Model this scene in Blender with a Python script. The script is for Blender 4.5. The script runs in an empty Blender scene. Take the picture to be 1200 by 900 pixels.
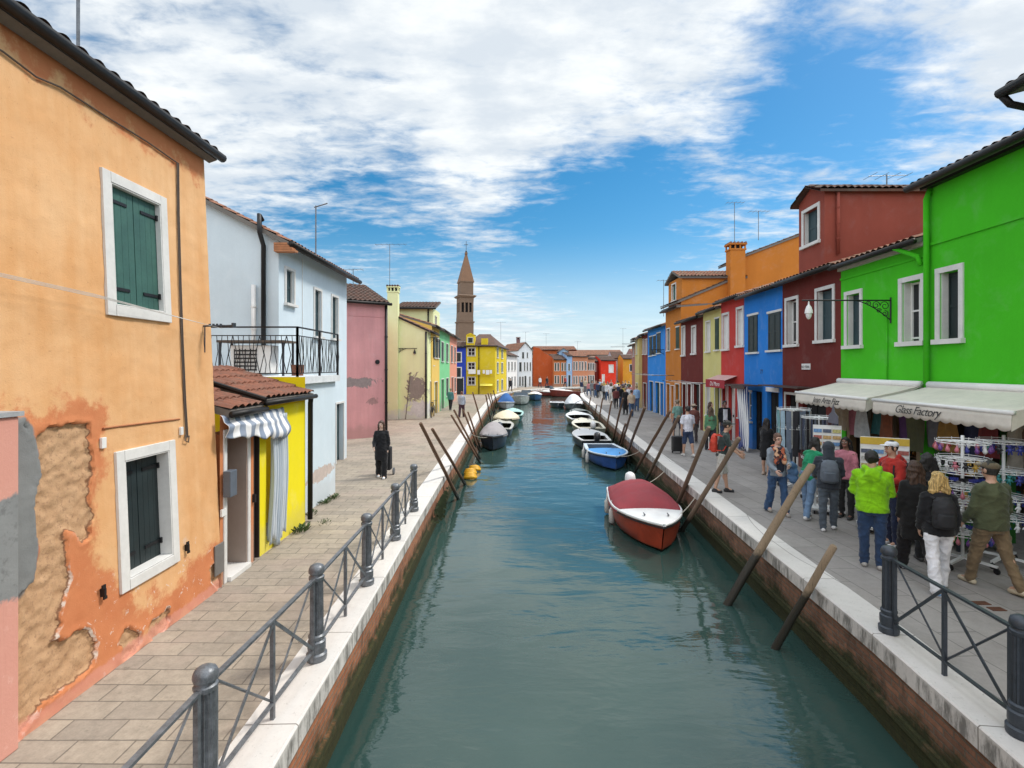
import bpy, bmesh, math, random
import numpy as np
from mathutils import Vector, Matrix, noise as mnoise
random.seed(7)
R = math.radians
scene = bpy.context.scene
COL = scene.collection
# ------------------------------------------------------------------ survey helpers (photo measurement -> metres)
F, CXP, HYP, CAMZ = 600.0, 600.0, 430.0, 3.1
WATER = -0.95
def gp(px, py, z=0.0):
    D = F * (CAMZ - z) / (py - HYP)
    return ((px - CXP) * D / F, D)
def zat(py, D): return CAMZ - (py - HYP) * D / F
def xat(px, D): return (px - CXP) * D / F

# ------------------------------------------------------------------ scene-graph helpers
LABELS = {}
def tag(o, label=None, cat=None, group=None, kind=None):
    if label:
        o['label'] = label
        LABELS.setdefault(label, []).append(o.name)
    if cat: o['category'] = cat
    if group: o['group'] = group
    if kind: o['kind'] = kind
    return o
def empty(name, loc=(0, 0, 0), rz=0.0, label=None, cat=None, group=None):
    o = bpy.data.objects.new(name, None); COL.objects.link(o)
    o.empty_display_size = 0.2
    o.location = loc; o.rotation_euler = (0, 0, rz)
    return tag(o, label, cat, group)
def base_of(o):
    v = Vector((0, 0, 0))
    while o is not None:
        v += o.location; o = o.parent
    return v
def kids(o): return [c for c in bpy.data.objects if c.parent is o]
def copy_tree(o, children, parent=None):
    c = o.copy(); COL.objects.link(c); c.parent = parent
    for ch in children.get(o.name, []): copy_tree(ch, children, c)
    return c
def child_map():
    m = {}
    for o in bpy.data.objects:
        if o.parent: m.setdefault(o.parent.name, []).append(o)
    return m

class MB:
    """collects geometry of ONE part"""
    def __init__(s): s.v = []; s.f = []; s.m = []; s.uv = None
    def add(s, vs, fs, mi=0):
        b = len(s.v); s.v += [tuple(x) for x in vs]
        s.f += [tuple(b + i for i in f) for f in fs]; s.m += [mi] * len(fs)
        return s
    def box(s, lo, hi, mi=0):
        x0, y0, z0 = lo; x1, y1, z1 = hi
        return s.add([(x0,y0,z0),(x1,y0,z0),(x1,y1,z0),(x0,y1,z0),(x0,y0,z1),(x1,y0,z1),(x1,y1,z1),(x0,y1,z1)],
              [(0,3,2,1),(4,5,6,7),(0,1,5,4),(1,2,6,5),(2,3,7,6),(3,0,4,7)], mi)
    def fbox(s, fr, u0, u1, w0, w1, z0, z1, mi=0):
        A, d, n = fr
        P = lambda u, w, z: (A[0]+d[0]*u+n[0]*w, A[1]+d[1]*u+n[1]*w, z)
        return s.add([P(u0,w1,z0),P(u1,w1,z0),P(u1,w0,z0),P(u0,w0,z0),P(u0,w1,z1),P(u1,w1,z1),P(u1,w0,z1),P(u0,w0,z1)],
              [(0,3,2,1),(4,5,6,7),(0,1,5,4),(1,2,6,5),(2,3,7,6),(3,0,4,7)], mi)
    def bar(s, p0, p1, w, h, mi=0, up=(0,0,1)):
        p0 = Vector(p0); p1 = Vector(p1); d = (p1-p0).normalized()
        upv = Vector(up)
        if abs(d.dot(upv)) > .98: upv = Vector((1,0,0))
        x = d.cross(upv).normalized()*w/2; y = x.cross(d).normalized()*h/2
        vs = [p0-x-y,p0+x-y,p0+x+y,p0-x+y,p1-x-y,p1+x-y,p1+x+y,p1-x+y]
        return s.add(vs, [(0,3,2,1),(4,5,6,7),(0,1,5,4),(1,2,6,5),(2,3,7,6),(3,0,4,7)], mi)
    def tube(s, pts, r, n=8, mi=0, caps=True):
        pts = [Vector(p) for p in pts]
        rs = r if isinstance(r, (list, tuple)) else [r]*len(pts)
        rings = []; prev = None
        for i, p in enumerate(pts):
            t = (pts[min(i+1,len(pts)-1)]-pts[max(i-1,0)]).normalized()
            if prev is None:
                a = Vector((0,0,1)) if abs(t.z) < .9 else Vector((1,0,0))
                x = t.cross(a).normalized()
            else:
                x = (prev - t*prev.dot(t)).normalized()
            prev = x; y = t.cross(x)
            rings.append([p + (x*math.cos(2*math.pi*k/n)+y*math.sin(2*math.pi*k/n))*rs[i] for k in range(n)])
        vs = [v for rg in rings for v in rg]; fs = []
        for i in range(len(pts)-1):
            for k in range(n):
                fs.append((i*n+k, i*n+(k+1)%n, (i+1)*n+(k+1)%n, (i+1)*n+k))
        if caps:
            fs.append(tuple(range(n-1,-1,-1))); L=(len(pts)-1)*n; fs.append(tuple(L+k for k in range(n)))
        return s.add(vs, fs, mi)
    def lathe(s, prof, c=(0,0,0), n=16, mi=0, flute=0):
        vs = []; fs = []
        for (r, z) in prof:
            for k in range(n):
                a = 2*math.pi*k/n
                rr = r*(1-(flute if (k%2) else 0)) if r > .001 else r
                vs.append((c[0]+rr*math.cos(a), c[1]+rr*math.sin(a), c[2]+z))
        for i in range(len(prof)-1):
            for k in range(n):
                fs.append((i*n+k, i*n+(k+1)%n, (i+1)*n+(k+1)%n, (i+1)*n+k))
        fs.append(tuple(range(n-1,-1,-1))); L=(len(prof)-1)*n; fs.append(tuple(L+k for k in range(n)))
        return s.add(vs, fs, mi)
    def ell(s, c, r, n=12, m=8, mi=0, rot=None):
        vs = []; fs = []
        for i in range(m+1):
            th = math.pi*i/m
            for k in range(n):
                a = 2*math.pi*k/n
                p = Vector((r[0]*math.sin(th)*math.cos(a), r[1]*math.sin(th)*math.sin(a), r[2]*math.cos(th)))
                if rot is not None: p = rot @ p
                vs.append(p+Vector(c))
        for i in range(m):
            for k in range(n):
                fs.append((i*n+k, (i+1)*n+k, (i+1)*n+(k+1)%n, i*n+(k+1)%n))
        return s.add(vs, fs, mi)
    def cap(s, p0, p1, r0, r1, n=10, mi=0):
        """tapered capsule"""
        p0 = Vector(p0); p1 = Vector(p1); d = p1-p0
        if d.length < 1e-5: return s.ell(p0,(r0,r0,r0),n,6,mi)
        t = d.normalized()
        pts = []; rs = []
        for a in (75, 45, 15):
            pts.append(p0 - t*r0*math.sin(R(a))); rs.append(r0*math.cos(R(a)))
        for k in range(1, 4): pts.append(p0 + d*k/4); rs.append(r0+(r1-r0)*k/4)
        for a in (15, 45, 75):
            pts.append(p1 + t*r1*math.sin(R(a))); rs.append(r1*math.cos(R(a)))
        return s.tube(pts, rs, n, mi)
    def loft(s, rings, n=16, mi=0):
        """rings: (cx,cy,z,rx,ry)"""
        vs = []; fs = []
        for (cx,cy,z,rx,ry) in rings:
            for k in range(n):
                a = 2*math.pi*k/n
                vs.append((cx+rx*math.cos(a), cy+ry*math.sin(a), z))
        for i in range(len(rings)-1):
            for k in range(n):
                fs.append((i*n+k, i*n+(k+1)%n, (i+1)*n+(k+1)%n, (i+1)*n+k))
        fs.append(tuple(range(n-1,-1,-1))); L=(len(rings)-1)*n; fs.append(tuple(L+k for k in range(n)))
        return s.add(vs, fs, mi)
    def grid(s, P, mi=0, close=False):
        h = len(P); w = len(P[0]); b = [p for row in P for p in row]
        fs = [(i*w+j, i*w+j+1, (i+1)*w+j+1, (i+1)*w+j) for i in range(h-1) for j in range(w-1)]
        return s.add(b, fs, mi)
    def prism(s, poly, ax, off, depth, mi=0):
        """poly in 2D extruded; ax: function (a,b,c)->xyz"""
        n = len(poly)
        vs = [ax(a,b,off) for a,b in poly]+[ax(a,b,off+depth) for a,b in poly]
        fs = [tuple(range(n)), tuple(range(2*n-1,n-1,-1))]+[(i,i+n,(i+1)%n+n,(i+1)%n) for i in range(n)]
        return s.add(vs, fs, mi)
    def mesh(s, name, mats, smooth=False, off=(0,0,0), fixn=True):
        me = bpy.data.meshes.new(name)
        ox, oy, oz = off
        me.from_pydata([(x-ox,y-oy,z-oz) for x,y,z in s.v], [], s.f)
        if not isinstance(mats, (list, tuple)): mats = [mats]
        for m in mats: me.materials.append(m)
        if len(mats) > 1: me.polygons.foreach_set('material_index', s.m)
        if fixn:
            bm = bmesh.new(); bm.from_mesh(me)
            bmesh.ops.recalc_face_normals(bm, faces=bm.faces); bm.to_mesh(me); bm.free()
        if smooth is True:
            me.polygons.foreach_set('use_smooth', [True]*len(me.polygons))
        elif smooth:
            me.polygons.foreach_set('use_smooth', [True]*len(me.polygons))
            try: me.set_sharp_from_angle(angle=R(smooth))
            except Exception: pass
        me.update()
        return me
    def build(s, name, mats, parent=None, world=True, smooth=False, loc=None, fixn=True, bevel=0):
        """world=True: coordinates were given in world space; they become local to the parent (or to loc)"""
        off = (0,0,0)
        if loc is not None: off = loc
        elif parent is not None and world: off = base_of(parent)
        me = s.mesh(name, mats, smooth, off, fixn)
        o = bpy.data.objects.new(name, me); COL.objects.link(o)
        if loc is not None: o.location = loc
        if parent is not None: o.parent = parent
        if bevel:
            b = o.modifiers.new('bevel','BEVEL'); b.width = bevel; b.segments = 2; b.limit_method = 'ANGLE'
        return o

def frame(A, B):
    L = math.hypot(B[0]-A[0], B[1]-A[1]); d = ((B[0]-A[0])/L, (B[1]-A[1])/L)
    return (A, d, (d[1], -d[0])), L

# ------------------------------------------------------------------ node helper
class NG:
    def __init__(s, tree): s.t = tree; s.n = tree.nodes; s.l = tree.links
    def new(s, typ, **kw):
        x = s.n.new(typ)
        for k, v in kw.items(): setattr(x, k, v)
        return x
    def put(s, sock, val):
        if val is None: return
        if hasattr(val, 'is_output') or isinstance(val, bpy.types.NodeSocket): s.l.new(val, sock)
        else:
            if sock.type == 'RGBA' and len(val) == 3: val = (*val, 1)
            sock.default_value = val
    def math(s, op, a, b=None, c=None, clamp=False):
        x = s.new('ShaderNodeMath', operation=op, use_clamp=clamp)
        s.put(x.inputs[0], a)
        if b is not None: s.put(x.inputs[1], b)
        if c is not None: s.put(x.inputs[2], c)
        return x.outputs[0]
    def vmath(s, op, a, b=None):
        x = s.new('ShaderNodeVectorMath', operation=op)
        s.put(x.inputs[0], a)
        if b is not None: s.put(x.inputs[1], b)
        return x.outputs['Value'] if op in ('LENGTH','DOT_PRODUCT','DISTANCE') else x.outputs[0]
    def noise(s, vec, scale=5, detail=4, rough=.55, dist=0.0):
        x = s.new('ShaderNodeTexNoise'); s.put(x.inputs['Vector'], vec)
        x.inputs['Scale'].default_value = scale; x.inputs['Detail'].default_value = detail
        x.inputs['Roughness'].default_value = rough; x.inputs['Distortion'].default_value = dist
        return x.outputs['Fac']
    def ss(s, v, a, b, o0=0.0, o1=1.0, lin=False):
        x = s.new('ShaderNodeMapRange', interpolation_type='LINEAR' if lin else 'SMOOTHSTEP')
        s.put(x.inputs[0], v); s.put(x.inputs[1], a); s.put(x.inputs[2], b)
        x.inputs[3].default_value = o0; x.inputs[4].default_value = o1
        return x.outputs[0]
    def mix(s, fac, a, b, mode='MIX'):
        x = s.new('ShaderNodeMix', data_type='RGBA', blend_type=mode)
        s.put(x.inputs[0], fac); s.put(x.inputs[6], a); s.put(x.inputs[7], b)
        return x.outputs[2]
    def pos(s): return s.new('ShaderNodeNewGeometry').outputs['Position']
    def obj(s): return s.new('ShaderNodeTexCoord').outputs['Object']
    def sep(s, v):
        x = s.new('ShaderNodeSeparateXYZ'); s.put(x.inputs[0], v); return x.outputs
    def comb(s, x, y, z):
        c = s.new('ShaderNodeCombineXYZ'); s.put(c.inputs[0], x); s.put(c.inputs[1], y); s.put(c.inputs[2], z); return c.outputs[0]
    def scale(s, v, sc):
        return s.vmath('MULTIPLY', v, sc)
    def bump(s, h, strength=.3, dist=.01, nrm=None):
        x = s.new('ShaderNodeBump'); x.inputs['Strength'].default_value = strength; x.inputs['Distance'].default_value = dist
        s.put(x.inputs['Height'], h)
        if nrm is not None: s.put(x.inputs['Normal'], nrm)
        return x.outputs[0]
def newmat(name):
    m = bpy.data.materials.new(name); m.use_nodes = True
    g = NG(m.node_tree); b = g.n['Principled BSDF']
    return m, g, b
def mul(c, k): return tuple(min(1, x*k) for x in c)

MC = {}
def simple(name, col, rough=.6, metal=0.0, var=.15, vscale=6.0, bump=.0, spec=.5, bscale=40):
    key = (name, col, rough)
    if key in MC: return MC[key]
    m, g, b = newmat(name)
    o = g.obj()
    n = g.noise(o, vscale, 5, .6); n2 = g.noise(o, vscale*7, 3, .6)
    f = g.math('ADD', g.math('MULTIPLY', n, .7), g.math('MULTIPLY', n2, .3))
    f = g.ss(f, .3, .7, lin=True)
    c = g.mix(f, mul(col, 1-var), mul(col, 1+var))
    g.put(b.inputs['Base Color'], c)
    g.put(b.inputs['Roughness'], g.ss(n, .3, .7, max(.02, rough-.08), min(1, rough+.08), True))
    b.inputs['Metallic'].default_value = metal
    b.inputs['Specular IOR Level'].default_value = spec
    if bump: g.put(b.inputs['Normal'], g.bump(g.noise(o, bscale, 4, .6), bump, .01))
    MC[key] = m
    return m

def plaster(name, col, var=.13, streak=.5, patches=(), damp=.45, dampcol=(.36,.31,.26), fade=.0, dirt=.25):
    """painted lime render with fading, streaks, damp foot and fallen patches"""
    m, g, b = newmat(name)
    p = g.pos()
    n1 = g.noise(p, .9, 6, .62); n2 = g.noise(g.scale(p, (3.2,3.2,.28)), 1.3, 5, .6); n3 = g.noise(p, 22, 4, .7)
    f = g.math('ADD', g.math('MULTIPLY', n1, .6), g.math('MULTIPLY', n2, streak*.6))
    f = g.math('ADD', f, g.math('MULTIPLY', n3, .2))
    f = g.ss(f, .3+.3*streak*.4, .62+.3*streak, lin=True)
    c = g.mix(f, mul(col, 1-var*1.3), mul(col, 1+var))
    # sun-bleached clouds of paint
    nb = g.noise(p, 1.7, 6, .65, .4)
    grey = sum(col)/3
    pale = tuple(min(.85, x*.75+grey*.3+.04) for x in col)
    c = g.mix(g.ss(nb, .50, .72, 0, .36+fade), c, pale)
    # dirt runs
    nd = g.noise(g.scale(p, (5,5,.22)), 1.9, 6, .7)
    c = g.mix(g.ss(nd, .6, .82, 0, dirt), c, mul(col, .45))
    z = g.sep(p)[2]
    zz = g.math('SUBTRACT', z, g.math('MULTIPLY', g.noise(p, 2.3, 6, .65), 1.15))
    dm = g.ss(zz, -.28, .12, damp, 0)
    c = g.mix(dm, c, dampcol)
    rough = .88
    hgt = g.math('ADD', g.math('MULTIPLY', n3, .5), g.math('MULTIPLY', g.noise(p, 90, 3, .6), .5))
    for (cx, cy, cz, rx, ry, rz, pc) in patches:
        q = g.vmath('MULTIPLY', g.vmath('SUBTRACT', p, (cx,cy,cz)), (1/rx,1/ry,1/rz))
        dd = g.math('ADD', g.vmath('LENGTH', q), g.math('MULTIPLY', g.math('SUBTRACT', g.noise(p, 2.1, 7, .74, .8), .5), 3.0))
        k = g.ss(dd, .92, .99, 1, 0)
        pcn = g.mix(g.noise(p, 9, 5, .7), mul(pc, .6), mul(pc, 1.3))
        c = g.mix(k, c, pcn)
        hgt = g.math('SUBTRACT', hgt, g.math('MULTIPLY', k, 1.5))
    g.put(b.inputs['Base Color'], c)
    b.inputs['Roughness'].default_value = rough
    b.inputs['Specular IOR Level'].default_value = .25
    g.put(b.inputs['Normal'], g.bump(hgt, .35, .012))
    return m

def clay(name, c1=(.30,.125,.07), c2=(.18,.085,.055), lich=(.22,.19,.13)):
    m, g, b = newmat(name)
    p = g.pos()
    v = g.new('ShaderNodeTexVoronoi'); g.put(v.inputs['Vector'], g.scale(p,(1,1,.6))); v.inputs['Scale'].default_value = 4.2
    sep = g.sep(v.outputs['Color'])
    c = g.mix(sep[0], c1, c2)
    n = g.noise(p, 3, 6, .7)
    c = g.mix(g.ss(n, .48, .7, 0, .75), c, lich)
    c = g.mix(g.ss(g.noise(p, 14, 5, .7), .5, .75, 0, .6), c, (.05,.042,.036))
    g.put(b.inputs['Base Color'], c); b.inputs['Roughness'].default_value = .92
    g.put(b.inputs['Normal'], g.bump(g.noise(p, 60, 4, .7), .4, .01))
    return m

def brickmat(name, c1, c2, mortar, bw=.25, rh=.065, ms=.012, coord='UV', rot=0, offs=.5, bumpk=.5, extra=None, rough=.9, varn=.35):
    m, g, b = newmat(name)
    tc = g.new('ShaderNodeTexCoord')
    if coord == 'UV': vec = tc.outputs['UV']
    else: vec = g.pos()
    if rot:
        mp = g.new('ShaderNodeMapping'); g.put(mp.inputs[0], vec); mp.inputs['Rotation'].default_value = (0,0,rot); vec = mp.outputs[0]
    # a little unevenness in the joints
    wob = g.new('ShaderNodeTexNoise'); g.put(wob.inputs['Vector'], vec); wob.inputs['Scale'].default_value = 1.6/max(bw,.1)*.25
    wv = g.vmath('MULTIPLY', g.vmath('SUBTRACT', wob.outputs['Color'], (.5,.5,.5)), (bw*.10, rh*.22, 0))
    vec2 = g.vmath('ADD', vec, wv)
    br = g.new('ShaderNodeTexBrick', offset=offs, offset_frequency=2, squash=1.0)
    g.put(br.inputs['Vector'], vec2)
    g.put(br.inputs['Color1'], c1); g.put(br.inputs['Color2'], c2); g.put(br.inputs['Mortar'], mortar)
    br.inputs['Scale'].default_value = 1.0; br.inputs['Mortar Size'].default_value = ms
    br.inputs['Mortar Smooth'].default_value = .3
    br.inputs['Brick Width'].default_value = bw; br.inputs['Row Height'].default_value = rh
    p = g.pos()
    n = g.noise(p, 1.1, 6, .65); n2 = g.noise(p, 9, 5, .7); n3 = g.noise(p, 45, 3, .7)
    k = g.math('ADD', g.math('MULTIPLY', n, .45), g.math('ADD', g.math('MULTIPLY', n2, .35), g.math('MULTIPLY', n3, .2)))
    k = g.ss(k, .32, .68, 1-varn, 1+varn, True)
    c = g.vmath('MULTIPLY', br.outputs['Color'], g.comb(k,k,k))
    h = g.math('ADD', g.math('MULTIPLY', br.outputs['Fac'], -1.0), g.math('MULTIPLY', n2, .5))
    if extra: c = extra(g, c, p)
    g.put(b.inputs['Base Color'], c); b.inputs['Roughness'].default_value = rough
    b.inputs['Specular IOR Level'].default_value = .3
    g.put(b.inputs['Normal'], g.bump(h, bumpk, .012))
    return m

M = {}
M['white_stone'] = simple('istrian white stone', (.66,.645,.62), .75, 0, .12, 3, .15)
M['white_paint'] = simple('white painted wood', (.75,.74,.72), .55, 0, .08, 3)
M['iron'] = simple('weathered dark iron', (.05,.06,.075), .45, .3, .35, 9, .2)
M['iron_pale'] = simple('worn grey painted iron', (.145,.155,.17), .40, .35, .5, 14, .3)
M['black_iron'] = simple('black wrought iron', (.012,.012,.014), .5, .2, .3, 9)
M['gutter'] = simple('dark gutter metal', (.014,.012,.011), .5, .4, .3, 4)
M['shutter_green'] = simple('faded green shutter paint', (.035,.105,.085), .55, 0, .25, 4, .1)
M['shutter_dark'] = simple('dark blue green shutter paint', (.012,.022,.024), .5, 0, .3, 4, .1)
M['shutter_deepgreen'] = simple('deep green shutter paint', (.008,.035,.022), .5, 0, .3, 4)
M['shutter_teal'] = simple('dusty teal shutter paint', (.03,.06,.07), .55, 0, .25, 4)
M['glass'] = simple('dark window glass', (.012,.014,.018), .06, 0, .2, 2, 0, .5)
M['soffit'] = simple('grey soffit boards', (.16,.145,.13), .8, 0, .25, 3, .1)
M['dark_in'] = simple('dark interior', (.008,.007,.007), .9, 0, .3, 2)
M['clay'] = clay('weathered clay tiles')
M['clay_red'] = clay('newer red clay tiles', (.25,.095,.055), (.17,.07,.045), (.18,.11,.08))
M['clay_dark'] = clay('dark old clay tiles', (.12,.055,.036), (.075,.045,.034), (.10,.09,.07))
# ------------------------------------------------------------------ buildings
def wall(mb, A, B, z0, z1, ops=(), rec=.14, mi=0):
    """vertical wall panel from A to B (outward normal on the right hand), with real openings and reveals"""
    (A, d, n), L = frame(A, B)
    P = lambda u, w, z: (A[0]+d[0]*u+n[0]*w, A[1]+d[1]*u+n[1]*w, z)
    us = sorted({0, L, *[o[0] for o in ops], *[o[1] for o in ops]}); zs = sorted({z0, z1, *[o[2] for o in ops], *[o[3] for o in ops]})
    us = [u for u in us if -1e-6 <= u <= L+1e-6]; zs = [z for z in zs if z0-1e-6 <= z <= z1+1e-6]
    for i in range(len(us)-1):
        for j in range(len(zs)-1):
            uc = (us[i]+us[i+1])/2; zc = (zs[j]+zs[j+1])/2
            if any(o[0] < uc < o[1] and o[2] < zc < o[3] for o in ops): continue
            mb.add([P(us[i],0,zs[j]),P(us[i+1],0,zs[j]),P(us[i+1],0,zs[j+1]),P(us[i],0,zs[j+1])],[(0,1,2,3)],mi)
    for o in ops:
        u0,u1,a,b = o[:4]
        for (q0,q1) in (((u0,a),(u1,a)),((u1,a),(u1,b)),((u1,b),(u0,b)),((u0,b),(u0,a))):
            if q0[1] == q1[1] == a and a <= z0+.001: continue
            mb.add([P(q0[0],0,q0[1]),P(q1[0],0,q1[1]),P(q1[0],-rec,q1[1]),P(q0[0],-rec,q0[1])],[(3,2,1,0)],mi)

def shutter_mesh(mb, fr, u0, u1, w, z0, z1, t=.035, louvre=False):
    mb.fbox(fr, u0, u1, w, w+t*.6, z0, z1)
    W = u1-u0; st = min(.055, W*.18)
    mb.fbox(fr, u0, u0+st, w+t*.6+.001, w+t, z0, z1); mb.fbox(fr, u1-st, u1, w+t*.6+.001, w+t, z0, z1)
    for zz in (z0, (z0+z1)/2-.03, z1-.06): mb.fbox(fr, u0+st+.001, u1-st-.001, w+t*.6+.001, w+t, zz, zz+.06)
    if louvre:
        n = int((z1-z0)/.05)
        for i in range(n):
            zz = z0+.06+i*.05
            if abs(zz-(z0+z1)/2) < .06 or zz > z1-.1: continue
            mb.fbox(fr, u0+st+.002, u1-st-.002, w+t*.6+.001, w+t*.85, zz, zz+.028)

def window(parent, fr, o, fw=.10, style='closed', shut='shutter_dark', fmat='white_stone', rec=.14, proud=.03, sill=.05, lintel_only=False, label=None):
    """surround + panes/shutters of one window; o = clear opening"""
    u0,u1,a,b = o[:4]; A,d,n = fr
    mb = MB(); fmat = M[fmat] if isinstance(fmat,str) else fmat
    e = .004
    if not lintel_only:
        mb.fbox(fr, u0-fw, u0-.002, e-.02, proud, a, b); mb.fbox(fr, u1+.002, u1+fw, e-.02, proud, a, b)
        # inner lining of the reveal
        mb.fbox(fr, u0+.001, u0+.02, -rec+.01, e-.022, a+.001, b-.001); mb.fbox(fr, u1-.02, u1-.001, -rec+.01, e-.022, a+.001, b-.001)
    mb.fbox(fr, u0-fw, u1+fw, e-.02, proud+.002, b+.002, b+fw)
    sl_ = MB().fbox(fr, u0-fw-.03, u1+fw+.03, e-.02, proud+sill, a-fw*.9, a-.001)
    f = mb.build('window', fmat, parent, bevel=0)
    sl_.build('sill', fmat, f)
    if label: f['label'] = label
    um = (u0+u1)/2; sm = M[shut] if isinstance(shut,str) else shut
    if style == 'closed':
        for (x0,x1) in ((u0+.02,um-.004),(um+.004,u1-.02)):
            s = MB(); shutter_mesh(s, fr, x0, x1, -rec+.02, a+.01, b-.01); s.build('shutter', sm, f)
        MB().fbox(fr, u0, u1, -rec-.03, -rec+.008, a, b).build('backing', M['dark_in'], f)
    elif style in ('open', 'glass'):
        g = MB(); g.fbox(fr, u0+.02, u1-.02, -rec-.02, -rec, a+.01, b-.01); g.build('pane', M['glass'], f)
        k = MB()
        for x in (u0+.022, um-.02, u1-.062): k.fbox(fr, x, x+.04, -rec+.002, -rec+.035, a+.012, b-.012)
        for z in (a+.06, (a+b)/2, b-.055): k.fbox(fr, u0+.063, um-.021, -rec+.003, -rec+.03, z, z+.04); k.fbox(fr, um+.021, u1-.063, -rec+.003, -rec+.03, z, z+.04)
        k.build('sash', M['white_paint'], f)
        if style == 'open':
            w = (u1-u0)/2
            for (x0,x1) in ((u0-w-.01,u0-.01),(u1+.01,u1+w+.01)):
                s = MB(); shutter_mesh(s, fr, x0, x1, proud+.012, a+.01, b-.01); s.build('shutter', sm, f)
    elif style == 'ajar':
        g = MB(); g.fbox(fr, u0+.02, u1-.02, -rec-.02, -rec, a+.01, b-.01); g.build('pane', M['glass'], f)
        w = (u1-u0)/2
        for (x, sg) in ((u0, -1), (u1, 1)):
            # leaf standing open at about 75 degrees
            A2 = (A[0]+d[0]*x+n[0]*(proud+.01), A[1]+d[1]*x+n[1]*(proud+.01))
            an = R(70); dd = (n[0]*math.sin(an)+d[0]*sg*math.cos(an), n[1]*math.sin(an)+d[1]*sg*math.cos(an))
            fr2 = (A2, dd, (dd[1],-dd[0]))
            s = MB(); shutter_mesh(s, fr2, .0, w, -.015, a+.01, b-.01); s.build('shutter', sm, f)
    return f

def door(parent, fr, o, dm, fmat='white_stone', fw=.09, rec=.16, split=True, glass=False, surround=True):
    u0,u1,a,b = o[:4]
    mb = MB(); dmm = M[dm] if isinstance(dm,str) else dm
    mb.fbox(fr, u0+.002, u1-.002, -rec-.03, -rec+.01, a, b-.002)
    um = (u0+u1)/2
    for (x0,x1) in (((u0+.01,um-.005),(um+.005,u1-.01)) if split else ((u0+.01,u1-.01),)):
        for (z0,z1) in ((a+.12,a+(b-a)*.45),(a+(b-a)*.5,b-.1)):
            mb.fbox(fr, x0+.06, x1-.06, -rec+.011, -rec+.03, z0, z1)
    dr = mb.build('door', dmm, parent)
    MB().fbox(fr, um-.08, um-.05, -rec+.031, -rec+.075, a+1.0, a+1.1).build('handle', M['iron'], dr)
    if surround:
        s = MB()
        s.fbox(fr, u0-fw, u0-.002, -.016, .025, a, b); s.fbox(fr, u1+.002, u1+fw, -.016, .025, a, b)
        s.fbox(fr, u0-fw, u1+fw, -.016, .027, b+.002, b+fw)
        s.build('surround', M[fmat] if isinstance(fmat,str) else fmat, dr)
    return dr

def tile_roof(mb, E0, E1, up, S, per=.19, amp=.045, course=.36, rs=6, mi=0):
    """coppi roof: E0-E1 the eave, 'up' the unit vector up the slope, S its length"""
    E0 = Vector(E0); E1 = Vector(E1); e = E1-E0; L = e.length; e.normalize(); up = Vector(up).normalized()
    nrm = e.cross(up).normalized()
    if nrm.z < 0: nrm = -nrm
    nu = max(2, int(L/per))*rs; ns = max(1, int(S/course))
    rows = []
    rng = random.Random(int(L*100)+int(E0.x*31))
    shift = [rng.uniform(-.012,.012) for _ in range(ns*2+4)]
    for j in range(ns):
        for (sv, lift) in ((j*course, .03), (min(S,(j+1)*course)-.004, 0.0)):
            row = []
            for i in range(nu+1):
                u = L*i/nu
                ph = (i % rs)/rs
                hgt = amp*abs(math.sin(math.pi*ph)) if rs > 2 else amp*(i%2)
                jit = .01*mnoise.noise(Vector((i//rs*1.7+E0.x, j*3.1, E0.y)))
                row.append(E0 + e*(u) + up*(sv+jit*1.5) + nrm*(hgt+lift+jit))
            rows.append(row)
    mb.grid(rows, mi)

def roof_plane(parent, E0, E1, up, S, mat='clay', soffit='soffit', th=.10, gutter=True, tile=True, per=.19, rs=6, name='roof', gr=.065, gparent=None):
    """one slope: tiles + deck below + gutter along the eave"""
    mb = MB(); E0v = Vector(E0); E1v = Vector(E1); upv = Vector(up).normalized()
    e = (E1v-E0v).normalized(); nrm = e.cross(upv).normalized()
    if nrm.z < 0: nrm = -nrm
    if tile: tile_roof(mb, E0v, E1v, upv, S, per, rs=rs)
    a = [E0v-nrm*.004, E1v-nrm*.004, E1v+upv*S-nrm*.004, E0v+upv*S-nrm*.004]; b = [p-nrm*th for p in a]
    mb.add(a+b, [(0,1,2,3),(7,6,5,4),(0,4,5,1),(1,5,6,2),(2,6,7,3),(3,7,4,0)], 1)
    rf = mb.build(name, [M[mat], M[soffit]], parent, fixn=False, smooth=50)
    if gutter:
        out = -Vector((upv.x, upv.y, 0)).normalized()
        c = out*gr*.7 - Vector((0,0,th*.55))
        g = MB().tube([E0v-e*.03+c, E1v+e*.03+c], gr, 10); g.build('gutter', M['gutter'], rf, smooth=True)
    return rf

def gable_fill(mb, A, B, zl, zr, peak=None, z0=None, mi=0):
    """coplanar top of a wall between the rectangle (z0) and a slanted or peaked top"""
    P = [(A[0],A[1],z0),(B[0],B[1],z0)]
    if zr > z0+1e-4: P.append((B[0],B[1],zr))
    if peak: P.append((A[0]+(B[0]-A[0])*peak[0], A[1]+(B[1]-A[1])*peak[0], peak[1]))
    if zl > z0+1e-4: P.append((A[0],A[1],zl))
    mb.add(P, [tuple(range(len(P)))], mi)

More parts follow.
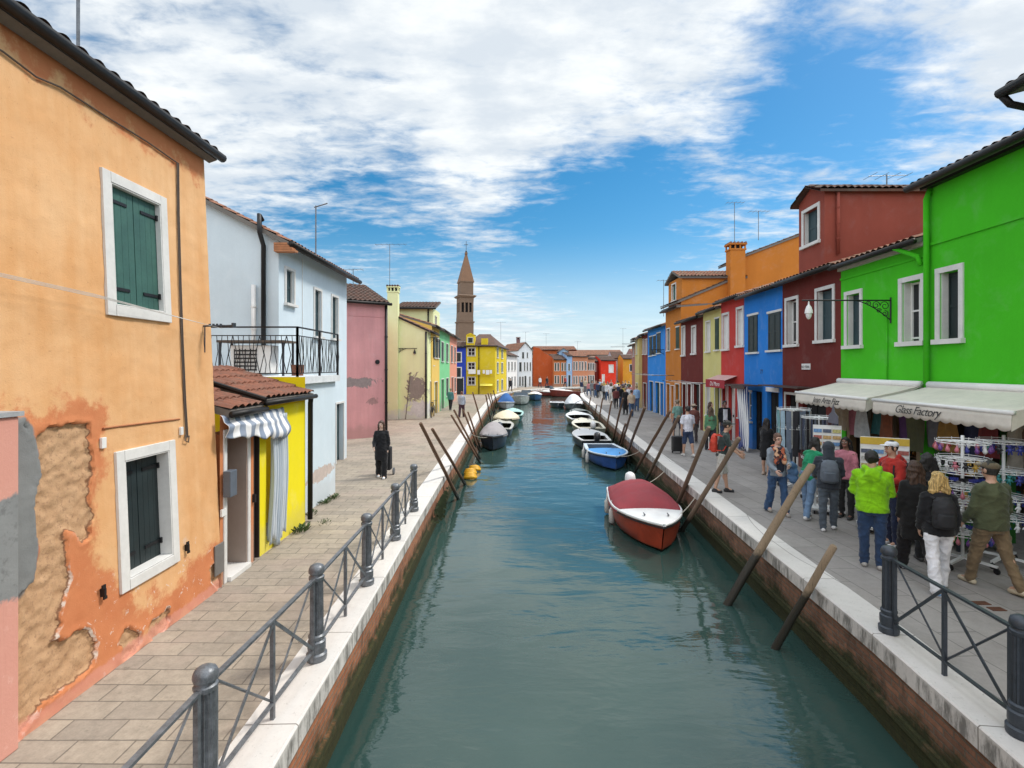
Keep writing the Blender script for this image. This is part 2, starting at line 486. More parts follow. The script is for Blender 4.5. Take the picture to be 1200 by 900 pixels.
def chimney(parent, x, y, z0, z1, w, d, mat, pots=True, capm='clay'):
    c = MB().box((x-w/2,y-d/2,z0),(x+w/2,y+d/2,z1-.45)).build('chimney', mat, parent)
    k = MB(); k.box((x-w*.56,y-d*.56,z1-.45),(x+w*.56,y+d*.56,z1-.37))
    for i in range(4):
        xx = x-w*.5+w*i/3
        for yy in (y-d*.5, y+d*.5-.07): k.box((xx-.035,yy,z1-.37),(xx+.035,yy+.07,z1-.16))
    k.box((x-w*.6,y-d*.6,z1-.16),(x+w*.6,y+d*.6,z1-.08))
    k.build('chimney_cap', mat, c)
    t = MB()
    for i in range(5):
        xx = x-w*.5+w*i/4
        t.tube([(xx,y-d*.62,z1-.05),(xx,y+d*.62,z1-.05)], .06, 8)
    t.build('cap_tiles', M[capm], c)
    MB().box((x-w*.35,y-d*.35,z1-.37),(x+w*.35,y+d*.35,z1-.17)).build('flue', M['dark_in'], c)
    return c

def pipe(parent, pts, r=.045, mat=None, name='downpipe'):
    m = MB().tube(pts, r, 10)
    a, b = Vector(pts[0]), Vector(pts[-1])
    o = m.build(name, mat or M['gutter'], parent, smooth=True)
    c = MB()
    for k in range(1, 4):
        q = a.lerp(b, k/4.0)
        if len(pts) == 2: c.tube([q-Vector((0,0,.02)), q+Vector((0,0,.02))], r*1.25, 10)
    if c.v: c.build('clamp', mat or M['gutter'], o)
    return o

# ---- row house on the right bank: front faces the canal (-X). y0 near, y1 far
RX = lambda Y: 8.3+.04*Y
YR = lambda px: 8.3/((px-600)/600-.04)
def right_house(name, label, pxn, pxf, eave, mat, wins=(), doors=(), depth=7.0, roof='clay', style='closed', shut='shutter_dark', slope=17, eov=.28, over=(0,0), rs=6, group=None, proud=0, walltop=None, gut=True):
    yn, yf = YR(pxn), YR(pxf)
    Pn = (RX(yn)-proud, yn+.004); Pf = (RX(yf)-proud, yf-.004)
    root = empty(name, (Pn[0], (yn+yf)/2, 0), 0, label, 'house', group)
    fr, L = frame(Pf, Pn)                     # outward normal = -X
    ops = []
    for w in list(wins)+list(doors):
        pl, pr, pt, pb = w[:4]
        ya, yb = YR(pl), YR(pr)
        ymid = (ya+yb)/2
        zt, zb = zat(pt, ya), (zat(pb, ya) if pb is not None else 0.0)
        ops.append((yf-ya, yf-yb, max(zb,0.0), zt))
    W = MB()
    bk = (Pf[0]+depth, Pf[1]); bn = (Pn[0]+depth, Pn[1])
    wall(W, Pf, Pn, 0, eave, ops)
    wall(W, Pn, bn, 0, eave); wall(W, bn, bk, 0, eave); wall(W, bk, Pf, 0, eave)
    # side gables (ridge at mid depth)
    ph = math.tan(R(slope))*depth/2
    for (a,b) in ((Pn,bn),(bk,Pf)): gable_fill(W, a, b, eave, eave, (.5, eave+ph), eave)
    W.build('wall', mat, root, fixn=False)
    for w, o in zip(list(wins), ops[:len(wins)]):
        kw = dict(w[4]) if len(w) > 4 else {}
        kw.setdefault('style', style); kw.setdefault('shut', shut)
        window(root, fr, o, **kw)
    for w, o in zip(list(doors), ops[len(wins):]):
        kw = dict(w[4]) if len(w) > 4 else {}
        kw.setdefault('dm', shut)
        door(root, fr, o, **kw)
    a = R(slope); so = eov
    upv = (math.cos(a), 0, math.sin(a)); zb = eave-so*math.tan(a)
    roof_plane(root, (Pf[0]-so, Pf[1]+over[1], zb+.06), (Pn[0]-so, Pn[1]-over[0], zb+.06), upv, (depth/2+so)/math.cos(a), roof, rs=rs, gutter=gut)
    roof_plane(root, (bn[0]+so, Pn[1]-over[0], zb+.06), (bk[0]+so, Pf[1]+over[1], zb+.06), (-math.cos(a),0,math.sin(a)), (depth/2+so)/math.cos(a)-.02, roof, rs=4, gutter=False, name='rear_roof')
    return root, fr, yn, yf

def lattice_antenna(label, x, y, z0, h, n=5, w=.9, group='television aerials on the roofs'):
    r = empty('television_aerial', (x,y,z0), 0, label, 'aerial', group)
    MB().tube([(x,y,z0),(x,y,z0+h)], .018, 6).build('mast', M['iron_pale'], r)
    b = MB(); b.tube([(x-.6*w,y,z0+h-.05),(x+.7*w,y,z0+h-.02)], .011, 5)
    for i in range(n):
        xx = x-.55*w+1.15*w*i/(n-1); b.tube([(xx,y-.3,z0+h-.05),(xx,y+.3,z0+h-.05)], .007, 4)
    b.build('antenna_boom', M['iron_pale'], r)
    return r
# ------------------------------------------------------------------ camera, sky, sun
cam = bpy.data.cameras.new('camera'); co = bpy.data.objects.new('camera', cam); COL.objects.link(co)
co.location = (0,0,CAMZ); co.rotation_euler = (R(90),0,0)
cam.sensor_width = 36; cam.lens = 18.0; cam.shift_y = -20/1200.0; cam.clip_start = .05; cam.clip_end = 6000
scene.camera = co
SUN_EL, SUN_AZ = 52.0, 68.0      # azimuth from +Y towards +X
sl = bpy.data.lights.new('sun','SUN'); so = bpy.data.objects.new('sun', sl); COL.objects.link(so)
sl.energy = 2.2; sl.angle = R(10); sl.color = (1,.95,.87)
sd = Vector((math.cos(R(SUN_EL))*math.sin(R(SUN_AZ)), math.cos(R(SUN_EL))*math.cos(R(SUN_AZ)), math.sin(R(SUN_EL))))
so.rotation_euler = sd.to_track_quat('Z','Y').to_euler(); so.location = sd*60

w = bpy.data.worlds.new('World'); scene.world = w; w.use_nodes = True
g = NG(w.node_tree); bg = g.n['Background']
sky = g.new('ShaderNodeTexSky', sky_type='NISHITA', sun_disc=False)
sky.sun_elevation = R(SUN_EL); sky.sun_rotation = R(SUN_AZ); sky.air_density = 1.0; sky.dust_density = .6; sky.ozone_density = 3.0
tc = g.new('ShaderNodeTexCoord'); dv = tc.outputs['Generated']
sx = g.sep(dv)
zc = g.math('MAXIMUM', sx[2], 0.0)
inv = g.math('DIVIDE', 1.0, g.math('ADD', zc, .10))
cp = g.comb(g.math('MULTIPLY', sx[0], inv), g.math('MULTIPLY', sx[1], inv), 0.0)      # point on the cloud layer
wisp = g.scale(cp, (1.0, 1.5, 1.0))
n1 = g.noise(wisp, 1.1, 7, .55, .4)
n2 = g.noise(g.vmath('ADD', g.scale(cp,(1,1.8,1)), (7.3,2.1,0)), 6.2, 6, .60, .35)
n3 = g.noise(g.vmath('ADD', cp, (3.3,8.1,0)), 13, 5, .6)
dens = g.math('ADD', g.math('MULTIPLY', n1, .46), g.math('ADD', g.math('MULTIPLY', n2, .40), g.math('MULTIPLY', n3, .14)))
def blob(az, el, r0, r1, amp):
    """more (or less) cloud round one compass direction"""
    c = (math.cos(R(el))*math.sin(R(az)), math.cos(R(el))*math.cos(R(az)), math.sin(R(el)))
    return g.ss(g.vmath('DISTANCE', dv, c), r0, r1, amp, 0.0)
bias = None
for bl in BLOBS if 'BLOBS' in globals() else [(-14,38,.1,.80,.13),(50,33,.06,.34,.30),(9,14,.06,.27,-.20),(-14,15,.04,.26,-.13),(33,24,.03,.22,-.15),(-38,22,.05,.40,.04),(10,42,.1,.5,.10),(0,5,.04,.20,.05),(-4,26,.04,.3,.07),(22,30,.02,.2,.05)]:
    x = blob(*bl); bias = x if bias is None else g.math('ADD', bias, x)
dens = g.math('ADD', dens, bias)
cover = g.ss(dens, .42, .67)
low = g.ss(sx[2], .03, .20)
cover = g.math('ADD', g.math('MULTIPLY', cover, g.math('MULTIPLY_ADD', low, .42, .54)), g.math('MULTIPLY', g.math('SUBTRACT', 1.0, low), .22))
thick = g.ss(dens, .55, .95)
shade = g.noise(g.vmath('ADD', wisp, (1.1,4.4,0)), 2.6, 7, .6)
ccol = g.mix(g.math('MULTIPLY', g.ss(shade,.38,.66), .75), (5.6,6.1,6.8), (8.4,8.5,8.6))
# bright cloud added overhead and behind the viewer to light the shaded right quay
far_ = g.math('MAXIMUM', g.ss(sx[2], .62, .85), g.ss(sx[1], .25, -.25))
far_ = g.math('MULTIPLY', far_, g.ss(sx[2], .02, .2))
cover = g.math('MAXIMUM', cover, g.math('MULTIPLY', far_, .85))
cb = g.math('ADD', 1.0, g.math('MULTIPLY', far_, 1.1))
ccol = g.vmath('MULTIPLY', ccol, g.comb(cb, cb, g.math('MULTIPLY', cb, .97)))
# clear sky: the Nishita blue, a little more saturated as through a polariser
skyc = g.new('ShaderNodeHueSaturation'); g.put(skyc.inputs['Color'], sky.outputs[0]); skyc.inputs['Saturation'].default_value = 1.42; skyc.inputs['Hue'].default_value = .488; skyc.inputs['Value'].default_value = .97
hz = g.ss(sx[2], 0.0, .26, .60, 0.0)
base = g.mix(hz, skyc.outputs[0], (5.4,6.6,7.6))
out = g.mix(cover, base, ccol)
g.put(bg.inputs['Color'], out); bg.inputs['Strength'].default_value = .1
scene.view_settings.view_transform = 'Standard'; scene.view_settings.look = 'None'
scene.view_settings.exposure = 0.45; scene.view_settings.gamma = 1.0
try: scene.view_settings.use_curve_mapping = False
except Exception: pass
scene.cycles.use_denoising = True
try: scene.cycles.denoiser = 'OPENIMAGEDENOISE'
except Exception: pass
scene.cycles.max_bounces = 6; scene.cycles.diffuse_bounces = 3; scene.cycles.glossy_bounces = 3
scene.cycles.sample_clamp_indirect = 8

# ------------------------------------------------------------------ canal edges in plan (outer edge of the white kerb), from behind the camera to beyond the bend
LE = [(-1.86,-8),(-1.84,2),(-1.84,4),(-1.86,7),(-1.90,11),(-1.92,14.3),(-1.93,18),(-1.95,24),(-1.95,29),(-1.92,36),(-1.85,44),(-1.75,52),(-1.3,58),(-.4,63),(1.2,67.5),(3.6,71.5),(7,75.5),(12,79.5),(20,83.5),(34,88),(60,92)]
RE = [(3.4,-8),(3.72,1),(3.95,3.9),(4.16,5.9),(4.26,7.6),(4.36,9.4),(4.62,13.5),(5.05,21.6),(5.7,31),(6.4,41.5),(7.3,54.7),(8.0,60),(9.4,64),(12,67.5),(16,70.5),(23,74),(36,78),(60,81)]
def offs(poly, k):
    out = []
    for i, p in enumerate(poly):
        a = Vector(poly[max(i-1,0)]); b = Vector(poly[min(i+1,len(poly)-1)])
        d = (b-a).normalized(); out.append((p[0]+d.y*k, p[1]-d.x*k))
    return out
def land(name, edge, far, mat, z=0.0):
    bm = bmesh.new()
    for i in range(len(edge)-1):
        (x0,y0),(x1,y1) = edge[i], edge[i+1]
        bm.faces.new([bm.verts.new(q) for q in ((x0,y0,z),(x1,y1,z),(far,y1,z),(far,y0,z))])
    if far < 0: y1 = edge[-1][1]; bm.faces.new([bm.verts.new(q) for q in ((-900,y1,z),(900,y1,z),(900,400,z),(-900,400,z))])
    bmesh.ops.remove_doubles(bm, verts=bm.verts, dist=1e-4)
    for f in bm.faces:
        f.normal_update()
        if f.normal.z < 0: f.normal_flip()
    me = bpy.data.meshes.new(name); bm.to_mesh(me); bm.free(); me.materials.append(mat)
    o = bpy.data.objects.new(name, me); COL.objects.link(o); return tag(o, kind='structure')
def ex_left(g, c, p):
    n = g.noise(p, .55, 5, .65)
    c = g.mix(g.ss(n, .45, .7, 0, .45), c, (.40,.37,.33), 'MULTIPLY')
    x = g.sep(p)[0]
    # pale dust and grit along the house walls and pinkish slabs
    c = g.mix(g.ss(g.noise(p, .9, 3, .5), .5, .62, 0, .3), c, (.40,.31,.26))
    c = g.mix(g.ss(g.noise(p, 6, 6, .75), .56, .70, 0, .6), c, (.15,.13,.10))
    return g.mix(g.ss(g.noise(p, 2.4, 6, .7), .6, .8, 0, .5), c, (.10,.11,.07))
def ex_right(g, c, p):
    c = g.mix(g.ss(g.noise(p, .5, 5, .65), .4, .7, 0, .4), c, (.62,.60,.58), 'MULTIPLY')
    c = g.mix(g.ss(g.noise(p, 3.2, 6, .75), .58, .76, 0, .45), c, (.22,.205,.195))
    return g.mix(g.ss(g.noise(p, 26, 3, .7), .68, .74, 0, .6), c, (.07,.065,.06))
M['paving_left'] = brickmat('worn trachyte paving left', (.37,.315,.25), (.29,.25,.205), (.185,.16,.13), .48, .25, .008, coord='P', bumpk=.5, extra=ex_left, varn=.38)
M['paving_right'] = brickmat('grey trachyte paving right', (.31,.288,.27), (.27,.25,.236), (.17,.16,.15), .95, .48, .008, coord='P', rot=R(90-3), bumpk=.4, extra=ex_right, varn=.22)
def ex_kerb(g, c, p):
    n = g.noise(p, 7, 6, .75); z = g.sep(p)[2]
    side = g.ss(z, -.035, .012, 1, 0)
    st = g.ss(g.noise(g.scale(p,(1,1,.25)), 6, 6, .75), .42, .62)
    c = g.mix(g.math('MULTIPLY', g.math('MULTIPLY', side, st), .8), c, (.10,.095,.085))
    c = g.mix(g.ss(n, .58, .74, 0, .35), c, (.26,.245,.22))
    return g.mix(g.ss(g.noise(p, 30, 4, .7), .60, .74, 0, .6), c, (.24,.225,.20))
M['kerb'] = brickmat('istrian kerb stone', (.62,.59,.555), (.575,.55,.525), (.20,.18,.16), 1.55, 5.0, .007, coord='UV', offs=0, bumpk=.3, extra=ex_kerb, varn=.10)
def ex_quay(g, c, p):
    z = g.sep(p)[2]
    n = g.noise(p, 2.6, 6, .7)
    zz = g.math('ADD', z, g.math('MULTIPLY', g.math('SUBTRACT', n, .5), .75))
    alg = g.ss(zz, -.64, -.40, 1, 0)
    ac = g.mix(g.noise(p, 11, 6, .75), (.006,.008,.004), (.05,.062,.020))
    c = g.mix(g.ss(g.noise(g.scale(p,(1,1,.3)), 4, 6, .7), .52, .72, 0, .7), c, (.05,.042,.032))
    return g.mix(g.math('MULTIPLY', alg, .96), c, ac)
M['quay_brick_left'] = brickmat('orange quay brick', (.42,.17,.085), (.33,.125,.065), (.26,.19,.14), .26, .072, .010, coord='UV', bumpk=.9, extra=ex_quay, varn=.4)
M['quay_brick_right'] = brickmat('brown quay brick', (.27,.13,.08), (.17,.09,.06), (.16,.125,.095), .26, .072, .010, coord='UV', bumpk=.9, extra=ex_quay, varn=.5)

KW = .46
left_in = offs(LE, -KW+.02)      # left bank: land lies to the left of travel
right_in = offs(RE, KW-.02)
land('pavement_left', left_in, -900, M['paving_left'])
land('pavement_right', right_in, 900, M['paving_right'])
def sweep(name, edge, prof, mat, smooth=False):
    """profile (offset to the land side, z); land side = sign already applied"""
    acc = [0.0]
    for i in range(1,len(edge)): acc.append(acc[-1]+math.hypot(edge[i][0]-edge[i-1][0], edge[i][1]-edge[i-1][1]))
    # resample
    fine = []; fa = []
    for i in range(len(edge)-1):
        n = max(1, int((acc[i+1]-acc[i])/.8))
        for k in range(n):
            t = k/n; fine.append((edge[i][0]+(edge[i+1][0]-edge[i][0])*t, edge[i][1]+(edge[i+1][1]-edge[i][1])*t)); fa.append(acc[i]+(acc[i+1]-acc[i])*t)
    fine.append(edge[-1]); fa.append(acc[-1])
    rows = []
    for (o, z) in prof: rows.append([(x,y,z) for x,y in offs(fine, o)])
    pl = [0.0]
    for i in range(1,len(prof)): pl.append(pl[-1]+math.hypot(prof[i][0]-prof[i-1][0], prof[i][1]-prof[i-1][1]))
    mb = MB(); mb.grid(rows)
    o = mb.build(name, mat, fixn=False)
    me = o.data; uv = me.uv_layers.new(name='UVMap')
    w = len(fine)
    for lp in me.loops:
        r, c = divmod(lp.vertex_index, w)
        uv.data[lp.index].uv = (fa[c], pl[r]-.0)
    bm = bmesh.new(); bm.from_mesh(me); bmesh.ops.recalc_face_normals(bm, faces=bm.faces); bm.to_mesh(me); bm.free()
    return tag(o, kind='structure')
for nm, E, sg, qm in (('left', LE, -1, 'quay_brick_left'), ('right', RE, 1, 'quay_brick_right')):
    sweep('kerb_'+nm, E, [(sg*KW,-.02),(sg*KW,.018),(sg*.018,.022),(0,.006),(0,-.19),(sg*.06,-.192)], M['kerb'])
    sweep('quay_wall_'+nm, E, [(sg*.035,-.185),(sg*.04,-.62),(-sg*.0,-.625),(-sg*.01,-.70),(sg*.03,-.71),(sg*.03,-1.9)], M[qm])
# canal bed and the water
mb = MB(); mb.add([(-900,-60,-2.2),(900,-60,-2.2),(900,400,-2.2),(-900,400,-2.2)], [(0,1,2,3)])
tag(mb.build('canal_bed', simple('dark silt', (.03,.035,.028), .95)), kind='structure')
m, g, b = newmat('canal water')
p = g.pos()
deep = g.noise(p, .16, 3, .5)
g.put(b.inputs['Base Color'], g.mix(g.ss(deep,.35,.65), (.022,.052,.046), (.036,.072,.063)))
b.inputs['Roughness'].default_value = .035; b.inputs['IOR'].default_value = 1.62
b.inputs['Specular IOR Level'].default_value = .5
w1 = g.noise(g.scale(p,(.55,1.5,1)), 1.5, 3, .5, .6); w2 = g.noise(g.scale(p,(.8,1.9,1)), 5.5, 3, .5, .3); w3 = g.noise(p, .45, 2, .5)
calm = g.ss(w3, .35, .65, .35, 1.0)
w4 = g.noise(g.scale(p,(.7,1.2,1)), .75, 2, .5, .8)
h = g.math('ADD', g.math('ADD', g.math('MULTIPLY', w1, .75), g.math('MULTIPLY', w2, .16)), g.math('MULTIPLY', w4, .9))
h = g.math('MULTIPLY', h, calm)
g.put(b.inputs['Normal'], g.bump(h, .52, .05))
M['water'] = m
mb = MB(); mb.add([(-40,-60,WATER),(400,-60,WATER),(400,130,WATER),(-40,130,WATER)], [(0,1,2,3)])
tag(mb.build('water', M['water']), kind='structure')
mb = MB(); mb.add([(-5000,-5000,-2.6),(5000,-5000,-2.6),(5000,5000,-2.6),(-5000,5000,-2.6)], [(0,1,2,3)])
tag(mb.build('ground', M['paving_right']), kind='structure')
# ================================================================== LEFT BANK
# ---- the orange house with fallen plaster (leans back a little)
LX = lambda z: -4.08-.042*z
def lw(px, py):
    a=(px-600)/600; b=(py-430)/600
    Y=-4.2102/(a-.042*b); return (Y, 3.1-b*Y)
OY0, OY1, OZ = -3.0, 7.2, 6.02
root = empty('house', (-4.08, 4.0, 0), 0, 'orange plastered house with large patches of fallen plaster and green shutters', 'house')
WU = (5.45,6.22,3.76,5.07); WL = (5.48,6.19,.83,2.09)
PEEL = [[(27,497),(40,512),(60,503),(75,494),(103,497),(106,530),(104,565),(109,600),(103,628),(97,634),(88,621),(75,620),(78,650),(81,680),(76,700),(70,730),(62,752),(80,752),(90,738),(104,740),(112,757),(109,777),(90,797),(66,812),(50,822),(22,868),(15,868),(22,700),(38,682),(47,640),(40,615),(42,575),(49,555),(45,525)],
        [(140,755),(145,737),(155,732),(164,742),(168,752),(158,764),(145,772)],[(174,742),(176,728),(186,722),(197,713),(199,728),(190,742),(178,749)],[(245,668),(250,662),(262,655),(266,690),(256,696)]]
CEM = [[(5,487),(28,487),(38,500),(44,520),(50,560),(42,600),(46,640),(40,684),(26,704),(5,700)]]
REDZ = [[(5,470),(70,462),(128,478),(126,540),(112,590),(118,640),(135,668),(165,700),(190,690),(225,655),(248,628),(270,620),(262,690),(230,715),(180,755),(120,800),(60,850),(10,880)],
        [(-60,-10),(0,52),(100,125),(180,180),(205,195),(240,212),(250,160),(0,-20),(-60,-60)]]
def sdf(poly, Y, Z):
    P = np.array([lw(*q) for q in poly]); n = len(P)
    d = np.full(Y.shape, 1e9); ins = np.zeros(Y.shape, bool)
    for i in range(n):
        a = P[i]; b = P[(i+1)%n]; e = b-a
        wy = Y-a[0]; wz = Z-a[1]
        t = np.clip((wy*e[0]+wz*e[1])/(e@e+1e-12),0,1)
        d = np.minimum(d, np.hypot(wy-e[0]*t, wz-e[1]*t))
        c = ((a[1]>Z)!=(b[1]>Z)) & (Y < (b[0]-a[0])*(Z-a[1])/(b[1]-a[1]+1e-12)+a[0])
        ins ^= c
    return np.where(ins, d, -d)
us = sorted(set([OY0,0,1.5,2.6,3.4]) | set(np.round(np.arange(3.5,OY1,.022),4)) | {OY1,WU[0],WU[1],WL[0],WL[1]})
zs = sorted(set(np.round(np.arange(0,OZ,.025),4)) | {0,OZ,WU[2],WU[3],WL[2],WL[3]})
Y, Z = np.meshgrid(np.array(us), np.array(zs))
def sd_all(polys):
    s = np.full(Y.shape, -9.0)
    for q in polys: s = np.maximum(s, sdf(q, Y, Z))
    return s
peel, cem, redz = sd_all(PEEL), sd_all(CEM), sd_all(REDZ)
wig = np.array([[mnoise.fractal(Vector((y*4.5,z*4.5,3.3)),1,2,4) for y in us] for z in zs])
rough_ = np.array([[mnoise.fractal(Vector((y*14,z*14,1.3)),1,2,4) for y in us] for z in zs])
peel = peel+wig*.045+rough_*.016
k = np.clip((peel+.004)/.014,0,1); k = k*k*(3-2*k)
kc = np.clip((cem)/.03,0,1)
X = LX(Z) - k*(.038-.019*rough_) + .006*wig*(1-k) + np.where((peel<.0)&(peel>-.05),.006,0) + kc*.015
X = np.where(Y>OY1-.001, LX(Z), X)
mb = MB(); nW = len(us); vs = list(zip(X.ravel().tolist(), Y.ravel().tolist(), Z.ravel().tolist())); fs = []
for j in range(len(zs)-1):
    for i in range(nW-1):
        yc=(us[i]+us[i+1])/2; zc_=(zs[j]+zs[j+1])/2
        if any(o[0]<yc<o[1] and o[2]<zc_<o[3] for o in (WU,WL)): continue
        fs.append((j*nW+i,j*nW+i+1,(j+1)*nW+i+1,(j+1)*nW+i))
mb.add(vs, fs); nv = len(vs)
for o, rec in ((WU,.10),(WL,.16)):
    c4 = [(o[0],o[2]),(o[1],o[2]),(o[1],o[3]),(o[0],o[3])]
    for i in range(4):
        a=c4[i]; b_=c4[(i+1)%4]
        mb.add([(LX(a[1]),a[0],a[1]),(LX(b_[1]),b_[0],b_[1]),(LX(b_[1])-rec,b_[0],b_[1]),(LX(a[1])-rec,a[0],a[1])],[(3,2,1,0)])
# gable end facing the lean-to, and back
mb.add([(LX(0),OY1,0),(-11,OY1,0),(-11,OY1,OZ),(-7.6,OY1,OZ+1.15),(LX(OZ),OY1,OZ)],[(4,3,2,1,0)])
mb.add([(LX(0),OY0,0),(-11,OY0,0),(-11,OY0,OZ),(-7.6,OY0,OZ+1.15),(LX(OZ),OY0,OZ)],[(0,1,2,3,4)])
mb.add([(-11,OY0,0),(-11,OY1,0),(-11,OY1,OZ),(-11,OY0,OZ)],[(0,1,2,3)])
m, g, b = newmat('orange lime render with fallen plaster')
p = g.pos()
def att(n_):
    x = g.new('ShaderNodeAttribute', attribute_name=n_); return x.outputs['Fac']
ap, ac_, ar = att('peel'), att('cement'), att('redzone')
fine = g.math('SUBTRACT', g.noise(p, 16, 6, .7), .5); mid = g.math('SUBTRACT', g.noise(p, 3.2, 6, .7), .5)
n1 = g.noise(p, .9, 6, .62); n2 = g.noise(g.scale(p,(3,3,.3)), 1.5, 5, .6)
f = g.ss(g.math('ADD', g.math('MULTIPLY',n1,.55), g.math('MULTIPLY',n2,.45)), .38, .64, lin=True)
base = g.mix(f, (.67,.35,.15), (.76,.465,.245))
base = g.mix(g.ss(g.noise(p, 2.1, 6, .65), .52, .74, 0, .5), base, (.74,.46,.24))
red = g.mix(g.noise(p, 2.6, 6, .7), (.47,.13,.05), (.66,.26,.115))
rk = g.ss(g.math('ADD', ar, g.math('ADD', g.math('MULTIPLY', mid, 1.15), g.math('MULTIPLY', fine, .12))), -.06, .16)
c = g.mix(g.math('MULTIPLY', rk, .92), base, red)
# long faint hairlines and dirt
c = g.mix(g.ss(g.noise(g.scale(p,(6,6,.2)), 1.6, 6, .7), .60, .80, 0, .22), c, (.30,.13,.05))
c = g.mix(g.ss(g.noise(p, 34, 3, .6), .66, .72, 0, .35), c, (.36,.15,.06))
# whitish flakes near the foot
z = g.sep(p)[2]
fl = g.math('MULTIPLY', g.ss(g.noise(p, 7.5, 5, .72, .6), .61, .635), g.ss(z, .35, 1.3, 1, 0))
c = g.mix(g.math('MULTIPLY', fl, .85), c, (.70,.58,.50))
pk = g.math('ADD', ap, g.math('MULTIPLY', fine, .035))
rim = g.math('MULTIPLY', g.ss(pk, -.030, -.012), g.ss(g.noise(p, 5, 4, .6), .50, .60))
c = g.mix(g.math('MULTIPLY', rim, g.ss(z, 1.7, .9, 0, .9)), c, (.70,.60,.52))
bare = g.mix(g.noise(p, 6, 7, .75), (.38,.205,.10), (.68,.45,.27))
bare = g.mix(g.ss(g.noise(p, 24, 5, .75), .50, .68, 0, .7), bare, (.27,.15,.085))
vc = g.new('ShaderNodeTexVoronoi', feature='DISTANCE_TO_EDGE'); g.put(vc.inputs['Vector'], g.vmath('ADD', p, g.vmath('MULTIPLY', g.comb(mid,fine,mid), (.5,.5,.5)))); vc.inputs['Scale'].default_value = 5.5
bare = g.mix(g.ss(vc.outputs['Distance'], .0, .02, .30, 0), bare, (.22,.12,.07))
c = g.mix(g.ss(pk, -.004, .012), c, bare)
c = g.mix(g.math('MULTIPLY', g.ss(pk, -.004, .004), g.ss(pk, .014, .004)), c, (.22,.11,.06))  # thin dark line paints the shadow gap along the broken plaster edge
cmc = g.mix(g.noise(p, 4, 6, .7), (.15,.155,.155), (.27,.275,.27))
c = g.mix(g.ss(g.math('ADD', ac_, g.math('MULTIPLY', fine, .08)), -.01, .03), c, cmc)
# pink skirting strip left by an older coat
c = g.mix(g.math('MULTIPLY', g.ss(g.math('ADD', z, g.math('MULTIPLY', fine, .12)), .10, .15, .75, 0), 1.0), c, (.62,.27,.20))
g.put(b.inputs['Base Color'], c); b.inputs['Roughness'].default_value = .9; b.inputs['Specular IOR Level'].default_value = .2
hb = g.math('ADD', g.math('MULTIPLY', g.noise(p, 70, 4, .65), .4), g.math('MULTIPLY', g.noise(p, 17, 6, .75), g.ss(pk, -.01, .02, .35, 1.6)))
g.put(b.inputs['Normal'], g.bump(hb, .5, .014))
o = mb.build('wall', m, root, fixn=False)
me = o.data; me.polygons.foreach_set('use_smooth', [True]*len(me.polygons))
try: me.set_sharp_from_angle(angle=R(60))
except Exception: pass
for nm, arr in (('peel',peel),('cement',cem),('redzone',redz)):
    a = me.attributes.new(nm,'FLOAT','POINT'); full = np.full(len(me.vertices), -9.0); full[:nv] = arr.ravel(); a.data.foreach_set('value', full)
def lframe(z): return ((LX(z),0.0),(0,1),(1,0))
def near_window(o_, shut, rec, zoff, hinges, closedz):
    zc_ = (o_[2]+o_[3])/2; fr = lframe(zc_); u0,u1,a,b_ = o_; fw = .115
    f = MB()
    f.fbox(fr,u0-fw,u0-.002,-.03,.028,a-fw,b_+fw); f.fbox(fr,u1+.002,u1+fw,-.03,.028,a-fw,b_+fw)
    f.fbox(fr,u0+.0005,u1-.0005,-.03,.030,b_+.002,b_+fw); f.fbox(fr,u0+.0005,u1-.0005,-.03,.032,a-fw,a-.002)
    for (x0,x1) in ((u0+.001,u0+.016),(u1-.016,u1-.001)): f.fbox(fr,x0,x1,-rec,.024,a+.001,b_-.001)
    f.fbox(fr,u0+.017,u1-.017,-rec,.023,a+.001,a+.014); f.fbox(fr,u0+.017,u1-.017,-rec,.023,b_-.014,b_-.001)
    w_ = f.build('window', M['white_stone'], root, bevel=.004)
    um=(u0+u1)/2
    for (x0,x1,hs) in ((u0+.018,um-.004,1),(um+.004,u1-.018,-1)):
        s = MB(); W=x1-x0; npl=4
        for i in range(npl): s.fbox(fr,x0+W*i/npl+.0015,x0+W*(i+1)/npl-.0015,closedz-.03,closedz,a+.012,b_-.012)
        s.fbox(fr,x0,x1,closedz-.04,closedz-.028,a+.012,b_-.012)
        sh = s.build('shutter', M[shut], w_)
        for zz in (a+.17,b_-.19):
            k_ = MB(); xa = x0 if hs>0 else x1
            k_.fbox(fr,min(xa,xa+hs*.26),max(xa,xa+hs*.26),closedz+.001,closedz+.012,zz,zz+.035)
            k_.fbox(fr,xa-.02,xa+.02,closedz+.011,closedz+.03,zz-.015,zz+.05)
            k_.build('strap_hinge', M['black_iron'], sh)
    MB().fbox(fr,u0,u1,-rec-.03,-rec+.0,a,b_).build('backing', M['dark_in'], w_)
    def lean_(o):
        for v_ in o.data.vertices: v_.co.x += -.042*(v_.co.z-zc_)
        for ch in kids(o): lean_(ch)
    lean_(w_)
    return w_
near_window(WU,'shutter_green',.12,0,True,-.035)
near_window(WL,'shutter_dark',.17,0,True,-.12)
